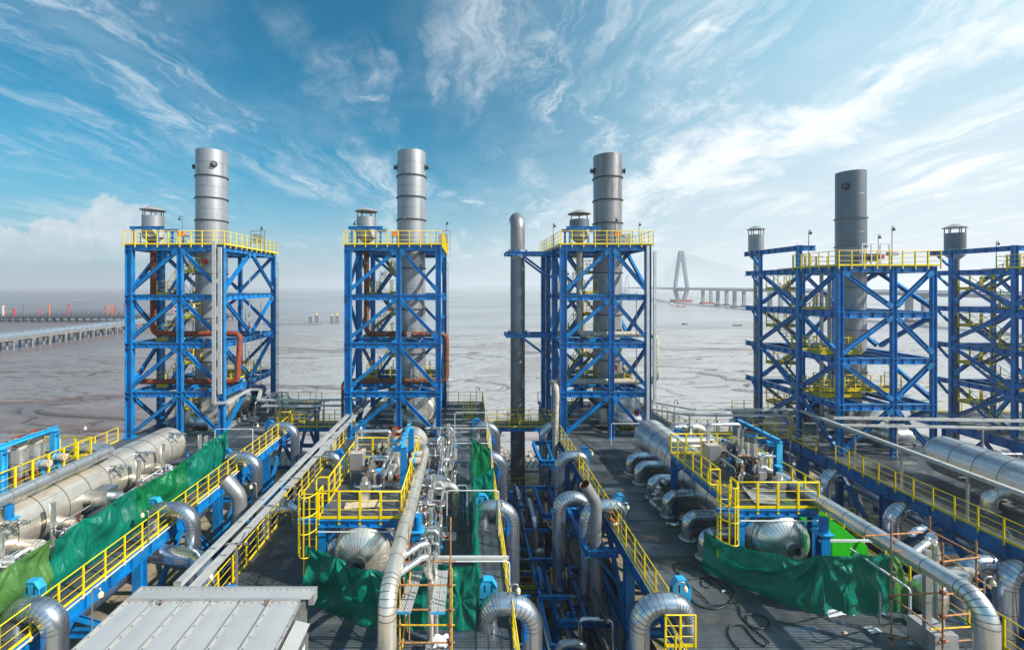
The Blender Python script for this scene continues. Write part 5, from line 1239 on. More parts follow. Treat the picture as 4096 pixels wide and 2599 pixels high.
for k, bx, by, vx, vy in ((2, -5.2, 20.6, -4.35, 18.5), (3, 12.1, 21.6, 13.55, 18.9)):
    nm = ['', '', 'second', 'third'][k]
    o = T('control_cabinet', f'grey square control cabinet on legs on the {nm} platform', 'cabinet', (bx, by, PZH))
    g = MB(); g.cbox((bx, by, PZH+.95), (.62, .62, .78)); g.build('housing', 'plate_grey', o)
    g = MB(); g.cbox((bx, by-.32, PZH+.95), (.54, .02, .70)); g.build('door', 'galv', o)
    g = MB(); g.cbox((bx, by, PZH+1.35), (.66, .66, .02)); g.build('lid', 'rusty_paint', o)
    for dx in (-.26, .26):
        for dy in (-.26, .26): g = MB(); g.bar((bx+dx, by+dy, PZH+.02), (bx+dx, by+dy, PZH+.56), .04, .04, (0, 1, 0)); g.build('leg', 'steel', o)
    g = MB(); g.cyl((bx+.05, by+.1, PZH+1.36), (bx+.05, by+.1, PZH+1.46), .05, 8); g.cyl((bx-.05, by+.1, PZH+1.43), (bx+.16, by+.1, PZH+1.43), .03, 6); g.build('lid_bolt', 'rust', o)
    pipe([(bx-.08, by+.12, PZH+1.35), (bx-.08, by+.12, PZH+2.25), (bx+1.5, by+.15, PZH+2.25), (bx+1.5, by+.15, PZH+1.1)], .085, f'silver pipe arching from the control cabinet lid on the {nm} platform', name='arch_pipe', mats=('cladding', 'seam'), rad=.12, seam=.7, n=14, seg=3)
    for i, (dx, dy) in enumerate(((0, 0), (.0, 1.25), (-.1, 2.4))):
        jacket_valve(vx+dx, vy+dy, PZH+.02, f'silver jacketed valve block on the {nm} platform, {["nearest", "middle", "farthest"][i]}')
    g = T('spring_hanger', f'dark coiled spring support between the valves on the {nm} platform', 'spring', (vx+.15, vy+1.9, PZH))
    b_ = MB(); b_.tube([(vx+.15+.11*math.cos(t_/2), vy+1.9+.11*math.sin(t_/2), PZH+.1+t_*.009) for t_ in range(0, 90)], .022, 5); b_.build('coil', 'rust', g)
    b_ = MB(); b_.cyl((vx+.15, vy+1.9, PZH+.02), (vx+.15, vy+1.9, PZH+.12), .2, 12); b_.cyl((vx+.15, vy+1.9, PZH+.92), (vx+.15, vy+1.9, PZH+1.0), .16, 12); b_.build('cup', 'dark_steel', g)
    pipe([(vx+.05, vy+1.2, PZH+1.0), (vx+.05, vy+1.2, PZH+1.35), (vx+.85, vy+1.1, PZH+1.35), (vx+.85, vy+1.1, PZH+1.75)], .08, f'foil-bent silver pipe over the valves of the {nm} platform', name='foil_pipe', mats=('foil', 'seam'), rad=.16, seam=0, n=14, lob=False)
    o = T('pipe_stand', f'small blue stand under the valve pipe on the {nm} platform', 'stand', (vx+.45, vy+.7, PZH))
    g = MB(); g.ibeam((vx+.45, vy+.7, PZH), (vx+.45, vy+.7, PZH+1.05), .11, .11, (0, 1, 0)); g.build('post', 'blue', o)
    g = MB(); g.cbox((vx+.45, vy+.7, PZH+1.07), (.26, .26, .03)); g.build('plate', 'blue_light', o)
    for i, (dx, dy) in enumerate(((.3, 2.9), (.55, 3.3))):
        o = T('hand_valve', f'dark hand valve with a wheel near the back rail of the {nm} platform, {"left" if i == 0 else "right"} one', 'valve', (vx+dx-.5, vy+dy, PZH))
        g = MB(); g.cyl((vx+dx-.5, vy+dy, PZH+.02), (vx+dx-.5, vy+dy, PZH+1.0), .06, 8); g.lathe((vx+dx-.5, vy+dy, PZH+.6), [(.06, 0), (.15, .06), (.15, .16), (.06, .22)], 12); g.build('body', 'dark_steel', o)
        wheel(vx+dx-.5, vy+dy, PZH+1.04, .13, (0, 0, 1), o); wheel(vx+dx-.72, vy+dy, PZH+.7, .12, (1, 0, 0), o)
        g = MB(); g.cyl((vx+dx-.72, vy+dy, PZH+.7), (vx+dx-.5, vy+dy, PZH+.7), .03, 6); g.build('stem', 'dark_steel', o)
# loose sheets on the platforms
def sheet(label, pts, z, mat, thick=.03, name='loose_sheet', bow=.04):
    g = MB(); n = len(pts); g.add([(x, y, z+bow*((i*7) % 3)) for i, (x, y) in enumerate(pts)]+[(x, y, z+thick+bow*((i*7) % 3)) for i, (x, y) in enumerate(pts)], [tuple(range(n-1, -1, -1)), tuple(range(n, 2*n))]+[(i, (i+1) % n, n+(i+1) % n, n+i) for i in range(n)])
    return tag(g.build(name, mat), label, 'sheet')
sheet('stained plywood board lying on the front of the second platform', [(-5.05, 17.75), (-3.6, 17.95), (-3.65, 18.5), (-5.1, 18.25)], PZH+.05, 'plywood', bow=.015)
sheet('curved grey metal sheet lying on the front of the third platform', [(12.05, 18.25), (12.9, 18.05), (13.6, 19.2), (13.0, 19.65), (12.55, 19.35), (12.35, 19.6)], PZH+.05, 'plate_grey', bow=.05)
# ------------------------------------------------------------------ green tarpaulins
def tarp(label, top, bot, mat, nu=150, nv=36, fold=.10, seed=0, sag=0.0, freq=5.0, drag=0.0, fan=None, hem=True):
    """top and bot: polylines of (x, y, z); the sheet hangs between them in folds"""
    def along(P, f):
        P = [V(p) for p in P]; L = [0]
        for a, b_ in zip(P, P[1:]): L.append(L[-1]+(b_-a).length)
        s = f*L[-1]
        for i in range(len(P)-1):
            if s <= L[i+1] or i == len(P)-2: return P[i].lerp(P[i+1], (s-L[i])/max(1e-6, L[i+1]-L[i]))
    W_ = sum((V(a)-V(b_)).length for a, b_ in zip(top, top[1:]))
    g = MB(); vs = []
    for j in range(nv+1):
        v = j/nv
        for i in range(nu+1):
            u = i/nu; a, b_ = along(top, u), along(bot, u); p = a.lerp(b_, v)
            a2, b2 = along(top, min(1, u+.02)), along(bot, min(1, u+.02)); tx = (a2-a) if u < .98 else (a-along(top, u-.02)); nrm = tx.cross(a-b_)
            nrm = nrm.normalized() if nrm.length > 1e-6 else V((0, -1, 0))
            s = u*W_
            uu = s+drag*v*v*W_*.1
            amp = fold*1.35*(.22+.78*math.sin(math.pi*min(1, v*.85+.1)))
            w = .8*noise.noise(V((uu*freq*.30+v*.3, v*.45+seed, seed*3.1)))
            pl = math.sin(uu*freq*1.15+2.6*noise.noise(V((uu*.8, v*.7, seed+9)))+seed)
            w += .62*math.copysign(abs(pl)**.75, pl)*(.35+.65*v)*(.5+noise.noise(V((uu*.6, v, seed+4))))
            w += .12*noise.noise(V((uu*freq*1.6, v*2.2, seed+5)))
            nh = max(2, round(W_/1.25))
            for hk in range(nh+1):
                ds = s-W_*hk/nh
                if abs(ds) < 1.3: rr_ = math.hypot(ds, v*2.1); w += .40*math.sin(9*math.atan2(v*2.1+.05, ds)+hk*1.7)*math.exp(-rr_*1.1)*min(1, rr_*2.5)
            w -= .22*abs(noise.noise(V((uu*1.3+v*2.4, v*3.0-uu*.6, seed+2))))
            if fan:
                for fu, fv, k_, st in fan:      # drape folds that radiate or swing in arcs round a fixing point
                    dx, dy = (u-fu)*W_, (v-fv)*2.2; rr_ = math.hypot(dx, dy); an = math.atan2(dy, dx)
                    w += st*(math.sin(rr_*k_+.9*noise.noise(V((an*2, rr_, seed)))) if k_ > 0 else math.sin(an*-k_)*min(1, rr_*.9)*math.exp(-rr_*.35))
            p = p+nrm*amp*w*1.5; p.z -= sag*math.sin(math.pi*u)*(1-v)*0
            sc_ = (s % (W_/nh))/(W_/nh)*2-1; p.z -= .05*(1-sc_*sc_)*(1-v)
            vs.append(p)
    g.add(vs, [(j*(nu+1)+i, j*(nu+1)+i+1, (j+1)*(nu+1)+i+1, (j+1)*(nu+1)+i) for j in range(nv) for i in range(nu)], 0, True)
    return tag(g.build('tarpaulin', mat), label, 'tarpaulin', 'green tarpaulins')
TZ = 2.15
# second deck
tarp('large dark green tarpaulin sagging in a curve below the ribbed vessel end', [(-6.2, 16.75, 2.15), (-5.2, 16.5, 1.98), (-4.2, 16.2, 1.72), (-3.1, 15.9, 1.70), (-2.3, 15.85, 1.95)],
     [(-6.25, 16.6, .02), (-5.3, 16.3, .02), (-4.2, 15.7, .02), (-3.1, 15.35, .02), (-2.3, 15.3, .02)], 'tarp', 190, 44, .12, 1, fan=[(-.02, -.05, 5.5, .55), (1.05, -.3, 4.2, .35)], freq=2.0)
tarp('green tarpaulin behind the rusty scaffold on the second deck', [(-2.3, 15.8, 1.95), (-1.2, 15.7, 2.08), (.28, 15.5, 2.15)], [(-2.3, 15.2, .03), (-1.2, 15.35, .03), (.30, 15.2, .05)], 'tarp', 150, 40, .09, 2, fan=[(.78, .55, -9, .6)], freq=5)
tarp('narrow green tarpaulin hanging along the walkway of the second deck, seen edge on', [(.32, 15.5, 2.15), (.36, 19.5, 2.2), (.36, 23.2, 2.2)], [(.45, 15.3, .03), (.36, 19.5, .03), (.42, 23.2, .03)], 'tarp', 90, 20, .12, 3)
tarp('bright green tarpaulin square hanging across the second deck walkway below the dark one', [(.34, 23.4, 1.75), (1.45, 23.6, 2.35)], [(.34, 23.3, -.02), (1.45, 23.4, .0)], 'tarp', 50, 30, .07, 4, freq=9)
tarp('dark green tarpaulin square hanging across the second deck walkway, farther one', [(.30, 27.2, 2.6), (1.40, 26.9, 2.1)], [(.15, 26.6, .05), (1.40, 26.5, .15)], 'tarp_forest', 50, 30, .06, 5, freq=6)
tarp('narrow green tarpaulin edge behind the dark square on the second deck', [(.33, 23.4, 1.8), (.33, 27.1, 2.3), (.33, 28.6, 2.5)], [(.36, 23.5, .2), (.2, 27.1, .1), (.33, 28.6, 1.2)], 'tarp', 60, 20, .1, 6)
# third deck
tarp('large dark green tarpaulin curving round the near end of the third deck vessel', [(10.05, 18.5, 1.75), (10.6, 18.1, 1.55), (11.2, 17.4, 1.62), (11.95, 16.75, 1.80), (12.6, 16.3, 1.95), (13.02, 16.05, 2.18)],
     [(9.95, 18.45, .02), (10.6, 17.9, .02), (11.4, 17.2, .02), (12.0, 16.6, .02), (12.7, 16.1, .02), (13.05, 15.95, .02)], 'tarp', 200, 46, .12, 7, fan=[(.45, -.45, 4.6, .55), (1.02, -.02, -14, .5)], freq=1.6)
tarp('green tarpaulin with many vertical folds right of the corner on the third deck', [(13.04, 16.05, 2.18), (14.2, 16.1, 2.2), (15.75, 16.15, 2.2)], [(13.1, 15.95, .03), (14.4, 16.0, .06), (15.9, 16.1, .06)], 'tarp', 150, 40, .13, 8, fan=[(.0, -.05, -12, .5)], freq=6)
tarp('brighter green tarpaulin end piece behind the scaffold pole on the third deck', [(15.76, 16.15, 2.2), (16.2, 16.3, 2.1), (16.5, 16.5, 1.85)], [(15.9, 16.1, .05), (16.3, 16.25, .05), (16.75, 16.4, .05)], 'tarp_olive', 60, 26, .1, 9, freq=7)
tarp('glowing lime green tarpaulin lit through by the sun behind the third deck vessel end', [(15.45, 16.8, 2.1), (15.6, 19.0, 2.2), (15.7, 21.6, 2.25)], [(15.5, 16.8, .05), (15.6, 19.0, .05), (15.7, 21.6, .05)], 'tarp_lime', 80, 22, .05, 10, freq=2)
tarp('dark green tarpaulin strip behind the third platform back rail', [(12.1, 28.9, 1.9), (14.2, 28.6, 2.0)], [(12.1, 28.9, .05), (14.2, 28.6, .05)], 'tarp_forest', 50, 16, .06, 11)
# far left deck, four sheets along x = -16.3
def t1(y0, y1, za, zb, mat, lab, seed, x=-16.25, fold=.09, sg=.0):
    fold *= 1.3
    tarp(lab, [(x, y0, za), (x+.05, (y0+y1)/2, (za+zb)/2-sg), (x+.12, y1, zb)], [(x-.1, y0, .03), (x, (y0+y1)/2, .03), (x+.05, y1, .03)], mat, 170, 36, fold, seed, freq=5.5, fan=[(.0, -.25, 3.2, .55), (1.0, -.3, 3.6, .4)])
t1(11.5, 17.1, 2.15, 2.2, 'tarp_olive', 'olive green tarpaulin at the bottom left corner of the picture', 12, -16.45)
t1(17.1, 21.2, 2.15, 2.28, 'tarp', 'emerald green tarpaulin next to the olive one on the far left deck', 13, -16.35)
t1(21.2, 25.0, 2.25, 2.2, 'tarp_forest', 'darker forest green tarpaulin in the middle of the far left row', 14, -16.25, .10, .12)
t1(25.0, 27.6, 2.2, 2.25, 'tarp', 'small green tarpaulin before the raised end piece on the far left deck', 15, -16.2)
tarp('green tarpaulin end piece rising to a point by the far left tower', [(-16.9, 27.7, 2.1), (-16.3, 28.2, 2.35), (-15.7, 28.6, 2.75)], [(-16.3, 27.6, .05), (-16.2, 28.0, .05), (-15.9, 28.3, .05)], 'tarp', 50, 30, .14, 16, freq=5)
# thin white pipe hoops that carry the sheets
def hoop(label, cps, r=.028, mat='white_metal', group='thin pipe hoops on the decks'):
    pts, j = path(cps, .12, 4); g = MB(); g.tube(pts, r, 8); return tag(g.build('pipe_hoop', mat), label, 'pipe', group)
for i, y in enumerate((15.6, 21.0, 27.3, 30.2, 34.0)):
    zt = 2.25
    hoop(f'thin white pipe hoop spanning the right of the second deck, {["nearest behind the scaffold", "second", "third by the dark sheet", "fourth", "farthest near the tower"][i]}', [(-1.0 if i else -1.3, y, .02), (-1.0 if i else -1.3, y, zt), (1.5, y, zt), (1.5, y, .02)])
hoop('thin grey pipe hoop before the burner drum of the far left tower', [(-18.7, 32.2, .02), (-18.7, 32.2, 1.55), (-15.9, 32.2, 1.55), (-15.9, 32.2, .02)])
hoop('thin grey pipe hoop before the burner drum of the centre tower', [(10.9, 33.0, .02), (10.9, 33.0, 1.7), (13.9, 33.0, 1.7), (13.9, 33.0, .6)])
hoop('thin pale pipe frame inside the lime green sheet on the third deck', [(14.0, 18.6, .02), (14.0, 18.6, 1.6), (15.4, 18.4, 1.6), (15.4, 18.4, .02)])
hoop('pale pipe handrail bending down in front of the scaffold on the third deck', [(14.6, 16.6, 2.1), (15.15, 14.9, 1.75), (15.15, 14.9, .02)], .04)
g = MB(); g.bar((13.9, 17.2, 2.05), (16.6, 17.2, 2.05), .08, .08); tag(g.build('cross_bar', 'white_metal'), 'white square bar crossing behind the tarpaulin top on the third deck', 'bar')
g = MB(); g.bar((-1.6, 15.9, 2.2), (1.5, 15.9, 2.2), .07, .1); tag(g.build('cross_bar', 'white_metal'), 'white square bar crossing behind the scaffold on the second deck', 'bar')

# ------------------------------------------------------------------ manifolds: upright silver bottles, handwheels, foil pipes
def bottle(x, y, z0, z1, label, r=.11, group='upright insulated cylinders', mats=('cladding', 'seam')):
    g = MB(); g.lathe((x, y, z0), [(r, 0), (r, (z1-z0)*.5), (r+.005, (z1-z0)*.5+.01), (r+.005, (z1-z0)*.5+.03), (r, (z1-z0)*.5+.04), (r, z1-z0), (r+.012, z1-z0), (r+.012, z1-z0+.05), (r*.8, z1-z0+.06)], 18, mis=[0, 1, 1, 1, 0, 1, 0, 0])
    return tag(g.build('insulated_cylinder', list(mats)), label, 'cylinder', group)
def valvepair(x, y, z, label, side=1, mats='foil', vert=False):
    """two hand valves on a foil-wrapped pipe that comes out of the vessel"""
    o = T('valve_pair', label, 'valve', (x, y, z), 'foil-wrapped valve pairs with handwheels')
    pts = [(x, y, z), (x+side*.28, y, z+.02), (x+side*.55, y, z-.02), (x+side*.85, y, z+.01), (x+side*1.15, y, z-.02)]
    rs = 6; g = MB()
    for i in range(14):
        f = i/13; rr_ = .055+.045*abs(math.sin(f*9.4)); p = V((x+side*1.15*f, y+.01*math.sin(i), z+.015*math.sin(i*2.1)))
        g.lathe(p, [(rr_*.9, -.045), (rr_, 0), (rr_*.92, .045)], 10, axis=(side, .15*math.sin(i*3), .1*math.cos(i*5)), cap=False)
    g.build('wrapped_pipe', mats, o)
    for f in (.38, .78):
        cx = x+side*1.15*f
        if vert: g = MB(); g.cyl((cx, y, z), (cx, y, z+.3), .025, 6); g.build('stem', 'dark_steel', o); wheel(cx, y, z+.3, .13, (0, 0, 1), o)
        else: g = MB(); g.cyl((cx, y, z), (cx, y-.30, z-.02), .028, 6); g.build('stem', 'dark_steel', o); wheel(cx, y-.30, z-.02, .14, (0, 1, 0), o)
for i, (x, y, z0, z1) in enumerate(((-1.62, 19.1, .5, 2.3), (-1.75, 20.8, .6, 2.3), (-1.75, 22.3, .6, 2.4), (-1.5, 25.4, .5, 2.6), (-1.55, 27.0, .5, 2.7), (-1.1, 28.9, .3, 2.5), (-1.45, 17.3, .3, 2.1), (-1.95, 17.0, .3, 2.0), (-1.3, 29.9, .3, 2.6))):
    bottle(x, y, z0, z1, f'upright silver cylinder in the second deck pipework, number {i+1} counted among the cluster right of the vessel' if 0 else f'upright silver cylinder right of the second deck vessel, {["third nearest, tallest top", "fourth nearest", "fifth nearest, by the grey duct box", "sixth nearest", "seventh nearest", "by the small white junction box", "nearest right one", "nearest left one, squarish group", "farthest near the tower"][i]}')
for i, (x, y, z0, z1) in enumerate(((-18.3, 14.9, .4, 2.2), (-18.35, 17.1, .4, 2.35), (-18.3, 19.2, .4, 2.5), (-18.25, 24.1, .3, 2.4), (-18.2, 26.0, .3, 2.6), (-17.6, 28.6, .2, 2.3), (-17.25, 28.7, .2, 2.2))):
    bottle(x, y, z0, z1, f'upright silver cylinder right of the far left vessel, {["nearest", "second nearest", "third, touching the blue column", "fourth nearest", "fifth nearest", "left one of the far pair", "right one of the far pair"][i]}')
for i, (y, z) in enumerate(((17.6, 1.9), (19.0, 2.2), (20.3, 2.0), (21.6, 2.2), (25.2, 2.3), (26.8, 2.4), (29.5, 2.5))):
    valvepair(-2.85, y, z, f'foil-wrapped valve pair with handwheels right of the second deck vessel, {["nearest", "second nearest", "third", "fourth", "fifth", "sixth", "farthest"][i]}')
for i, (y, z) in enumerate(((14.4, 1.9), (16.0, 2.35), (18.0, 2.35), (23.4, 2.4), (25.2, 2.45), (28.0, 2.6))):
    valvepair(-19.3, y, z, f'foil-wrapped valve pair with black handwheels on the far left vessel, {["nearest at the left edge", "second", "third, below the overhead pipe", "fourth", "fifth", "farthest by the tower"][i]}')
for i, y in enumerate((16.9, 17.3, 24.0, 24.4, 21.7, 22.1, 27.3, 27.7)):
    o = T('floor_valve', f'dark floor valve with a flat handwheel beside the far left vessel, {["nearest left", "nearest right", "third pair left", "third pair right", "second pair left", "second pair right", "farthest pair left", "farthest pair right"][i]}', 'valve', (-17.95, y, 0), 'floor valves on the far left deck')
    g = MB(); x_ = -18.0+.2*(i % 2); g.cyl((x_, y, .02), (x_, y, .75), .07, 8); g.lathe((x_, y, .3), [(.08, 0), (.17, .05), (.17, .2), (.08, .26)], 12); g.build('body', 'foil', o); wheel(x_, y, .82, .17, (0, 0, 1), o)
for i, (x, y) in enumerate(((-2.35, 18.0), (-2.3, 19.6), (-2.0, 24.2), (-2.0, 25.0), (-1.95, 26.2))):
    o = T('floor_valve', f'rust-brown valve with a flat handwheel among the second deck pipes, {["nearest", "second", "third", "fourth", "farthest"][i]}', 'valve', (x, y, 0), 'valves among the second deck pipes')
    g = MB(); g.cyl((x, y, .02), (x, y, 1.35), .06, 8); g.lathe((x, y, .9), [(.06, 0), (.14, .05), (.14, .2), (.06, .26)], 12); g.build('body', 'rust', o); wheel(x, y, 1.42, .15, (0, 0, 1), o)
o = T('duct_elbow', 'grey square duct box with a fat elbow pipe dropping to the second deck', 'duct', (-1.6, 22.6, 1))
g = MB(); g.cbox((-1.75, 22.7, 1.75), (.85, .7, .75)); g.build('box', 'cladding', o)
pts, j = path([(-3.0, 22.7, 1.7), (-2.2, 22.7, 1.7)], .3); g = MB(); g.tube(pts, .27, 18); g.build('inlet', ['cladding', 'seam'], o)
pts, j = path([(-1.35, 22.7, 1.7), (-.6, 22.7, 1.7), (-.6, 22.7, -.05)], .38, 6); g = MB(); g.tube(pts, .2, 20, .7, joints=j); g.build('elbow', ['cladding_warm', 'seam'], o)
o = T('duct_elbow', 'grey square duct box with an elbow pipe right of the far left vessel', 'duct', (-17.7, 21.6, 1))
g = MB(); g.cbox((-18.0, 21.6, 1.75), (.8, .7, .75)); g.build('box', 'cladding_blue', o)
pts, j = path([(-19.2, 21.6, 1.6), (-18.3, 21.6, 1.6)], .3); g = MB(); g.tube(pts, .27, 18); g.build('inlet', ['cladding', 'seam'], o)
pts, j = path([(-17.7, 21.6, 1.7), (-17.0, 21.6, 1.7), (-17.0, 21.6, -.05)], .38, 6); g = MB(); g.tube(pts, .2, 20, .7, joints=j); g.build('elbow', ['cladding', 'seam'], o)
for i, (x, y, h) in enumerate(((-.95, 17.2, .95), (-.85, 19.4, .95), (-1.0, 25.4, .9), (-1.0, 24.2, .75))):
    o = T('instrument_box', f'grey instrument box {"with a small red tag " if i < 2 else ""}on the second deck, {["nearest", "second nearest", "farthest", "third nearest"][i]}', 'box', (x, y, 0), 'instrument boxes on the second deck')
    g = MB(); g.box((x-.32, y-.3, .02), (x+.32, y+.3, h)); g.build('casing', 'steel', o)
    g = MB(); g.box((x-.35, y-.33, h), (x+.35, y+.33, h+.03)); g.build('lid', 'plate_grey', o)
    if i < 2: g = MB(); g.cbox((x-.1, y-.1, h+.06), (.2, .12, .05)); g.build('red_tag', 'red_print', o); g = MB(); g.cbox((x-.1, y-.1, h+.087), (.13, .05, .004)); g.build('tag_print', 'white_print', o)
for i, cps in enumerate(([(-1.2, 17.6, 1.5), (-1.25, 20.5, 1.6), (-1.2, 24.6, 1.9), (-1.2, 27.6, 2.0)], [(-1.55, 16.6, .7), (-1.5, 19.0, 1.2), (-1.45, 21.6, 1.2)], [(-.6, 23.8, .3), (-.6, 23.8, 1.2), (.0, 23.8, 1.2), (.0, 21.9, 1.2), (.0, 21.9, .1)], [(-1.4, 28.0, .2), (-1.4, 28.0, 1.0), (-.9, 27.2, 1.0), (-.9, 24.6, 1.0)])):
    pipe(cps, .075, f'thin foil-wrapped line in the second deck pipework, {["long one running lengthwise", "short sloping one near the boxes", "squared loop in the middle", "far bent one"][i]}', name='foil_line', mats=('foil', 'seam'), rad=.15, seam=0, n=10, lob=False)
for i, (x, y) in enumerate(((-.15, 21.9), (.0, 22.4), (-.3, 24.3), (-.75, 26.3))):
    o = T('pipe_stool', f'small blue pipe stool on the second deck, {["nearest", "second", "third", "farthest"][i]}', 'stand', (x, y, 0), 'small blue pipe stools')
    for dx in (-.14, .14): g = MB(); g.bar((x+dx, y, .01), (x+dx, y, .95), .07, .07, (0, 1, 0)); g.build('leg', 'blue', o)
    g = MB(); g.bar((x-.25, y, .95), (x+.25, y, .95), .1, .07); g.build('top', 'blue', o)
pipe([(-17.0, 29.4, .4), (-15.95, 29.0, .4), (-15.95, 26.5, .4)], .07, 'thin foil-wrapped line curving round the end of the far left vessel pipework', name='foil_line', mats=('foil', 'seam'), rad=.4, n=10, lob=False, seam=0)
# valve boxes left of the third vessel
for i, (x, y) in enumerate(((10.55, 24.0), (10.75, 24.7))):
    jacket_valve(x, y, .02, f'silver jacketed valve block on the deck left of the third vessel, {"near" if i == 0 else "far"} one')
pipe([(10.3, 23.2, .2), (9.95, 23.2, .45), (9.95, 23.7, .45), (11.2, 24.0, .45)], .1, 'small bent silver pipe on the deck left of the third vessel', name='drain_pipe', rad=.15, seam=0, n=14)
pipe([(10.9, 23.9, 1.3), (10.9, 24.5, 1.2), (11.9, 24.5, 1.2)], .12, 'silver branch pipe entering the third vessel from its valve block', name='branch_pipe', rad=.2, seam=.6, n=14)
for i, (x, y, a) in enumerate(((10.0, 21.9, .3), (11.0, 22.3, 1.3), (15.75, 14.0, .2), (16.0, 15.2, 2.0))):
    pts = [V((x+.14*j*math.cos(a+.25*math.sin(j)), y+.14*j*math.sin(a+.4*math.sin(j*1.3)), .1+.03*math.sin(j*2))) for j in range(6)]
    g = MB(); g.tube(pts, .085, 9); tag(g.build('foil_scrap', ['foil', 'foil']), f'crumpled foil wrapping lying on the third deck, {["left of the elbow pipes", "below the vessel by the elbows", "beside the lower right fat pipe", "behind the scaffold post"][i]}', 'foil')
bottle(29.2, 17.6, .1, 1.6, 'upright silver cylinder below the fourth vessel near the right edge', .2)
valvepair(28.0, 19.6, .55, 'foil-wrapped valve pair low beside the fourth vessel elbows')
pipe([(30.2, 14.9, .3), (30.2, 14.9, 3.0), (33.5, 14.9, 3.0)], .11, 'bright upright bent pipe before the fourth vessel at the right edge', name='arch_pipe', rad=.25, seam=.8, n=16)
for i, (x, y) in enumerate(((29.6, 24.9), (31.2, 24.4), (31.9, 22.6), (32.6, 20.6))):
    valvepair(x+.9, y, 2.5, f'foil-wrapped valve pair behind the fourth vessel top, {["farthest", "second", "third", "nearest"][i]}')
valvepair(14.1, 27.6, 2.4, 'foil-wrapped valve pair behind the third platform, near one'); valvepair(14.0, 29.4, 2.6, 'foil-wrapped valve pair behind the third platform, far one')
for i, (x, y) in enumerate(((15.3, 27.3), (15.1, 29.3))): bottle(x, y, .3, 2.7, f'upright silver cylinder behind the third platform, {"near" if i == 0 else "far"} one')
pipe([(16.0, 24.6, -.05), (16.0, 24.6, 1.2), (18.6, 24.6, 1.2), (18.6, 24.6, -4)], .34, 'silver gooseneck behind the canisters on the third deck right edge, near one', name='gooseneck_pipe', rad=.9, seam=1, n=22, group='goosenecks over the deck edges')
pipe([(16.0, 34.0, -.05), (16.0, 34.0, 1.1), (18.6, 34.0, 1.1), (18.6, 34.0, -4)], .36, 'silver gooseneck right of the centre tower on the third deck, far one', name='gooseneck_pipe', rad=.9, seam=1, n=22, group='goosenecks over the deck edges')
bluebox(16.1, 33.3, 'blue plate support by the far gooseneck right of the centre tower')

# ------------------------------------------------------------------ deck lamps
for i, (px, py, pz, lab) in enumerate(((505, 2100, 2, 'far left deck rail, above the second gooseneck'), (315, 2490, 2, 'bottom left near the metal roof edge'), (1010, 2040, 2, 'first gap beside the open vent pipe'), (1056, 1690, 1, 'far left deck near the first walkway'), (423, 1700, 1, 'seaward edge of the far left deck'), (2493, 2010, 2, 'third deck left rail, middle'), (2720, 2330, 2, 'third deck left rail beside the nearest gooseneck'), (2352, 1800, 2, 'third deck left rail, far'), (1990, 2035, 2, 'second deck right rail by the second gooseneck'), (2020, 2395, 2, 'second deck right rail over the nearest gooseneck'), (2710, 1600, 1, 'third deck right of the centre tower'), (2945, 1675, 1, 'third deck behind the canisters'), (1265, 1545, 1, 'far left deck back edge'), (1900, 1548, 1, 'second deck back edge'), (3955, 2420, 2, 'third gap beside the large loop pipe at right'))):
    spots = [(-15.1, 20.6), (-13.2, 15.3), (-11.4, 23.5), (-15.5, 31.5), (-27.1, 30.5), (7.5, 21.2), (7.5, 15.6), (7.6, 27.6), (1.45, 21.6), (1.5, 15.5), (17.6, 37), (17.7, 31.2), (-15.6, 44.8), (.9, 44.8), (18.9, 15.9)]
    x, y = spots[i]; q = PY(px, py, y); lamp(x, y, -.1, max(1.6, q.z+.1), f'bent pole lamp with a cream head, {lab}', .3 if i not in (0, 2) else -.3, 'steel', 'bent pole lamps along the decks')

# ------------------------------------------------------------------ scaffolds
def pole(a, b_, o, mat='rusty_pole', nm='pole', r=.026):
    g = MB(); g.tube([a, b_], r, 8); return g.build(nm, mat, o)
o = T('scaffold', 'rusty tube scaffold standing before the green tarpaulin on the second deck', 'scaffold', (-2.2, 13.8, 0))
for x, y, zt, mt in ((-2.12, 13.6, 3.35, 'yellow_pole'), (-2.0, 14.9, 3.9, 'rusty_pole'), (-.55, 13.6, 3.6, 'rusty_pole'), (-.58, 14.9, 4.2, 'rusty_pole'), (-.50, 13.75, 3.2, 'yellow_pole')):
    pole((x, y, .02), (x, y, zt), o, mt)
for z, mt in ((.35, 'rusty_pole'), (.95, 'rusty_pole'), (1.5, 'yellow_pole'), (1.98, 'rusty_pole'), (2.75, 'rusty_pole')):
    pole((-2.25, 13.63, z), (-.40, 13.63, z), o, mt, 'ledger')
for z in (1.9, 2.7): pole((-2.2, 14.87, z), (-.4, 14.87, z), o, 'rusty_pole', 'ledger')
pole((-2.1, 13.6, .3), (-1.95, 14.9, 2.4), o, 'yellow_pole', 'brace'); pole((-2.08, 14.9, .3), (-2.0, 13.6, 3.0), o, 'rusty_pole', 'brace')
for x in (-2.12, -.55):
    for z in (.35, .95, 1.5, 1.98, 2.75):
        g = MB(); g.cbox((x, 13.61, z), (.10, .09, .09)); g.build('coupler', 'rust', o)
for i, (x, lab) in enumerate(((-1.98, 'left-hand one, sloping'), (-1.78, 'second from left, sloping'), (-1.02, 'third from left'), (-.80, 'rightmost'))):
    g = MB(); tilt = -.10 if i < 2 else 0
    g.box((-.10, -.98, -.02), (.10, .98, .02)); g.box((-.112, -.98, -.05), (-.10, .98, .02)); g.box((.10, -.98, -.05), (.112, .98, .02)); g.box((-.112, -1.0, -.05), (.112, -.98, .022), 1)
    pk = g.build('scaffold_plank', ['plank', 'blue_light'], loc=(0, 0, 0)); pk.location = (x, 14.4, 2.05); pk.rotation_euler = (0, 0, tilt); tag(pk, f'perforated steel plank on the second deck scaffold, {lab}', 'plank', 'perforated planks on the scaffolds')
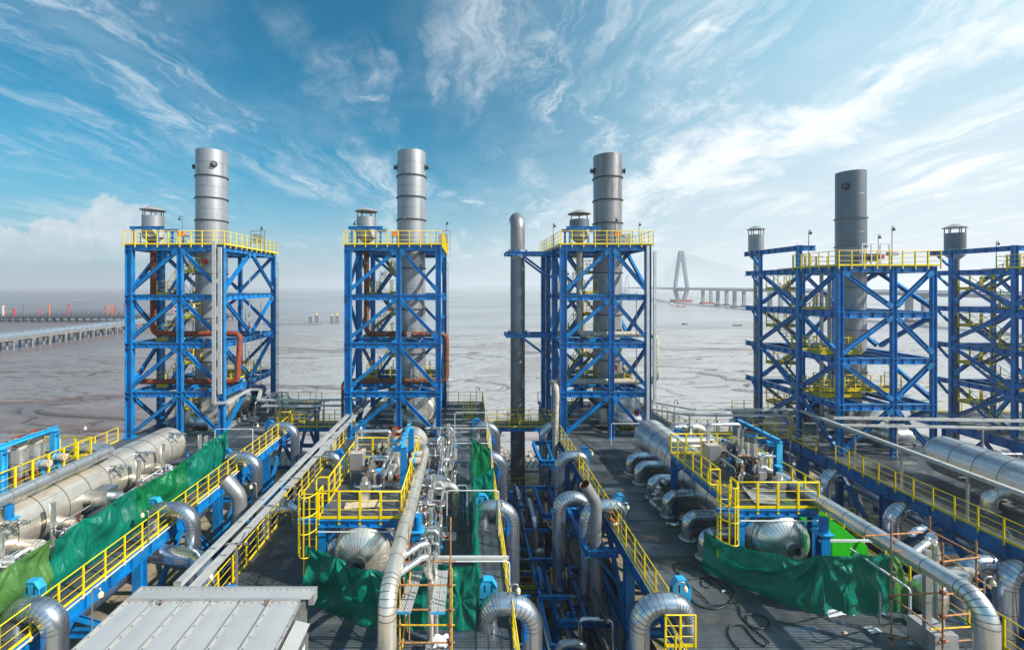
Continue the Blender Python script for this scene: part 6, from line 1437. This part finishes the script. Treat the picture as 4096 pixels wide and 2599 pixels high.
o = T('foil_twin_pipe', 'pair of foil-wrapped elbow pipes with a tall silver leg behind the scaffold planks', 'pipe', (-1.45, 15.0, 0))
for i, (dx, dy, dz) in enumerate(((0, 0, 0), (-.1, .35, .22))):
    pts, j = path([(-2.35+dx, 14.0+dy, 2.75+dz), (-1.55+dx, 14.5+dy, 3.05+dz), (-1.32+dx*.3, 14.7+dy, 3.0+dz), (-1.32+dx*.3, 14.75+dy, 2.3)], .16, 4)
    g = MB(); g.tube(pts, .10, 14); g.build('foil_elbow', ['foil', 'foil'], o)
pts, j = path([(-1.42, 14.75, 2.65), (-1.25, 14.75, 2.2), (-1.25, 14.75, .0)], .2, 4); g = MB(); g.tube(pts, .115, 18, .9, joints=j); g.build('tall_leg', ['cladding_warm', 'seam'], o)
pts, j = path([(-1.12, 15.05, 2.9), (-1.08, 15.05, .0)], .2, 4); g = MB(); g.tube(pts, .09, 16, .9); g.build('rear_leg', ['cladding', 'seam'], o)
o = T('base_box', 'pale box with a crumpled white sheet on it, below the second deck scaffold', 'box', (-1.0, 13.9, 0))
g = MB(); g.box((-1.35, 13.5, .02), (-.75, 14.1, .55)); g.build('casing', 'plate_grey', o)
g = MB(); vs = [(-1.1+.45*u+.04*math.sin(v*9), 13.85+.5*v, .60+.10*noise.noise(V((u*3, v*3, 1)))+.05*abs(math.sin(v*7+u*4))) for u in [i/6 for i in range(7)] for v in [j/6 for j in range(7)]]
g.add(vs, [(i*7+j, i*7+j+1, (i+1)*7+j+1, (i+1)*7+j) for i in range(6) for j in range(6)], 0, True); g.build('crumpled_sheet', 'white_cloth', o)
o = T('scaffold', 'rusty tube scaffold at the lower right behind the fat silver pipe', 'scaffold', (14.2, 14, 0))
P_ = [(3565, 2075, 2556, 14.6), (3771, 2170, 2599, 13.6), (3720, 2064, 2480, 16.0), (3905, 2160, 2360, 15.0)]
for px, pt, pb, Y in P_:
    a = PY(px, pt, Y); pole((a.x, Y, .02), (a.x, Y, a.z), o)
def ph(p, q, y1, y2, mt='rusty_pole'): pole(PY(*p, y1), PY(*q, y2), o, mt, 'ledger')
for p, q, y1, y2 in (((3460, 2142), (3690, 2128), 14.6, 15.4), ((3690, 2105), (3920, 2225), 16.0, 15.0), ((3715, 2252), (3915, 2227), 13.7, 14.9), ((3560, 2382), (3770, 2368), 14.5, 13.7), ((3770, 2378), (3930, 2355), 13.6, 14.9), ((3750, 2465), (3880, 2452), 13.6, 14.4), ((3720, 2515), (3880, 2505), 13.6, 14.4), ((3740, 2567), (3880, 2558), 13.6, 14.4), ((3560, 2552), (3700, 2543), 14.6, 14.8), ((3565, 2385), (3780, 2540), 14.6, 13.6), ((3690, 2160), (3935, 2330), 15.6, 15.0)):
    ph(p, q, y1, y2, 'yellow_pole' if p == (3720, 2515) else 'rusty_pole')
for px, py, Y in ((3565, 2385, 14.6), (3771, 2250, 13.6), (3771, 2370, 13.6), (3771, 2465, 13.6), (3771, 2560, 13.6), (3905, 2225, 15.0), (3905, 2320, 15.0), (3565, 2552, 14.6)):
    c = PY(px, py, Y); g = MB(); g.cbox(c, (.1, .1, .1)); g.build('coupler', 'rust', o)
g = MB(); g.box((-.55, -.12, -.02), (.55, .12, .02)); g.box((-.55, -.135, -.05), (.55, -.12, .02)); pk = g.build('scaffold_plank', ['plank', 'blue_light'], loc=(0, 0, 0)); c = PY(3835, 2278, 15.2); pk.location = c; tag(pk, 'perforated steel plank on the lower right scaffold', 'plank', 'perforated planks on the scaffolds')
o = T('foil_twin_pipe', 'pair of foil-capped silver pipes behind the fat pipe at the lower right', 'pipe', (15.8, 15.3, 0))
a = PY(3660, 2205, 15.2); b_ = PY(3735, 2148, 15.4); c = PY(3750, 2250, 15.4)
pts, j = path([a, b_, c, (c.x, c.y, 1.6)], .2, 4); g = MB(); g.tube(pts, .11, 16, .5, joints=j); g.build('elbow', ['cladding', 'seam'], o)
pts = [PY(3725+8*math.sin(i*2), 2140+i*7, 15.35) for i in range(6)]; g = MB(); g.tube(pts, .15, 9); g.build('foil_cap', ['foil', 'foil'], o)
pts = [PY(3640+12*i, 2135-6*i+5*math.sin(i*2), 15.6) for i in range(6)]; g = MB(); g.tube(pts, .10, 9); g.build('foil_elbow', ['foil', 'foil'], o)
pts, j = path([(c.x, c.y, 1.65), (c.x+.1, c.y, 0)], .2); g = MB(); g.tube(pts, .13, 16, .6); g.build('leg', ['cladding', 'seam'], o)
o = T('pump_box', 'pale square steel box standing on the third deck behind the scaffold', 'box', (15.6, 14, 0))
c = PZ(3740, 2590); g = MB(); g.box((14.95, 13.9, .25), (15.7, 14.8, .95)); g.build('casing', 'plate_grey', o)
for dx in (15.0, 15.65): g = MB(); g.bar((dx, 14.0, .01), (dx, 14.0, .26), .05, .05, (0, 1, 0)); g.build('leg', 'steel', o)
g = MB(); g.bar((15.0, 14.2, .02), (15.0, 14.2, 3.5), .2, .12, (0, 1, 0)); tag(g.build('steel_post', 'steel'), 'tall grey steel post rising beside the lower right scaffold', 'post')
g = MB(); g.tube([(14.5, 15.3, .02), (14.5, 15.3, 1.35)], .035, 8); tag(g.build('short_post', 'steel'), 'short thin grey post before the folded tarpaulin at the lower right', 'post')
o = T('white_dome_tank', 'white-silver round tank end half hidden behind the tarpaulin at the lower right', 'tank', (16.3, 16.3, 0))
g = MB(); g.lathe((17.2, 16.2, .1), [(.47, 0), (.5, .25), (.5, .75), (.42, 1.0), (.25, 1.15), (.02, 1.2)], 24, mis=None); g.build('shell', 'cladding', o)

# ------------------------------------------------------------------ metal-roofed cabin at the bottom
CZ = 2.8; cx0, cx1, cyb, cym = -10.08, -4.80, 13.5, 12.85
o = T('equipment_cabin', 'cabin with a pale seamed sheet-metal roof at the bottom edge of the picture', 'cabin', (cx0, 9.6, 0))
g = MB(); g.box((cx0+.25, 8.4, .02), (cx1-.12, cyb-.15, CZ-.28)); g.build('wall', 'steel', o)
ridge = [(cx0, 1.0)]; nsh = 6; w = (cx1-cx0-.16)/nsh
for i in range(nsh):
    x = cx0+i*w; g = MB(); n = 8
    vs = [(x+w*u, cym-4.7*(1-v), CZ+.10*0+.018*noise.noise(V((x+w*u*2, v*5, 2)))+.02*math.sin(math.pi*u)) for v in [j/n for j in range(n+1)] for u in [j/n for j in range(n+1)]]
    g.add(vs, [(a*(n+1)+b, a*(n+1)+b+1, (a+1)*(n+1)+b+1, (a+1)*(n+1)+b) for a in range(n) for b in range(n)], 0, True); g.build('roof_panel', 'roof_sheet', o)
    g = MB(); g.bar((x, cym-4.7, CZ+.03), (x, cym, CZ+.03), .035, .06); g.build('standing_seam', 'roof_edge', o)
g = MB(); n = 10; vs = [(cx0-.02+(cx1-cx0+.16)*u, cym+.02+(cyb-cym)*v, CZ+.05-.10*v+.012*noise.noise(V((u*9, v*3, 4)))) for v in (0, .5, 1) for u in [j/n for j in range(n+1)]]
g.add(vs, [(a*(n+1)+b, a*(n+1)+b+1, (a+1)*(n+1)+b+1, (a+1)*(n+1)+b) for a in range(2) for b in range(n)], 0, True); g.build('ridge_flashing', 'roof_sheet', o)
for p, q, nm in (((cx0, cym+.01, CZ+.05), (cx1-.14, cym+.01, CZ+.05), 'ridge_trim'), ((cx0-.03, cyb, CZ-.05), (cx1+.14, cyb, CZ-.05), 'back_trim'), ((cx0-.03, 8.2, CZ-.03), (cx0-.03, cyb, CZ-.03), 'left_trim'), ((cx1-.14, 8.2, CZ-.03), (cx1-.14, cym, CZ-.03), 'right_trim')):
    g = MB(); g.bar(p, q, .05, .07); g.build(nm, 'roof_edge', o)
g = MB(); g.box((cx1-.02, cyb-.32, CZ-.35), (cx1+.14, cyb+.0, CZ-.02)); g.build('end_cap', 'roof_edge', o)
for px, py in ((640, 2413), (1063, 2413)):
    c = PZ(px, py, CZ+.05); g = MB(); g.cyl((c.x, c.y, CZ), (c.x, c.y, CZ+.07), .035, 8)
    g.tube([(c.x+.045*math.cos(a), c.y, CZ+.11+.045*math.sin(a)) for a in [i*math.pi/6 for i in range(13)]], .012, 5, caps=False); g.build('lifting_eye', 'rust', o)
g = MB()
for i in range(nsh+1):
    for j in range(12): g.cyl((cx0+i*w+.06, cym-.2-j*.38, CZ+.02), (cx0+i*w+.06, cym-.2-j*.38, CZ+.045), .014, 5)
for i in range(26): g.cyl((cx0+.15+i*.2, cyb-.12, CZ-.03), (cx0+.15+i*.2, cyb-.12, CZ+.0), .014, 5); g.cyl((cx0+.15+i*.2, cym-.08, CZ+.01), (cx0+.15+i*.2, cym-.08, CZ+.04), .014, 5)
tag(g.build('roof_screw', 'seam', o), kind='stuff')
h = T('switch_locker', 'narrow steel locker with two warning stickers on the right side of the cabin', 'locker', (cx1+.1, 11.4, 0))
g = MB(); g.box((cx1-.08, 10.5, .3), (cx1+.28, 12.35, CZ-.55)); g.build('housing', 'steel', h)
g = MB(); g.bar((cx1-.06, 10.5, CZ-.40), (cx1-.06, 12.42, CZ-.40), .02, .25); g.prof((cx1+.10, 10.5, CZ-.30), (cx1+.10, 12.42, CZ-.30), [(-.2, -.04), (.2, .06), (.2, .08), (-.2, -.02)]); g.build('rain_hood', 'roof_sheet', h)
for y in (11.75, 10.95):
    s = MB(); s.box((cx1+.282, y-.32, CZ-.98), (cx1+.286, y+.32, CZ-.62)); so_ = s.build('sticker', 'white_print', h)
    s = MB(); X = cx1+.289; s.add([(X, y-.28, CZ-.92), (X, y-.02, CZ-.92), (X, y-.15, CZ-.68)], [(0, 1, 2)]); s.build('warning_triangle', 'yellow_print', so_)
    s = MB(); X = cx1+.2885; s.add([(X, y-.31, CZ-.94), (X, y+.01, CZ-.94), (X, y-.15, CZ-.64)], [(0, 1, 2)]); s.build('triangle_border', 'black', so_)
    s = MB(); X = cx1+.2915; s.add([(X, y-.14, CZ-.73), (X, y-.19, CZ-.83), (X, y-.15, CZ-.82), (X, y-.17, CZ-.90), (X, y-.11, CZ-.79), (X, y-.15, CZ-.80)], [(0, 1, 2, 3, 4, 5)]); s.build('bolt_mark', 'black', so_)
    for r_ in range(3): s = MB(); s.box((cx1+.286, y+.06, CZ-.74-r_*.08), (cx1+.289, y+.26, CZ-.71-r_*.08)); s.build('text_line', 'dark_steel', so_)
g = MB(); g.box((cx1-.10, 9.9, CZ-1.1), (cx1+.12, 10.35, CZ-.55)); tag(g.build('small_box', 'plate_grey'), 'small grey box with a sloped lid on the cabin side below the roof edge', 'box')

# ------------------------------------------------------------------ hoses, bags and litter on the third deck
def hose(label, pix, r=.022, z=.045, samples=10):
    P = [PZ(a, b_, 0) for a, b_ in pix]; P = [P[0]]+P+[P[-1]]; out_ = []
    for i in range(1, len(P)-2):
        for s in range(samples):
            t_ = s/samples; p0, p1, p2, p3 = P[i-1], P[i], P[i+1], P[i+2]
            q = .5*((2*p1)+(-p0+p2)*t_+(2*p0-5*p1+4*p2-p3)*t_*t_+(-p0+3*p1-3*p2+p3)*t_**3); q.z = z+.01*math.sin(i*1.3); out_.append(q)
    g = MB(); g.tube(out_, r, 7); return tag(g.build('rubber_hose', 'rubber'), label, 'hose', 'black hoses on the third deck')
c6 = lambda x, y: (2700+x/3.01, 2100+y/3.01)
hose('big looped black hose lying on the open part of the third deck', [c6(*p) for p in ((410, 955), (250, 800), (60, 620), (-20, 500), (60, 458), (220, 500), (400, 620), (560, 680), (670, 760), (710, 830), (680, 920), (560, 1000), (430, 1015), (270, 970), (160, 860), (120, 740), (180, 660), (330, 640), (480, 665), (620, 800), (720, 900), (770, 990), (800, 1110), (870, 1190), (960, 1250), (1060, 1255), (1130, 1200), (1100, 1130), (1000, 1085), (900, 1085), (860, 1130), (880, 1200), (960, 1270), (1090, 1380), (1130, 1440), (1080, 1465), (1000, 1430), (900, 1320), (840, 1240), (740, 1210), (660, 1230), (640, 1320), (700, 1430), (780, 1520))], .026)
hose('small ring of black hose inside the big loop on the third deck', [c6(*p) for p in ((450, 730), (400, 680), (340, 670), (315, 700), (340, 745), (400, 765), (450, 745), (440, 700))], .02)
hose('straight thin black hose on the third deck beside the left rail, far up', [(2303, 1740), (2330, 1765), (2360, 1790), (2395, 1820), (2425, 1855), (2447, 1885), (2440, 1900), (2420, 1903)], .024)
def rag(px, py, sx, sy, label, mat='white_cloth', h=.12, seed=0):
    c = PZ(px, py); g = MB(); n = 9; vs = []
    for j in range(n):
        for i in range(n):
            u, v = i/(n-1)*2-1, j/(n-1)*2-1; e = max(0, 1-(u*u+v*v)*.8)
            wob = 1+.35*noise.noise(V((u*1.4, v*1.4, seed)))
            vs.append((c.x+u*sx*wob, c.y+v*sy*wob+.1*u*sx, .025+h*e*(.55+.9*abs(noise.noise(V((u*2.3, v*2.3, seed+3)))))))
    g.add(vs, [(j*n+i, j*n+i+1, (j+1)*n+i+1, (j+1)*n+i) for j in range(n-1) for i in range(n-1)], 0, True)
    return tag(g.build('cloth_bag' if sx > .3 else 'rag', mat), label, 'rag', 'white rags on the third deck')
rag(3350, 2447, .50, .22, 'big lavender-white cloth bag lying against the tarpaulin foot', h=.30, seed=1)
rag(3495, 2520, .24, .14, 'white rag on the deck right of the cloth bag', h=.10, seed=2)
rag(3510, 2445, .16, .18, 'white rag by the right tarpaulin foot', h=.14, seed=3)
rag(2897, 2365, .11, .05, 'white rag inside the hose loop', h=.06, seed=4)
rag(3380, 2532, .08, .05, 'small brown scrap on the deck near the bottom', 'plywood', .06, 5)
rag(3640, 2573, .10, .06, 'white rag near the scaffold foot', h=.06, seed=6)
o = T('paint_tin', 'red and white tin standing behind the third deck rail', 'tin', (8.1, 21.4, 0))
c = PZ(2455, 2098); g = MB(); g.cyl((c.x, c.y, .02), (c.x, c.y, .26), .17, 16); g.build('can', 'hull_red', o); g = MB(); g.lathe((c.x, c.y, .08), [(.174, 0), (.174, .12)], 16, cap=False); g.build('paper_band', 'white_print', o)
g = MB(); g.tube([PZ(2555, 2012)+V((0, 0, .05)), PZ(2608, 1995)+V((0, 0, .05))], .03, 6); tag(g.build('loose_rod', 'rust'), 'rusty rod lying on the third deck before the valve blocks', 'rod')
for i in range(2):
    g = MB(); g.bar((7.27+i*.07, 13.5, -.06-.05*i), (7.27+i*.07, 37, -.06-.05*i), .03, .03); tag(g.build('conduit', 'white_metal'), f'thin conduit along the third deck left edge, {"outer" if i == 0 else "inner"} one', 'conduit')
g = MB(); g.bar((1.66, 11, .0), (1.66, 37, .0), .05, .05); tag(g.build('conduit', 'white_metal'), 'thin pale conduit along the right edge of the second deck rail', 'conduit')
g = MB(); g.bar((-15.1, 12, -.08), (-15.1, 37, -.08), .06, .05); tag(g.build('conduit', 'white_metal'), 'thin pale conduit along the right edge of the far left deck', 'conduit')
# wall box and electrical posts
o = T('junction_post', 'small green-grey junction box on a post behind the far left tarpaulins', 'box', (-16.9, 30.2, 0))
g = MB(); g.bar((-17.0, 30.2, 0), (-17.0, 30.2, 1.0), .05, .05, (0, 1, 0)); g.build('post', 'steel', o); g = MB(); g.cbox((-16.9, 30.2, .95), (.42, .25, .45)); g.build('housing', 'teal', o)
o = T('junction_post', 'cream junction box on a post inside the lime sheeted corner of the third deck', 'box', (14.6, 18.2, 0))
g = MB(); g.bar((14.6, 18.2, 0), (14.6, 18.2, 1.0), .05, .05, (0, 1, 0)); g.build('post', 'steel', o); g = MB(); g.cbox((14.6, 18.2, 1.15), (.36, .2, .45)); g.build('housing', 'tray', o)

# ------------------------------------------------------------------ dense small-bore pipework
def clutter(name, label, cat, x0, x1, y0, y1, z0, z1, n, seed, mats=('cladding', 'foil', 'steel', 'white_metal'), rmin=.03, rmax=.09, valves=5, boxes=2, group=None):
    q = random.Random(seed); o = T(name, label, cat, (x0, y0, z0), group)
    for i in range(n):
        x, y = q.uniform(x0, x1), q.uniform(y0, y1); r = q.uniform(rmin, rmax); P = [V((x, y, z0))]; z = q.uniform(z0+.3*(z1-z0), z1); P.append(V((x, y, z)))
        for k in range(q.randint(1, 3)):
            if q.random() < .5: y = q.uniform(y0, y1)
            else: x = q.uniform(x0, x1)
            P.append(V((x, y, z)))
            if q.random() < .4: z = q.uniform(z0+.1, z1); P.append(V((x, y, z)))
        if q.random() < .6: P.append(V((x, y, z0)))
        P2 = [P[0]]
        for p in P[1:]:
            if (p-P2[-1]).length > .05: P2.append(p)
        if len(P2) < 2: continue
        pts, j = path(P2, r*2.2, 3); g = MB(); g.tube(pts, r, 8, 0); g.build('pipe', q.choice(mats), o)
        mid = (P2[0]+P2[1])/2; g = MB(); g.lathe(mid, [(r, 0), (r*1.7, .01), (r*1.7, .04), (r, .05)], 10, cap=False); g.build('flange', 'steel', o)
    for i in range(valves):
        x, y, z = q.uniform(x0, x1), q.uniform(y0, y1), q.uniform((z0+z1)/2, z1); v = MB(); v.cyl((x, y, z-.35), (x, y, z+.12), .03, 6); v.lathe((x, y, z-.25), [(.04, 0), (.09, .04), (.09, .12), (.04, .16)], 10)
        vv = v.build('valve', q.choice(['dark_steel', 'rust', 'steel', 'blue']), o); wheel(x, y, z+.13, q.uniform(.08, .13), (0, 0, 1) if q.random() < .6 else (0, 1, 0), vv, q.choice(['dark_steel', 'rust', 'motor_blue']))
    for i in range(boxes):
        x, y, z = q.uniform(x0, x1), q.uniform(y0, y1), q.uniform(z0+.3, z1); g = MB(); g.cbox((x, y, z), (q.uniform(.15, .35), .15, q.uniform(.2, .4))); g.build('junction_box', q.choice(['plate_grey', 'steel', 'tray', 'red_print'][:3]), o)
    return o
for i, (x0, x1, y0, y1, z1, n) in enumerate(((-18.2, -16.8, 14.2, 18.0, 1.7, 14), (-18.1, -16.8, 18.5, 21.0, 1.6, 9), (-18.0, -16.8, 22.4, 27.4, 1.7, 16))):
    clutter('pipe_cluster', f'tangle of small silver pipes and valves between the far left vessel and its tarpaulins, {["nearest", "middle", "farthest"][i]}', 'pipework', x0, x1, y0, y1, .02, z1, n, 40+i, valves=7, group='tangles of small pipes')
for i, (x0, x1, y0, y1, z1, n) in enumerate(((-2.4, -1.1, 16.6, 19.6, 2.2, 14), (-2.4, -1.0, 19.8, 22.2, 2.2, 10), (-2.3, -.6, 23.4, 27.2, 2.3, 15), (-2.2, -.7, 28.0, 31.0, 2.4, 12))):
    clutter('pipe_cluster', f'tangle of small silver pipes and valves right of the second deck vessel, {["nearest", "second", "third", "farthest"][i]}', 'pipework', x0, x1, y0, y1, .02, z1, n, 60+i, valves=7, group='tangles of small pipes')
clutter('pipe_cluster', 'small pipes and valves on the third platform around the canister feet', 'pipework', 12.4, 13.8, 19.4, 23.2, PZH+.02, PZH+1.1, 14, 81, mats=('cladding', 'foil', 'dark_steel', 'rust'), valves=8, group='tangles of small pipes')
clutter('pipe_cluster', 'small pipes and valves on the second platform around the canister feet', 'pipework', -4.9, -3.3, 18.6, 22.8, PZH+.02, PZH+1.1, 13, 82, mats=('cladding', 'foil', 'dark_steel', 'rust'), valves=8, group='tangles of small pipes')
clutter('pipe_cluster', 'small pipes and valves behind the third platform beside the long vessel', 'pipework', 14.4, 15.9, 25.4, 30.0, .02, 2.4, 16, 83, valves=6, group='tangles of small pipes')
clutter('pipe_cluster', 'small pipes behind the polished vessel on the fourth deck', 'pipework', 31.6, 34.0, 16.5, 26.5, .02, 2.6, 20, 84, valves=8, group='tangles of small pipes')
clutter('pipe_cluster', 'small pipes at the foot of the burner drum on the far left deck', 'pipework', -19.6, -17.6, 39.5, 44.6, .02, 1.5, 12, 85, valves=4, group='tangles of small pipes')
clutter('pipe_cluster', 'low pipes and valves between the lime sheet and the blue column on the third deck', 'pipework', 14.4, 15.2, 17.2, 20.5, .02, 1.3, 8, 86, valves=3, group='tangles of small pipes')
for i, (x0, x1, y0, y1) in enumerate(((2.2, 5.4, 26, 36), (3.6, 7.0, 14.5, 24), (-14.6, -10.2, 22, 36), (18.6, 25.0, 18, 33))):
    clutter('trench_pipework', f'dark pipes and supports low down in the {["second gap, far part", "second gap, near part", "first gap", "third gap"][i]}', 'pipework', x0, x1, y0, y1, GZ, -2.6, 22, 90+i, mats=('dark_steel', 'cladding_blue', 'steel', 'blue'), rmin=.06, rmax=.2, valves=6, boxes=5, group='pipework low in the gaps')
for i, x in enumerate((2.4, 4.4)):
    o = T('pipe_rack', f'blue steel pipe rack standing low in the second gap, {"left" if i == 0 else "right"} row', 'frame', (x, 16, GZ))
    for y in (16, 19, 22, 25, 28, 31, 34): g = MB(); g.ibeam((x, y, GZ), (x, y, -3.6), .18, .18, (1, 0, 0)); g.build('post', 'blue', o); g = MB(); g.ibeam((x-.8, y, -3.6), (x+.8, y, -3.6), .14, .18); g.build('cross_arm', 'blue', o)
    g = MB(); g.ibeam((x-.7, 15.5, -3.8), (x-.7, 35, -3.8), .12, .16); g.build('runner', 'blue', o)
# small fittings hung in the towers
for k, x0 in ((1, TX[1]), (2, TX[2]), (3, TX[3])):
    nm = ['', 'far left', 'second', 'centre'][k]
    o = T('tower_conduits', f'thin cable conduits and small boxes clipped inside the {nm} tower', 'conduit', (x0+.5, 35.3, 0))
    q = random.Random(200+k)
    for i in range(7):
        x = x0+q.uniform(.4, 6.6); y = q.choice([35.1, 38.0, 41.5, 43.7]); z0_, z1_ = sorted((q.uniform(0, 15), q.uniform(0, 15)))
        g = MB(); g.bar((x, y, z0_), (x, y, z1_+.5), .05, .05, (0, 1, 0)); g.build('conduit', q.choice(['dark_steel', 'steel', 'white_metal']), o)
        g = MB(); g.cbox((x, y-.08, z0_+.4), (.3, .16, .4)); g.build('box', q.choice(['plate_grey', 'steel', 'red_print']), o)
    for lz in (3.72, 7.62, 11.45):
        lamp(x0+q.uniform(1, 3), 40.3, lz+.1, 1.9, f'small pole lamp inside the {nm} tower at the {["lowest", "middle", "upper"][0 if lz < 5 else 1 if lz < 9 else 2]} level', .2, 'pole_grey', 'lamps inside the towers')
